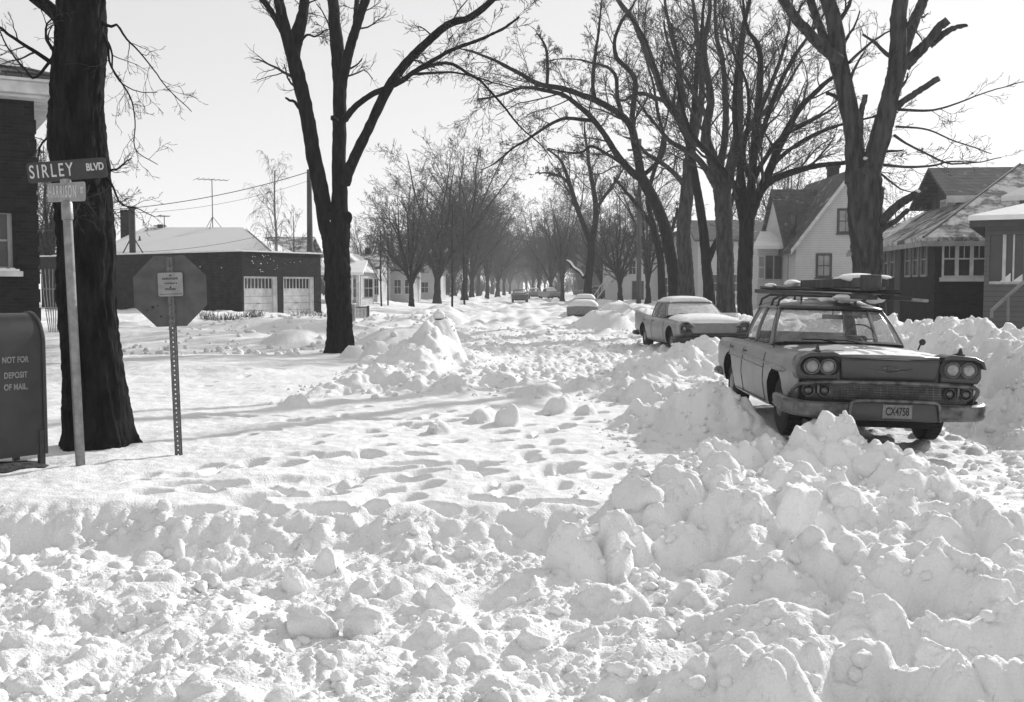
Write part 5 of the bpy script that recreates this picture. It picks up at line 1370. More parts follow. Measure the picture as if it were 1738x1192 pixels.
# ------------------------------------------------------------------ things by the street
SIGN_D = new_mat("dark_sign_enamel", .04, .028, scale=9, rough=.4, spec=.4)
SIGN_G = new_mat("grey_sign_enamel", .30, .22, scale=9, rough=.45)
SIGN_BACK = new_mat("bare_sign_back", .11, .08, scale=7, rough=.6, metal=.3, bump=.1)
LETTER = new_mat("pale_lettering", .60, .5, scale=20, rough=.6)
LETTER_G = new_mat("grey_lettering", .30, .22, scale=20, rough=.6)
INK = new_mat("black_ink", .03, .02, scale=20, rough=.6)
STEEL = new_mat("weathered_steel_post", .16, .10, scale=25, rough=.55, metal=.4, bump=.2)
BOX = new_mat("dull_mailbox_paint", .036, .022, scale=5, rough=.45, bump=.05, spec=.5)

# street name signs on their leaning post
Yp = 10.65
pb = at(137, 803, Yp); pt = at(113, 345, Yp); gz = ground(pb[0], Yp)
lean = math.atan2(pb[0] - pt[0], pt[2] - pb[2]); h = pt[2] - gz
SS = empty("street_sign_post", (pb[0], Yp, gz), (0, -lean, 0), "leaning round steel post carrying two street name signs above the mailbox", "street sign")
MB().lathe([(.0, -.5), (.047, -.5), (.046, h - .30), (.044, h)], seg=20).build("post", METAL_G, SS, auto=.6)
MB().lathe([(.046, h - .17), (.056, h - .16), (.054, h + .0), (.034, h + .03), (.0, h + .03)], seg=20).build("cap", METAL_G, SS, auto=.6)
def blade(zc, yaw, pitch, L, Hh, off, word, small, mat, lmat, big, sm, sx):
    B = empty("name_blade", (off, 0, zc), (0, pitch, yaw)); B.parent = SS
    bpy.data.objects.remove(B)
    m = MB(); r = .03
    pts = []
    for cx, cz, a0 in ((L / 2 - r, Hh / 2 - r, 0), (-L / 2 + r, Hh / 2 - r, 90), (-L / 2 + r, -Hh / 2 + r, 180), (L / 2 - r, -Hh / 2 + r, 270)):
        for k in range(5): a = math.radians(a0 + k * 22.5); pts.append((cx + r * math.cos(a), cz + r * math.sin(a)))
    m.prism(pts, -.004, .004, 1)
    o = m.build("name_blade", mat, SS); o.location = (off, 0, zc); o.rotation_euler = (0, pitch, yaw)
    text_mesh("lettering", word, big, lmat, o, (-L / 2 + .02, -.0065, 0), (math.pi / 2, 0, 0), sx * .86, .0015, 'LEFT', .001, 1.32)
    text_mesh("lettering", small, sm, lmat, o, (L / 2 - .025, -.0065, Hh * .05), (math.pi / 2, 0, 0), sx, .003, 'RIGHT', .001)
    return o
zb = (488 - 291) * Yp / F + CAMH - gz; zl = (488 - 331) * Yp / F + CAMH - gz
b1 = blade(zb, math.radians(5), math.radians(-3.5), .77, .20, .02, "SIRLEY", "BLVD", SIGN_D, LETTER, .185, .10, .72)
b2 = blade(zl + .02, math.radians(-38), math.radians(3), .70, .19, .0, "HARRISON", "ST", SIGN_G, LETTER, .17, .08, .60)
b1["label"] = "dark blade lettered SIRLEY BLVD"; b2["label"] = "grey blade lettered HARRISON ST"
MB().box(-.03, .03, -.03, .03, h + .02, zl - .07).box(-.05, .05, -.014, .014, zl + .09, zb - .09).lathe([(.0, zl + .10), (.035, zl + .10), (.035, zl + .15), (0, zl + .15)], seg=12).build("bracket", METAL_G, SS, bevel=.004, seg=1)

# stop sign seen from behind
Ys = 11.4
pb = at(303, 782, Ys); pt = at(287.5, 436, Ys); gz = ground(pb[0], Ys)
lean = math.atan2(pb[0] - pt[0], pt[2] - pb[2]); h = (pt[2] - gz) / math.cos(lean)
SG = empty("stop_sign", (pb[0], Ys, gz), (0, -lean, math.radians(6)), "back of an octagonal stop sign with a small notice plate on its perforated post", "road sign")
# U-channel post with round holes cut through the web
def channel(z0, z1):
    m = MB(); w, d, t = .026, .02, .004; n = int((z1 - z0) / .0508)
    # web as strips around square-ish holes
    hw = .0065
    z = z0
    m.box(-w, -hw, -t, 0, z0, z1); m.box(hw, w, -t, 0, z0, z1)
    for i in range(n):
        a = z0 + i * (z1 - z0) / n; b = z0 + (i + 1) * (z1 - z0) / n
        m.box(-hw, hw, -t, -.0001, a + .0075, b - .0075)
    for s in (-1, 1):
        x0, x1 = sorted((s * w, s * (w + t))); m.box(x0, x1, -t, d, z0, z1)
        x0, x1 = sorted((s * (w + t), s * (w + .015))); m.box(x0, x1, d - t, d, z0, z1)
    return m
channel(-.4, h).build("post", STEEL, SG)
R8 = .381 / math.cos(math.pi / 8); zc = (488 - 494) * Ys / F + CAMH - gz
cx = -.012
pts = [(cx + R8 * math.cos(math.radians(22.5 + 45 * k)), zc + R8 * math.sin(math.radians(22.5 + 45 * k))) for k in range(8)]
MB().prism(pts, .021, .0245, 1).build("sign_plate", SIGN_BACK, SG, bevel=.001, seg=1)
m = MB(); hx, hz = .13, .127; zq = (488 - 483) * Ys / F + CAMH - gz; r = .018; pts = []
for qx, qz, a0 in ((hx - r, hz - r, 0), (-hx + r, hz - r, 90), (-hx + r, -hz + r, 180), (hx - r, -hz + r, 270)):
    for k in range(4): a = math.radians(a0 + k * 30); pts.append((qx + r * math.cos(a), qz + zq + r * math.sin(a)))
m.prism(pts, -.012, -.008, 1); nt = m.build("notice_plate", SIGN_G, SG, bevel=.0012, seg=1)
m = MB(); r3 = random.Random(9)
for row, (zz, hw, hh) in enumerate(((.062, .085, .014), (.012, .065, .011), (-.05, .055, .014))):
    x = -hw
    while x < hw:
        w = r3.uniform(.006, .011); m.box(x, x + w, -.0135, -.0119, zq + zz - hh * r3.uniform(.6, 1), zq + zz + hh * r3.uniform(.6, 1)); x += w + r3.uniform(.004, .008)
m.box(-.115, .115, -.0135, -.0119, zq - .105, zq - .100)
m.build("worn_print", INK, nt)
for zz in (zq + .098, zq - .028): MB().lathe([(.009, -.018), (.009, -.011)], (0, 0, zz), 1, 8).build("bolt", INK, SG)
m = MB()
for (x, z, s) in ((-.2, -.17, .017), (-.15, -.155, .009), (-.12, -.27, .012), (-.26, -.20, .009)): m.lathe([(s, .0195), (s * .8, .0188)], (x, 0, zc + z), 1, 9)
m.build("rust_spots", INK, SG)

# relay mailbox
Ym = 10.85
pm = at(79, 770, Ym); th = math.radians(50)
gz = ground(pm[0], Ym); zb = zat(770, Ym); zt = zat(531, Ym + .15)
MBX = empty("mailbox", (pm[0], Ym, gz), (0, 0, th), "dark round-topped relay mailbox cut by the left edge, lettered not for deposit of mail", "mailbox")
w, dp = .78, .60; z0 = zb - gz; z1 = zt - gz; rad = dp / 2; zs = z1 - rad
def arch(y0, rad, zlow, n=18): return [(y0 - rad, zlow)] + [(y0 - rad * math.cos(math.pi * k / n), zs + rad * math.sin(math.pi * k / n)) for k in range(n + 1)] + [(y0 + rad, zlow)]
MB().prism(arch(rad, rad, z0), -w, -.02, 0).build("body", BOX, MBX, auto=.5)
MB().prism(arch(rad, rad + .018, z0 + .003), -.025, .012, 0).build("rim", BOX, MBX, bevel=.005, auto=.5)
m = MB()
for x0 in (-.075, -w + .02):
    MB().box(x0, x0 + .06, -.012, .045, -.25, z0 + .25).build("leg", BOX, MBX, bevel=.004)
    MB().box(x0, x0 + .06, dp - .045, dp + .012, -.25, z0 + .25).build("leg", BOX, MBX, bevel=.004)
for k, s in enumerate(("NOT FOR", "DEPOSIT", "OF MAIL.")):
    text_mesh("lettering", s, .086, LETTER_G, MBX, (-.295, -.003, zat((611, 637, 657)[k], Ym - .2) - gz), (math.pi / 2, 0, 0), .68, .0015, 'CENTER', .002, 1.05)

# hydrant on the mound
hp = at(745, 545, 26.0); gz = ground(hp[0], 26.0)
zt = zat(527, 26.0); gz = min(gz, zt - .55)
HY = empty("fire_hydrant", (hp[0], 26.0, gz), (0, 0, 0), "snow-capped fire hydrant showing behind the tallest mound", "hydrant")
hh = zt - gz - .12
MB().lathe([(.0, -.3), (.09, -.3), (.09, hh - .18), (.115, hh - .17), (.115, hh - .13), (.095, hh - .12), (.085, hh - .05), (.05, hh - .01), (0, hh)], seg=18).build("barrel", METAL_D, HY, auto=.6)
MB().lathe([(.045, -.16), (.045, .16)], (0, 0, hh - .26), 0, 12).lathe([(.05, -.16), (.05, 0)], (0, 0, hh - .26), 1, 12).build("nozzles", METAL_D, HY, auto=.6)
MB().lathe([(.0, hh + .11), (.09, hh + .10), (.14, hh + .05), (.155, hh - .03), (.12, hh - .08), (.0, hh - .06)], seg=16).build("snow_cover", SNOW, HY, smooth=True)

# fan trellis between the brick house and the great trunk
tp = at(92, 548, 33)
gz = ground(tp[0], 33)
TR = empty("fan_trellis", (tp[0], 33, tp[2]), (0, 0, 0), "pale wooden fan trellis standing behind the great rough trunk", "trellis")
hT = zat(457, 33) - tp[2]
for k in range(7):
    a = -.32 + k * .105
    MB().tube([(-.16 + k * .05, 0, -.3), (a * .9 - .02, 0, hT * .5), (a * 1.15, 0, hT)], .016, 5).build("slat", WOOD_L, TR)
for z, w in ((hT * .25, .26), (hT * .62, .30)): MB().box(-w, w, .016, .03, z, z + .04).build("crosspiece", WOOD_L, TR)

# low fence rails by the forked tree
def rail_fence(a, b, Y, y0, y1, label):
    p, q = at(a, y1, Y), at(b, y1, Y)
    Fn = empty("rail_fence", (p[0], Y, p[2]), (0, 0, 0), label, "fence"); w = q[0] - p[0]; hh = zat(y0, Y) - p[2]
    for x in (0, w): MB().box(x - .06, x + .06, -.06, .06, -.5, hh).build("post", WOOD, Fn, bevel=.01)
    for z in (hh * .95,): MB().box(.06, w - .06, -.03, .03, z - .07, z).build("rail", WOOD, Fn, bevel=.005)
    m = MB()
    for i in range(9): m.box(.06 + (w - .12) * i / 9, .06 + (w - .12) * (i + .8) / 9, .0, .012, -.2, hh * .9)
    m.build("mesh_panel", TRIM_G, Fn)
    return Fn
rail_fence(600, 625, 56, 519, 545, "short rail fence stub just right of the forked tree's trunk")
f = MB(); p = at(598, 545, 52)
FB = empty("fence_post", tuple(p), (0, 0, 0), "pale square gate post touching the right side of the forked trunk", "fence post")
MB().box(-.14, .14, -.12, .12, -.4, zat(517, 52) - p[2]).build("shaft", TRIM_G, FB, bevel=.01); MB().box(-.17, .17, -.15, .15, zat(517, 52) - p[2] + .002, zat(515, 52) - p[2]).build("cap", SNOW, FB)
for k, (px, lb) in enumerate(((556, "left paling of the gate beside the garage"), (563, "right paling of the gate beside the garage"))):
    pass

# poles and wires
def pole(px, Y, topy, r, label, arm=None):
    b = at(px, 500, Y); gz = ground(b[0], Y); h = zat(topy, Y) - gz
    P = empty("utility_pole", (b[0], Y, gz), (0, 0, 0), label, "utility pole")
    MB().tube([(0, 0, -.5), (0, 0, h * .5), (0, 0, h)], [r * 1.15, r, r * .78], 12).build("shaft", WOOD, P, smooth=True)
    if arm == 'lamp':
        q = at(988, 268, Y - 2); zz = q[2] - gz; X = q[0] - b[0]
        MB().tube([(0, 0, zz - .6), (X * .3, -.6, zz + .1), (X * .7, -1.5, zz + .35), (X, -2, zz + .25)], .05, 8).build("lamp_arm", METAL_G, P, smooth=True)
        lm = MB().lathe([(.0, zz + .35), (.10, zz + .34), (.28, zz + .12), (.30, zz + .05), (.0, zz + .04)], (X, -2, 0), seg=16).build("lamp_shade", METAL_D, P, auto=.5)
        MB().lathe([(.14, zz + .04), (.13, zz - .06), (.06, zz - .16), (0, zz - .18)], (X, -2, 0), seg=14).build("lamp_glass", PANE_L, lm, smooth=True)
        MB().box(-.9, .9, -.08, .08, h - .9, h - .75).build("crossarm", WOOD, P)
    if arm == 'cross':
        MB().box(-1.0, 1.0, -.08, .08, h - .5, h - .36).build("crossarm", WOOD, P)
        for x in (-.9, -.4, .4, .9): MB().lathe([(.03, h - .36), (.05, h - .30), (.05, h - .24), (.0, h - .2)], (x, 0, 0), seg=8).build("insulator", METAL_D, P)
    return P, h
P1, h1 = pole(1084, 80, 236, .17, "dark straight utility pole with a street lamp arm, right of the street", 'lamp')
P2, h2 = pole(527, 62, 288, .17, "dark utility pole half hidden behind the forked tree, right of the garage")
def wire(a, b, sag, r, label, n=16):
    a, b = np.array(a), np.array(b); pts = [tuple((a * (1 - t) + b * t) - np.array((0, 0, sag * 4 * t * (1 - t))) - a) for t in np.linspace(0, 1, n)]
    o = MB().tube(pts, r, 5).build("overhead_wire", INK, None); o.location = tuple(a); tag(o, label, "wire"); return o
wire(at(527, 291, 62), at(190, 356, 62), .35, .022, "upper dark overhead wire from the half-hidden pole towards the great trunk")
wire(at(527, 306, 62), at(190, 362, 62), .5, .010, "thin lower overhead wire from the half-hidden pole over the low house")
wire(at(440, 401, 66), at(180, 428, 64), .3, .012, "slack thin wire crossing in front of the low pale roof")
wire(at(190, 370, 60), at(60, 392, 55), .2, .02, "short stretch of wire seen left of the great trunk's edge")

# dry grass poking through the drift, and hedge remains near the garage
def tuft(name, pts, n, hgt, label, seed, mat):
    r = np.random.default_rng(seed); P = []
    for i in range(n):
        t = r.random(); k = t * (len(pts) - 1); j = min(int(k), len(pts) - 2); u = k - j
        px = pts[j][0] * (1 - u) + pts[j + 1][0] * u; py = pts[j][1] * (1 - u) + pts[j + 1][1] * u
        Y = pts[j][2] * (1 - u) + pts[j + 1][2] * u + r.normal() * .25
        b = at(px + r.normal() * 3, py, Y); g = ground(b[0], Y)
        h = hgt * (.4 + .8 * r.random()); d = r.normal(size=2) * .3 * h
        P.append([[b[0], Y, g - .05], [b[0] + d[0] * .4, Y + d[1] * .4, g + h * .6], [b[0] + d[0], Y + d[1], g + h]])
    P = np.array(P); R = np.tile([.008, .006, .004], (n, 1)); V, Q = tubes(P, R, 3)
    o = link_mesh(name, np_mesh(name, V, Q), mat, None); return tag(o, label, "dry grass", kind="stuff")
DRY = new_mat("dry_grass", .12, .06, scale=5, rough=.9)
tuft("dry_grass", [(340, 562, 45), (380, 559, 44), (415, 555, 44), (445, 545, 46)], 420, .34, "line of dry grass sticking out of the drift before the garage", 3, DRY)
tuft("dry_weeds", [(500, 545, 50), (535, 540, 51), (556, 541, 50)], 160, .4, "dry weeds by the right garage door", 4, DRY)
# dark rough patch laid on the snow under the mailbox
m = MB(); q = at(16, 797, 10.6); gq = ground(q[0], 10.6)
r3 = random.Random(2); pts = []
for k in range(22): a = k / 22 * 6.283; rr_ = 1 + .25 * r3.uniform(-1, 1); pts.append((q[0] + .30 * rr_ * math.cos(a), 10.6 + .38 * rr_ * math.sin(a), 0))
V = [(q[0], 10.6, gq + .06)] + [(x, y, ground(x, y) + .012) for x, y, z in pts] + [((x + q[0]) / 2, (y + 10.6) / 2, ground(x, y) * .5 + gq * .5 + .05) for x, y, z in pts]
n = 22; Fs = [(0, n + 1 + k, n + 1 + (k + 1) % n) for k in range(n)] + [(n + 1 + k, 1 + k, 1 + (k + 1) % n, n + 1 + (k + 1) % n) for k in range(n)]
DARK_PATCH = new_mat("dark_patch_surface", .07, .02, scale=14, rough=.9, bump=1.0, bscale=30)
o = MB().add(V, Fs).build("dark_patch", DARK_PATCH, None, smooth=True); tag(o, kind="structure")
o = MB().box(0, .55, 0, .03, 0, 1.5).build("leaning_board", WOOD_L, None, bevel=.006); q = at(247, 565, 57); o.location = (q[0], 57, q[2]); o.rotation_euler = (-.12, .08, -.5)
tag(o, "pale board leaning against the dark brick wall behind the stop sign", "board")
# ------------------------------------------------------------------ cars
def paint(name, c, c2, rough=.35):
    m = new_mat(name, c, c2, scale=4, rough=rough, contrast=(.25, .7), bump=.08, bscale=60, spec=.5); 
    m.node_tree.nodes["Principled BSDF"].inputs["Coat Weight"].default_value = .25
    m.node_tree.nodes["Principled BSDF"].inputs["Coat Roughness"].default_value = .25
    return m
PAINT1 = paint("mid_grey_car_paint", .17, .10)  # mid-grey paint of the body, tone mottled at random
PAINT1D = paint("dark_shaded_car_paint", .036, .022)  # darker copy of the body paint, the front's shade put into its colour
PAINT2 = paint("grey_car_paint", .21, .13)
PAINT3 = paint("black_car_paint", .05, .03)
CHROME = new_mat("salted_chrome", .17, .055, scale=9, rough=.38, metal=.6, contrast=(.35, .6), bump=.1)
RUBBER = new_mat("tyre_rubber", .022, .012, scale=20, rough=.9, bump=.3)
BLACK = new_mat("black_trim", .012, .008, scale=20, rough=.8)
INTER = new_mat("car_interior", .05, .03, scale=8, rough=.9)
LENS = new_mat("headlamp_glass", .30, .17, scale=20, rough=.12, spec=.8)
LENS_D = new_mat("parking_lamp_glass", .10, .06, scale=20, rough=.2, spec=.8)
PLATE = new_mat("licence_plate_enamel", .24, .17, scale=30, rough=.6)
FROST = new_mat("frosted_snow_on_glass", .66, .5, scale=9, rough=.9, bump=.4, bscale=40)
def clear_glass():
    m = bpy.data.materials.new("car_glass"); m.use_nodes = True; nt = m.node_tree
    for n in list(nt.nodes):
        if n.type == 'BSDF_PRINCIPLED': nt.nodes.remove(n)
    out = [n for n in nt.nodes if n.type == 'OUTPUT_MATERIAL'][0]
    tr = nt.nodes.new("ShaderNodeBsdfTransparent"); tr.inputs[0].default_value = (.86, .86, .86, 1)
    gl = nt.nodes.new("ShaderNodeBsdfGlossy"); gl.inputs["Roughness"].default_value = .05
    df = nt.nodes.new("ShaderNodeBsdfDiffuse"); df.inputs[0].default_value = (.6, .6, .6, 1)
    nz = nt.nodes.new("ShaderNodeTexNoise"); nz.inputs["Scale"].default_value = 7
    tc = nt.nodes.new("ShaderNodeTexCoord"); nt.links.new(tc.outputs["Object"], nz.inputs["Vector"])
    mr = nt.nodes.new("ShaderNodeMapRange"); mr.inputs[1].default_value = .3; mr.inputs[2].default_value = .8; mr.inputs[3].default_value = .02; mr.inputs[4].default_value = .28
    nt.links.new(nz.outputs[0], mr.inputs[0])
    m1 = nt.nodes.new("ShaderNodeMixShader"); m1.inputs[0].default_value = .12
    m2 = nt.nodes.new("ShaderNodeMixShader")
    nt.links.new(tr.outputs[0], m1.inputs[1]); nt.links.new(gl.outputs[0], m1.inputs[2])
    nt.links.new(mr.outputs[0], m2.inputs[0]); nt.links.new(m1.outputs[0], m2.inputs[1]); nt.links.new(df.outputs[0], m2.inputs[2])
    nt.links.new(m2.outputs[0], out.inputs[0])
    return m
GLASS = clear_glass()

# y, zb, wl, wm, wu, ws, zs, zi, zc
ST_WAGON = [(2.50, .50, .88, .90, .90, .80, .94, .96, .98), (2.44, .44, .91, .935, .94, .84, .975, .985, 1.0), (2.1, .36, .94, .97, .965, .84, .99, .99, 1.02), (1.5, .30, .95, .985, .975, .83, 1.0, 1.0, 1.045),
            (.95, .28, .95, .99, .975, .84, 1.0, 1.02, 1.06), (.3, .28, .95, .99, .97, .86, 1.0, 1.0, 1.02), (-.5, .28, .95, .99, .97, .86, .99, .99, 1.0), (-1.3, .30, .95, .985, .965, .85, .985, .99, 1.0),
            (-1.9, .34, .94, .975, .96, .86, .975, .93, .96), (-2.4, .40, .92, .95, .95, .88, .96, .86, .90), (-2.6, .46, .88, .92, .93, .86, .93, .80, .84), (-2.66, .50, .85, .89, .90, .82, .88, .76, .78)]
ST_FIN = [(2.50, .48, .88, .90, .90, .78, .80, .82, .84), (2.42, .42, .92, .94, .94, .84, .87, .88, .92), (2.0, .36, .94, .97, .965, .84, .93, .93, .98), (1.4, .30, .95, .985, .975, .83, .96, .96, 1.01),
          (.95, .28, .95, .99, .975, .84, .97, .99, 1.03), (.3, .28, .95, .99, .97, .86, .97, .98, 1.0), (-.5, .28, .95, .99, .97, .87, .98, .98, .99), (-1.3, .30, .95, .985, .97, .90, 1.02, .97, .98),
          (-1.9, .34, .94, .98, .97, .92, 1.08, .92, .94), (-2.4, .40, .92, .96, .96, .92, 1.13, .86, .88), (-2.6, .46, .90, .94, .95, .91, 1.13, .80, .82), (-2.66, .50, .87, .91, .92, .89, 1.08, .76, .78)]
def station(ST, y):
    ys = [-s[0] for s in ST]
    return [float(np.interp(-y, ys, [s[k] for s in ST])) for k in range(1, 9)]
def section(ST, y):
    zb, wl, wm, wu, ws, zs, zi, zc = station(ST, y)
    xi = ws - .12
    return [(0, zb), (wl - .10, zb), (wl - .02, zb + .02), (wl, zb + .08), (wm, .58), (wm, .70), (wu, zs - .12), (wu - .02, zs - .05), (ws + .03, zs - .008), (ws - .03, zs), (xi, zi), (xi * .6, zi + (zc - zi) * .65), (xi * .3, zi + (zc - zi) * .93), (0, zc)]
def body_x(ST, y, z):
    s = section(ST, y)[3:9]
    return float(np.interp(z, [p[1] for p in s], [p[0] for p in s]))
def deck_z(ST, x, y):
    s = section(ST, y)[8:]; s = s[::-1]
    return float(np.interp(abs(x), [p[0] for p in s], [p[1] for p in s]))
def wheel(parent, x, y, r=.355, side=1, z=None):
    z = r if z is None else z
    w = MB(); sg = 1 if x > 0 else -1
    prof = [(r * .62, -.10), (r * .85, -.105), (r * .97, -.085), (r, -.055), (r, .055), (r * .97, .085), (r * .85, .105), (r * .62, .10)]
    w.lathe(prof, (x, y, z), 0, 30)
    for k in range(44):      # tread blocks
        a = k / 44 * 2 * math.pi; M = Matrix.Translation((x, y, z)) @ Matrix.Rotation(a, 4, 'X')
        w.box(-.075, .075, -.013, .013, r - .01, r + .008, M)
    t = w.build("wheel", RUBBER, parent, auto=.6, fix=False)
    h = MB().lathe([(r * .64, sg * .07), (r * .6, sg * .10), (r * .45, sg * .085), (r * .35, sg * .115), (.0, sg * .125)], (x, y, z), 0, 24)
    h.build("hubcap", CHROME, t, auto=.6)
    return t
def snow_patch(zf, x0, x1, y0, y1, thr, thick, seed, parent, nx=40, ny=40, name="snow_cover", fall=.12, base=.004, scale=2.2, mask=None):
    X = np.linspace(x0, x1, nx); Y = np.linspace(y0, y1, ny); XX, YY = np.meshgrid(X, Y, indexing='ij')
    n = fbm(XX * scale + seed, YY * scale, seed, 4)
    edge = np.minimum(np.minimum(XX - x0, x1 - XX), np.minimum(YY - y0, y1 - YY)) / fall
    if mask is not None: n = n + mask(XX, YY)
    h = np.clip((n - thr) * 1.6, 0, 1) * np.clip(edge, 0, 1); h = np.sqrt(h)
    zz = np.array([[zf(a, b) for b in Y] for a in X])
    V = np.stack([XX, YY, zz - .003 + h * (thick + .02 * thick * n) + (h > 0) * base], -1)
    idx = np.arange(nx * ny).reshape(nx, ny); q = np.stack([idx[:-1, :-1], idx[1:, :-1], idx[1:, 1:], idx[:-1, 1:]], -1).reshape(-1, 4)
    hv = h.ravel(); q = q[(hv[q] > 0).any(1)]
    if len(q) == 0: return None
    return link_mesh(name, np_mesh(name, V.reshape(-1, 3), q), SNOW, parent, True)

def build_car(name, label, ST, mat, matd, loc, rot, kind, detail=2, group=None, snowy=0):
    C = empty(name, loc, rot, label, "car", group)
    # body shell
    n = 46 if detail else 20
    ys = np.linspace(ST[0][0], ST[-1][0], n); ys = sorted(set(list(ys) + [s[0] for s in ST]), reverse=True)
    rings = []
    for y in ys:
        h = section(ST, y)
        rings.append([(x, y, z) for x, z in h] + [(-x, y, z) for x, z in h[-2:0:-1]])
    m = MB(); k = len(rings[0]); vs = [p for r in rings for p in r]; fs = []
    for i in range(len(rings) - 1):
        for j in range(k): fs.append((i * k + j, (i + 1) * k + j, (i + 1) * k + (j + 1) % k, i * k + (j + 1) % k))
    fs.append(tuple(range(k))); fs.append(tuple((len(rings) - 1) * k + j for j in range(k))[::-1])
    m.add(vs, fs)
    body = m.build("body", mat, C, auto=.55)
    FW, RW = 1.52, -1.46
    if detail:
        cut = MB()
        for y in (FW, RW):
            for s in (-1, 1):
                pr = [(.405, -.3), (.405, .3)]
                cut.lathe([(.0, -.3), (.41, -.3), (.41, .3), (0, .3)], (s * .92, y, .37), 0, 36)
                cut.box(s * .92 - .3, s * .92 + .3, y - .41, y + .41, -.1, .36)
        co = cut.build("cutter", BLACK, None, merge=False); 
        # apply body subtraction one cylinder at a time
        bpy.data.objects.remove(co)
        for y in (FW, RW):
            for s in (-1, 1):
                a = [(y + .42 * math.cos(t), .37 + .42 * math.sin(t)) for t in np.linspace(0, math.pi, 22)] + [(y - .42, -.1), (y + .42, -.1)]
                co = MB().prism(a, min(s * .62, s * 1.3), max(s * .62, s * 1.3), 0).build("cutter", BLACK, None)
                co.parent = C
                md = body.modifiers.new("cut", 'BOOLEAN'); md.operation = 'DIFFERENCE'; md.object = co; md.solver = 'EXACT'
                bake(body); bpy.data.objects.remove(co)
        me = body.data; me.materials.clear(); me.materials.append(mat); me.materials.append(BLACK)
        for p_ in me.polygons:
            c_ = p_.center; p_.material_index = int(c_.z < .82 and .60 < abs(c_.x) < .99 and min(math.hypot(c_.y - FW, c_.z - .37), math.hypot(c_.y - RW, c_.z - .37)) < .424 or (abs(abs(c_.x) - .62) < .01))
        bm = bmesh.new(); bm.from_mesh(me)
        for e in bm.edges: e.smooth = not (len(e.link_faces) == 2 and e.calc_face_angle(0) > .5)
        for f_ in bm.faces: f_.smooth = True
        bm.to_mesh(me); bm.free()
        m = MB()
        for y in (FW, RW):
            for s in (-1, 1): m.box(s * .60 - .02, s * .60 + .02, y - .4, y + .4, .2, .8)
        m.build("wheel_well", BLACK, C)
    for y in (FW, RW):
        for s in (-1, 1): wheel(C, s * .80, y)
    MB().box(-.6, .6, -2.3, 2.2, .20, .34).build("underbody", BLACK, C)
    # greenhouse rings (front centre round to rear centre), half and mirrored
    zbt = lambda y: 1.0 if y < .3 else 1.0 + (y - .3) * .09
    if kind == 'fin': BR = [(0, 1.05), (.42, 1.02), (.70, .90), (.80, .66), (.80, .50), (.80, -.45), (.78, -1.10), (.68, -1.42), (.4, -1.58), (0, -1.62)]
    else: BR = [(0, 1.02), (.45, .99), (.71, .87), (.81, .60), (.81, .46), (.80, -.42), (.79, -1.20), (.70, -1.52), (.4, -1.70), (0, -1.74)]
    TR_ = [(0, .38), (.38, .36), (.56, .30), (.635, .20), (.645, .10), (.65, -.42), (.635, -1.00), (.54, -1.18), (.3, -1.27), (0, -1.29)]
    zt = 1.40 + (.07 if kind == 'wagon' else 0)
    def RP(t, k):      # t in -9..9 (neg = -x side), k 0..1 from base to top
        a = abs(t); i = min(int(a), 8); u = a - i
        b = [(BR[i][q] * (1 - u) + BR[i + 1][q] * u) for q in (0, 1)]; c = [(TR_[i][q] * (1 - u) + TR_[i + 1][q] * u) for q in (0, 1)]
        sx = -1 if t < 0 else 1; bul = .025 * math.sin(math.pi * k)
        x = (b[0] * (1 - k) + c[0] * k); y = b[1] * (1 - k) + c[1] * k
        dd = math.hypot(x, y + .3) or 1
        return Vector((sx * (x + bul * x / dd), y + bul * (y + .3) / dd, zbt(b[1]) * (1 - k) - .01 * (1 - k) + zt * k))
    def pane(t0, t1, mt, nm, nt_=10, k0=.04, k1=.97):
        G_ = [[tuple(RP(t0 + (t1 - t0) * i / nt_, k0 + (k1 - k0) * j / 6)) for j in range(7)] for i in range(nt_ + 1)]
        return MB().grid(G_).build(nm, mt, C, smooth=True)
    wsm = FROST if snowy >= 1 else GLASS
    pane(-2.85, 2.85, wsm, "windscreen", 24)
    for s in (-1, 1):
        sm = GLASS if detail and snowy < 2 else PANE
        pane(s * 4.1, s * 4.95, sm, "side_window"); pane(s * 5.05, s * 5.9, sm, "side_window")
    G_ = [[tuple(RP(t, .04 + .93 * j / 6)) for j in range(7)] for t in list(np.linspace(7.1, 9, 8))] + [[tuple(RP(-t, .04 + .93 * j / 6)) for j in range(7)] for t in list(np.linspace(9, 7.1, 8))[1:]]
    MB().grid(G_).build("rear_window", GLASS if snowy < 1 else FROST, C, smooth=True)
    for s in (-1, 1):
        for (a, b, w, mt_, nm) in ((3.0, 4.0, .024, mat, "front_pillar"), (5, 5, .024, mat, "door_pillar"), (6.0, 7.0, .05, mat, "rear_pillar")):
            if nm == "rear_pillar":
                G_ = [[tuple(RP(s * (a + (b - a) * i / 4), j / 6)) for j in range(7)] for i in range(5)]
                MB().grid(G_).build(nm, mt_, C, smooth=True, thick=.02)
            else:
                m = MB(); m.tube([RP(s * a, j / 6) for j in range(7)], w, 6)
                if a != b: m.tube([RP(s * (a + .75), j / 6) for j in range(7)], w * .7, 6)
                m.build(nm, mt_, C, smooth=True)
        m = MB(); m.tube([RP(s * t, 0.0) for t in np.linspace(2.9, 6.1, 14)], .014, 6).tube([RP(s * t, 0.985) for t in np.linspace(2.9, 6.5, 14)], .016, 6); m.build("window_trim", CHROME, C, smooth=True)
    m = MB(); m.tube([RP(t, .02) for t in np.linspace(-3, 3, 25)], .016, 6).tube([RP(t, .985) for t in np.linspace(-3, 3, 25)], .02, 6); m.build("windscreen_seal", BLACK, C, smooth=True)
    # roof
    crown = 1.50 + (.09 if kind == 'wagon' else 0)
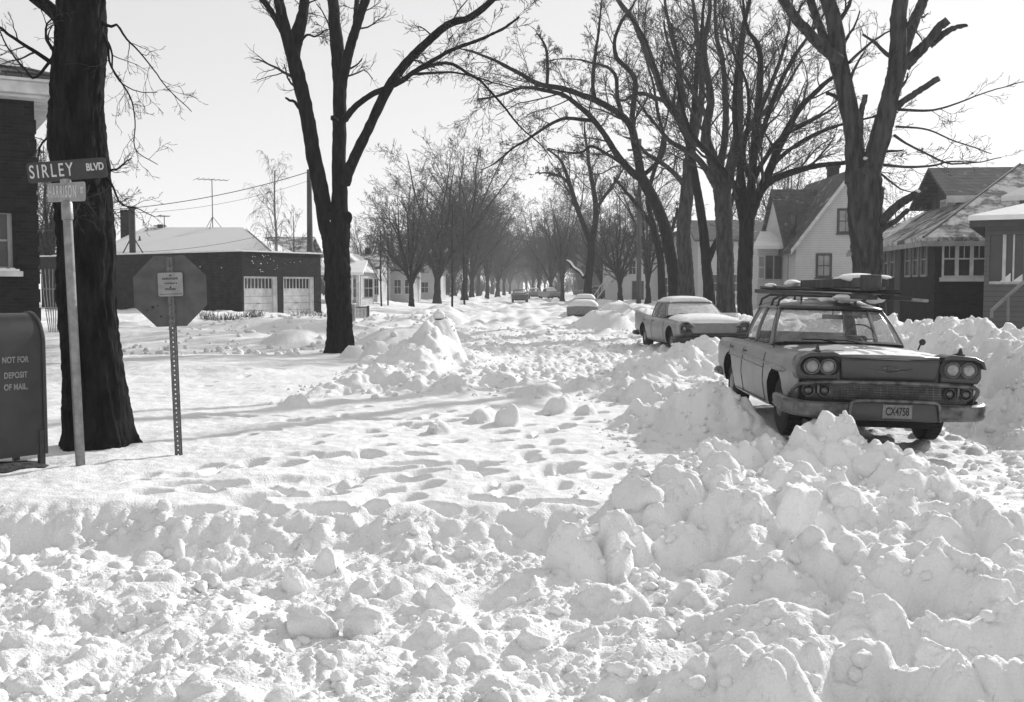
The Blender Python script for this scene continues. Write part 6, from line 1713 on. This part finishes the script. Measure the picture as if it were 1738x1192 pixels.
    def roof_z(x, y):
        q = (abs(x) / .68) ** 2.6 + (abs(y + .45) / .92) ** 2.6
        return zt - .002 + (crown - zt) * max(0, 1 - q) ** .55
    ts = list(np.linspace(0, 9, 28)) + list(-np.linspace(9, 0, 28))[1:-1]
    G_ = []
    for t in ts:
        p = RP(t, 1.0); ctr = Vector((0, -.45, 0)); row = [tuple(RP(t, .985) + Vector((p.x * .035, (p.y + .45) * .045, 0)))]
        for j in range(9):
            u = (1 - j / 8) ** .8; x = p.x * (1.02 * u); y = ctr.y + (p.y + .05 * (1 if p.y > -.45 else -1) - ctr.y) * u
            z = zt + (crown - zt) * (1 - u ** 2.2) ** .75
            row.append((x, y, z + (.012 if j == 0 else 0)))
        G_.append(row)
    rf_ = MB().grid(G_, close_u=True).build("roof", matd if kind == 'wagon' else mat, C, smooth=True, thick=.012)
    def rz_(x, y):
        pu = max(abs(x) / .66, (abs(y - .38) if y > .38 else 0)); 
        u = max(abs(x) / .665, abs(y + .45) / .86); u = min(1, u); u = (abs(x / .665) ** 3 + abs((y + .45) / .86) ** 3) ** (1 / 3); u = min(1, u)
        return zt + (crown - zt) * (1 - u ** 2.2) ** .75
    # interior
    if detail:
        m = MB(); m.box(-.76, .76, -1.5, .75, 1.006, 1.012); m.build("parcel_deck", INTER, C)
        for y in (-.25, -1.15): MB().box(-.62, .62, y - .09, y + .07, 1.0, 1.12).build("seat", INTER, C, bevel=.04, seg=3)
        m = MB(); m.prism([(.50, 1.0), (.86, 1.0), (.82, 1.07), (.55, 1.075)], -.72, .72, 0); m.build("dashboard", INTER, C, bevel=.015)
        # steering wheel on the driver's side (image right)
        m = MB(); c = Vector((-.36, .36, 1.10)); tilt = math.radians(62)
        pts = [c + Vector((.205 * math.cos(a), -.205 * math.sin(a) * math.cos(tilt), .205 * math.sin(a) * math.sin(tilt))) for a in np.linspace(0, 2 * math.pi, 25)]
        m.tube(pts, .011, 6, cap=False).tube([pts[0], c, pts[12]], .009, 5).tube([c, c + Vector((0, .25, -.12))], .02, 6); m.build("steering_wheel", BLACK, C, smooth=True)
        MB().box(-.13, .13, .30, .32, 1.34, 1.40).tube([(0, .31, 1.39), (0, .36, 1.46)], .008, 5).build("rear_view_mirror", BLACK, C, bevel=.008)
        # wipers, seams, handles
        for s in (-1, 1):
            m = MB(); x0 = .12 if s > 0 else -.18; m.tube([(x0 + .42 * s * 0 + .0, 1.045, 1.075), (x0 + .36, .975, 1.13)], .007, 5); m.box(-.001, .001, 0, 0, 0, 0)
            MB().tube([(x0, 1.05, 1.07), (x0 + .2, 1.01, 1.105), (x0 + .42, .96, 1.10)], .008, 5).build("wiper", BLACK, C)
        for s in (-1, 1):
            for y in (.92, -.42, -1.42):
                pts = [(s * (body_x(ST, y, z) + .0015), y, z) for z in np.linspace(.32, station(ST, y)[5] - .02, 12)]
                MB().tube(pts, .0055, 4).build("door_seam", BLACK, C)
            pts = [(s * (body_x(ST, y, .335) + .0015), y, .335) for y in np.linspace(.92, -1.0, 10)]; MB().tube(pts, .005, 4).build("door_seam", BLACK, C)
            for y in (-.30, -1.28):
                x = s * (body_x(ST, y, .88) + .02); m = MB(); m.tube([(x - s * .02, y + .09, .88), (x + s * .008, y + .07, .88), (x + s * .008, y - .07, .88), (x - s * .02, y - .09, .88)], .011, 6); m.build("door_handle", CHROME, C, smooth=True)
    return C, RP, rz_, roof_z

# ------------------------------------------------ station wagon-like sedan in the foreground
carX, carY = 4.06, 13.86
ROT1 = (0, math.radians(-1.6), math.pi + math.radians(-1.2))
C1, RP1, rz1, _ = build_car("parked_sedan", "big four door sedan with quad headlights and a loaded roof rack, at right", ST_WAGON, PAINT1, PAINT1D, (carX, carY, .055), ROT1, 'wagon')
ST = ST_WAGON
def chr_(mb, nm="trim", mt=None, **k): return mb.build(nm, mt or CHROME, C1, **k)
# hood front panel, headlamp pods
m = MB(); m.add([(-.50, 2.47, .745), (.50, 2.47, .745), (.53, 2.56, .985), (-.53, 2.56, .985), (-.50, 2.57, .745), (.50, 2.57, .745), (.53, 2.60, .965), (-.53, 2.60, .965)], [(0, 1, 2, 3), (4, 7, 6, 5), (0, 4, 5, 1), (1, 5, 6, 2), (2, 6, 7, 3), (3, 7, 4, 0)])
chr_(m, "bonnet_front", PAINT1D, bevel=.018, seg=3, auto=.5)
m = MB(); m.tube([(-.56, 2.52, .99), (-.3, 2.575, 1.0), (0, 2.59, 1.005), (.3, 2.575, 1.0), (.56, 2.52, .99)], .022, 8); chr_(m, "bonnet_lip", PAINT1, smooth=True)
for s in (-1, 1):
    o_ = [(.545, .735), (.95, .735), (.985, .80), (.98, .90), (.94, .975), (.86, 1.005), (.62, 1.015), (.56, 1.0)]
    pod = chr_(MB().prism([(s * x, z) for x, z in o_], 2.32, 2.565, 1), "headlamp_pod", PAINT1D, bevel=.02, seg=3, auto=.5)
    # brow reaching forward over the lamps
    br = [(.55, .985), (.62, 1.0), (.86, .99), (.93, .965), (.972, .90), (.995, .895), (.965, .985), (.87, 1.03), (.62, 1.045), (.54, 1.02)]
    MB().prism([(s * x, z) for x, z in br], 2.36, 2.66, 1).build("brow", PAINT1D, pod, bevel=.01, auto=.5)
    pl = [(.62 + .095 * math.cos(a) if math.cos(a) < 0 else .855 + .095 * math.cos(a), .885 + .095 * math.sin(a)) for a in np.linspace(0, 2 * math.pi, 32)[:-1]]
    MB().prism([(s * x, z) for x, z in pl], 2.568, 2.58, 1).build("lamp_bezel", BLACK if s > 0 else METAL_D, pod, bevel=.004)
    for x in (.66, .83):
        x *= s; c = (x, 2.578, .885)
        h = MB().lathe([(.088, 0), (.088, .022), (.080, .034), (.071, .022), (.071, .004)], c, 1, 28).build("headlamp", METAL_G, pod, auto=.6, fix=False)
        MB().lathe([(.071, .012), (.060, .030), (.040, .041), (.0, .047)], c, 1, 28).build("lens", LENS, h, smooth=True, fix=False)
        c = (x + s * .01, 2.50, .618)
        h = MB().lathe([(.074, 0), (.074, .03), (.066, .042), (.052, .03), (.052, .01)], c, 1, 24).build("parking_lamp", CHROME, C1, auto=.6, fix=False)
        MB().lathe([(.052, .015), (.03, .034), (.0, .038)], c, 1, 24).build("lens", LENS_D, h, smooth=True, fix=False)
    # fender ornament
    z0 = 1.04; m = MB(); m.tube([(s * .76, 2.30, z0 - .01), (s * .76, 2.48, z0 + .01), (s * .76, 2.62, z0 + .005)], [.008, .016, .012], 6); m.prism([(2.44, z0), (2.58, z0), (2.56, z0 + .035), (2.52, z0 + .075)], s * .76 - .009, s * .76 + .009, 0); chr_(m, "fender_ornament", METAL_D)
# chrome moulding over the grille
pts = [(1.0, 2.28, .50), (.995, 2.42, .60), (.955, 2.54, .675), (.86, 2.59, .705), (.5, 2.615, .722), (0, 2.625, .728)]
pts = pts + [(-x, y, z) for x, y, z in pts[-2::-1]]
P_, R_ = resample(np.array(pts), np.full(len(pts), .026), 40); chr_(MB().tube([tuple(p) for p in P_], .024, 8), "grille_moulding", smooth=True)
m = MB(); m.box(-.93, .93, 2.44, 2.50, .50, .73); chr_(m, "grille_back", BLACK)
m = MB()
for i in range(7): z = .535 + i * .026; m.box(-.56, .56, 2.535, 2.555, z, z + .006)
for i in range(17): x = -.56 + i * .07; m.box(x - .003, x + .003, 2.525, 2.537, .53, .70)
chr_(m, "grille", merge=False)
for s in (-1, 1): chr_(MB().box(s * .745 - .012, s * .745 + .012, 2.50, 2.57, .59, .71), "lamp_divider", bevel=.004)
# bumper: swept section
def sweep(path, prof, nm, mt, **k):
    G_ = []
    n_ = len(path)
    for i, (x, y, z, sc) in enumerate(path):
        t = Vector(path[min(i + 1, n_ - 1)][:2]) - Vector(path[max(i - 1, 0)][:2]); t.normalize(); nx, ny = -t.y, t.x
        G_.append([(x + nx * p * 1.0, y + ny * p, z + q * sc) for p, q in prof])
    m_ = MB().grid(G_); c_ = len(prof)
    return m_.build(nm, mt, C1, **k)
prof = [(-.02, .085), (.03, .088), (.055, .07), (.06, .02), (.05, -.03), (.06, -.06), (.04, -.085), (-.02, -.09), (-.02, .085)]
pth = [(1.04, 1.98, .47, .8), (1.045, 2.2, .46, .95), (1.03, 2.42, .45, 1), (.97, 2.56, .44, 1), (.86, 2.63, .43, 1), (.6, 2.665, .425, 1), (.49, 2.67, .425, 1)]
pth = pth + [(-x, y, z, s_) for x, y, z, s_ in pth[::-1]]
xs = [p[0] for p in pth]
P_, _r = resample(np.array([p[:3] for p in pth]), np.array([p[3] for p in pth]), 50)
sweep([(p[0], p[1], p[2], r_) for p, r_ in zip(P_, _r)], [(-p, q) for p, q in prof], "bumper", CHROME, auto=.6)
m = MB(); rr_ = [(-.49, .345), (-.45, .335), (.41, .335), (.45, .345), (.43, .50), (.40, .535), (-.44, .535), (-.47, .50)]
m.prism(rr_, 2.70, 2.735, 1); chr_(m, "bumper_centre", PAINT1D, bevel=.008, auto=.5)
fr = [(-.50, 2.735, .335), (-.48, 2.745, .50), (-.44, 2.75, .54), (0, 2.755, .548), (.40, 2.75, .54), (.44, 2.745, .50), (.46, 2.735, .335)]; P_, _r = resample(np.array(fr), np.full(7, .02), 30)
chr_(MB().tube([tuple(p) for p in P_], .019, 8), "bumper_frame", smooth=True)
pl_ = chr_(MB().prism([(-.20, .36), (.11, .36), (.11, .515), (-.20, .515)], 2.742, 2.746, 1), "licence_plate", PLATE, bevel=.003, seg=1)
t = text_mesh("lettering", "CX4758", .118, INK, pl_, (-.045, 2.748, .435), (math.pi / 2, 0, math.pi), .62, .003, 'CENTER', .0008)
chr_(MB().tube([(-.19, 2.749, .512), (.10, 2.749, .512)], .003, 4).tube([(-.19, 2.749, .363), (.10, 2.749, .363)], .003, 4), "plate_rim", INK)
for (dx_, ln) in ((-.93, .17), (-.89, .11), (-.95, .08)): chr_(MB().lathe([(0.001, .345 - ln), (.005, .345 - ln * .4), (.008, .35)], (dx_, 2.60, 0), seg=7), "icicle", FROST, smooth=True)
# emblem: shallow V with a small winged badge
chr_(MB().tube([(-.24, 2.602, .872), (0, 2.606, .832), (.24, 2.602, .872)], .006, 5), "emblem", CHROME)
chr_(MB().prism([(-.085, .868), (-.03, .868), (-.03, .86), (.03, .86), (.03, .875), (.085, .882), (.09, .90), (.03, .895), (.03, .905), (-.03, .90), (-.03, .888), (-.08, .885)], 2.595, 2.612, 1), "emblem", CHROME)
# side spear, cowl, mirror, aerial, rear bumper, tail lamps
for s in (-1, 1):
    m = MB()
    pts = [(s * (body_x(ST, y, zz) + .006), y, zz) for y, zz in [(yy, .80 + .012 * (1.9 - yy)) for yy in np.linspace(1.5, -2.3, 26)]]
    m.tube(pts, .013, 6); pts2 = [(p[0], p[1], p[2] - .07 - .004 * i * 0) for i, p in enumerate(pts[4:20])]; m.tube([(s * (body_x(ST, p[1], p[2]) + .005), p[1], p[2]) for p in pts2], .007, 5)
    yy = np.linspace(2.02, 1.25, 9); m.tube([(s * (body_x(ST, y, .79) + .004), y, .79) for y in yy], [.003, .018, .03, .036, .036, .034, .03, .022, .01], 8); chr_(m, "side_trim", METAL_G, smooth=True)
    chr_(MB().tube([(s * .93, -2.1, .46), (s * .94, -2.5, .45), (s * .88, -2.72, .44), (s * .6, -2.78, .44), (0, -2.79, .44)], .06, 8), "rear_bumper", smooth=True)
    chr_(MB().lathe([(.05, 0), (.06, -.03), (.03, -.06), (0, -.065)], (s * .80, -2.64, .74), 1, 14), "tail_lamp", LENS_D, smooth=True)
chr_(MB().lathe([(0, -.02), (.035, -.015), (.04, .01), (0, .025)], (-.97, .82, 1.10), 1, 14).tube([(-.93, .80, 1.0), (-.96, .80, 1.08)], .01, 6), "wing_mirror", METAL_D, auto=.6)
chr_(MB().tube([(.88, .98, .98), (.87, .96, 1.12), (.83, .88, 1.55)], [.008, .004, .003], 5), "aerial", METAL_D)
# bonnet frost, its white also standing in for sun glare; snow on the roof
hz = lambda x, y: deck_z(ST, x, y)
snow_patch(hz, -.80, .80, 1.0, 2.44, -.02, .016, 7, C1, 70, 70, fall=.06, mask=lambda X, Y: .42 * (Y - 1.75) + .15 * X * -1)
snow_patch(rz1, -.60, .60, -1.1, .32, .30, .05, 12, C1, 50, 60, mask=lambda X, Y: .55 * np.exp(-((Y - .15) / .18) ** 2) * (np.abs(X - .0) < .55))
# roof rack (part of the car)
for y in (-.95, -.25, .10):
    m = MB(); m.tube([(-.66, y, 1.47), (-.63, y, 1.57), (-.52, y, 1.63), (.52, y, 1.63), (.63, y, 1.57), (.66, y, 1.47)], .016, 6)
    for x in (-.35, .35): m.tube([(x, y, 1.56), (x, y, 1.63)], .014, 6)
    m.build("roof_rack_bar", METAL_D, C1, smooth=True)
# the load: things of their own, in world space
def W(x, y, z):      # car-local to world
    M = Matrix.Translation((carX, carY, .055)) @ (Matrix.Rotation(ROT1[2], 4, 'Z') @ Matrix.Rotation(ROT1[1], 4, 'Y')); return M @ Vector((x, y, z))
def load(name, label, cat, fn, mat, p):
    r_ = empty(name, tuple(p), (0, 0, 0), label, cat); return r_
# broad dark plank with bolt holes
def wpt(px, py, Y): return Vector(at(px, py, Y))
a, b = wpt(1372, 483, 15.6), wpt(1492, 479, 12.9)
L_ = (b - a).length; 
q = MB().box(-.12, .12, 0, L_, -.06, .06); o = q.build("wooden_beam", WOOD, None, bevel=.008); o.location = a; o.rotation_euler = (b - a).to_track_quat('Y', 'Z').to_euler(); tag(o, "dark thick beam lying highest on the car's roof rack", "beam")
m = MB()
for i in range(7): m.lathe([(.012, -.003), (.012, .0)], (.04 * (-1) ** i, .2 + i * L_ / 8, .0625), 2, 8)
m.build("bolt_heads", METAL_G, o)
o2 = MB().lathe([(.0, 0), (.07, .01), (.075, .2), (.072, .4), (0, .41)], (0, 0, 0), 1, 18).build("canvas_roll", WOOD, None, auto=.7)
p_ = wpt(1497, 480, 12.75); o2.location = p_; o2.rotation_euler = (0, 0, 1.2); o2.scale = (1.35, .62, 1.35); tag(o2, "round rolled canvas bundle at the front end of the roof load", "bundle")
o3 = MB().box(-.075, .075, 0, 1.0, -.03, .03).build("wooden_board", WOOD, None, bevel=.006)
a, b = wpt(1288, 494, 17.2), wpt(1480, 505, 13.0); o3b = None
o3.scale = (1, (b - a).length, 1); o3.location = a; o3.rotation_euler = (b - a).to_track_quat('Y', 'Z').to_euler(); tag(o3, "long weathered board lying lowest along the left side of the roof rack", "board")
def pole_thing(name, a, b, r, mat, label, cat):
    v = b - a; o = MB().tube([(0, 0, 0), v * .5, v], r, 10).build(name, mat, None, smooth=True); o.location = a; return tag(o, label, cat)
pole_thing("metal_pipe", wpt(1292, 488, 17.0), wpt(1528, 496, 12.7), .028, METAL_D, "long dark pipe along the middle of the roof load", "pipe")
pole_thing("metal_pipe", wpt(1303, 492, 16.8), wpt(1574, 511, 12.3), .019, METAL_G, "thin pale pipe reaching farthest forward and right on the roof load", "pipe")
pole_thing("metal_pipe", wpt(1330, 497, 16.0), wpt(1545, 507, 12.4), .026, METAL_D, "short dark pipe on the right of the roof load", "pipe")
pole_thing("broom_handle", wpt(1345, 486, 16.0), wpt(1470, 492, 13.4), .014, WOOD_L, "pale thin broom handle tucked beside the beam on the roof", "handle")
def snow_lump(p, s, seed, label):
    V, Fc = chunk_shape(seed, 3, 3, .04); o = link_mesh("snow_lump", np_mesh("snow_lump", V * np.array(s), Fc), SNOW, None, True); o.location = p; return tag(o, label, "snow lump", "snow lumps on the roof load")
snow_lump(wpt(1453, 472, 13.7), (.22, .3, .062), 301, "largest snow lump, on top of the roof load in front of the thick tree")
snow_lump(wpt(1427, 475, 14.2), (.10, .2, .04), 302, "small snow lump touching the left of the largest one on the roof load")
snow_lump(wpt(1345, 480, 15.8), (.13, .25, .045), 303, "flat snow lump at the rear of the roof load")
snow_lump(wpt(1308, 484, 16.5), (.08, .15, .03), 304, "smallest snow lump, at the left rear end of the roof load")
snow_lump(wpt(1497, 471, 12.95), (.10, .16, .03), 305, "thin snow cap on the rolled canvas bundle")
snow_lump(wpt(1486, 508, 13.2), (.12, .15, .06), 306, "snow lump wedged under the boards at the front of the roof")
snow_lump(wpt(1440, 506, 13.6), (.2, .15, .05), 307, "wide snow lump packed between the roof and the boards")

# ------------------------------------------------ finned sedan behind it
x2, y2 = 5.12, 30.9
C2, RP2, rz2, _ = build_car("parked_sedan", "pale finned sedan with snow over its bonnet and windscreen, parked beyond the loaded one", ST_FIN, PAINT2, PAINT2, (x2, y2, -.04), (0, 0, math.pi + math.radians(7)), 'fin', snowy=1)
ST2 = ST_FIN
def zz2(x, y): return deck_z(ST2, x, y)
snow_patch(zz2, -.86, .86, .98, 2.46, -2, .10, 5, C2, 50, 50, fall=.2)
snow_patch(rz2, -.62, .62, -1.25, .34, -2, .09, 6, C2, 40, 50, fall=.12)
# bonnet front drooping, brows over twin lamps, dark mouth and bumper
m = MB(); m.add([(-.62, 2.40, .60), (.62, 2.40, .60), (.80, 2.40, .90), (-.80, 2.40, .90), (-.60, 2.56, .60), (.60, 2.56, .60), (.70, 2.50, .86), (-.70, 2.50, .86)], [(0, 1, 2, 3), (4, 7, 6, 5), (0, 4, 5, 1), (1, 5, 6, 2), (2, 6, 7, 3), (3, 7, 4, 0)])
m.build("bonnet_front", PAINT2, C2, bevel=.03, seg=3, auto=.5)
for s in (-1, 1):
    o_ = [(.46, .60), (.96, .60), (.97, .82), (.90, .89), (.76, .90), (.60, .80)]
    pod = MB().prism([(s * x, z) for x, z in o_], 2.36, 2.50, 1).build("headlamp_pod", CHROME, C2, bevel=.01, auto=.5)
    br = [(.58, .82), (.76, .93), (.92, .93), (1.0, .84), (.99, .60), (.96, .60), (.965, .82), (.90, .895), (.76, .905), (.61, .80)]
    MB().prism([(s * x, z) for x, z in br], 2.34, 2.62, 1).build("brow", PAINT2, pod, bevel=.006)
    for x, r_ in ((.83, .09), (.66, .07)):
        h = MB().lathe([(r_, 0), (r_, .02), (r_ - .015, .03), (r_ - .02, .01)], (s * x, 2.50, .74), 1, 20).build("headlamp", CHROME, pod, auto=.6, fix=False)
        MB().lathe([(r_ - .02, .01), (.03, .03), (0, .035)], (s * x, 2.50, .74), 1, 20).build("lens", LENS_D if r_ < .08 else LENS, h, smooth=True, fix=False)
MB().box(-.62, .62, 2.42, 2.54, .44, .598).build("grille", BLACK, C2)
MB().tube([(-1.0, 2.1, .46), (-.99, 2.5, .46), (-.8, 2.66, .45), (0, 2.72, .45), (.8, 2.66, .45), (.99, 2.5, .46), (1.0, 2.1, .46)], .075, 8).build("bumper", METAL_D, C2, smooth=True)
MB().tube([(-.9, 2.62, .56), (0, 2.66, .55), (.9, 2.62, .56)], .035, 8).build("bumper_bar", METAL_D, C2, smooth=True)
for s in (-1, 1): MB().tube([(s * .95, -2.1, .44), (s * .98, -2.5, .44), (s * .8, -2.74, .44), (0, -2.78, .44)], .07, 8).build("rear_bumper", METAL_D, C2, smooth=True)

# ------------------------------------------------ cars farther up the street
def far_car(px, Y, ST_, mt, rot, label, z=.1, snowy=0, sink=0.0, group=None):
    x = at(px, 500, Y)[0]
    C, RP, rz, _ = build_car("parked_sedan", label, ST_, mt, mt, (x, Y, z - sink), (0, 0, rot), 'fin', detail=0, group=group, snowy=snowy)
    return C, rz
C3, rz3 = far_car(992, 66, ST_WAGON, PAINT2, math.pi - .12, "car half buried in snow beside the ridge, left of the utility pole", .15, 2, .45)
snow_patch(lambda x, y: deck_z(ST_WAGON, x, y), -.9, .9, .6, 2.5, -2, .32, 8, C3, 30, 30, fall=.4)
snow_patch(rz3, -.64, .64, -1.3, .4, -2, .2, 9, C3, 30, 30, fall=.2)
C4, rz4 = far_car(882, 122, ST_WAGON, PAINT3, 0.02, "dark car seen from behind in the middle of the far street", .12)
for s in (-1, 1): MB().box(s * .7 - .12, s * .7 + .12, -2.70, -2.655, .62, .76).build("tail_lamp", LENS_D, C4)
MB().box(-.95, .95, -2.78, -2.665, .36, .50).build("rear_bumper", CHROME, C4)
MB().box(-.8, .8, 2.5, 2.6, .4, .6).build("bumper", CHROME, C4)
C5, rz5 = far_car(907, 165, ST_FIN, PAINT2, math.pi, "grey far car just right of the dark one seen from behind", .15)
snow_patch(rz5, -.62, .62, -1.25, .34, -2, .1, 6, C5, 20, 20, fall=.12)
C6, rz6 = far_car(934, 150, ST_FIN, PAINT2, math.pi + .3, "farther pale car parked in the snow at the right of the far street", .2, 1)
snow_patch(rz6, -.62, .62, -1.25, .34, -2, .12, 6, C6, 20, 20, fall=.12)
C7, rz7 = far_car(1035, 118, ST_WAGON, PAINT3, 1.7, "dark far car standing crosswise in a yard left of the utility pole", .5)
C8, rz8 = far_car(1010, 125, ST_FIN, PAINT1, 1.4, "grey far car standing crosswise behind the tree with the snapped limb", .5, 1)

# ------------------------------------------------------------------ winter haze over the whole place
hz_m = bpy.data.materials.new("haze"); hz_m.use_nodes = True; nt = hz_m.node_tree
for n_ in list(nt.nodes):
    if n_.type == 'BSDF_PRINCIPLED': nt.nodes.remove(n_)
pv = nt.nodes.new("ShaderNodeVolumePrincipled"); pv.inputs["Color"].default_value = (.95, .95, .95, 1); pv.inputs["Density"].default_value = .0006; pv.inputs["Anisotropy"].default_value = .3
nt.links.new(pv.outputs[0], [n_ for n_ in nt.nodes if n_.type == 'OUTPUT_MATERIAL'][0].inputs["Volume"])
HZ = MB().box(-4600, 4600, -420, 4600, -8, 30).build("haze", hz_m, None); tag(HZ, kind="stuff"); HZ["label"] = "thin pale winter haze filling the far end of the street"
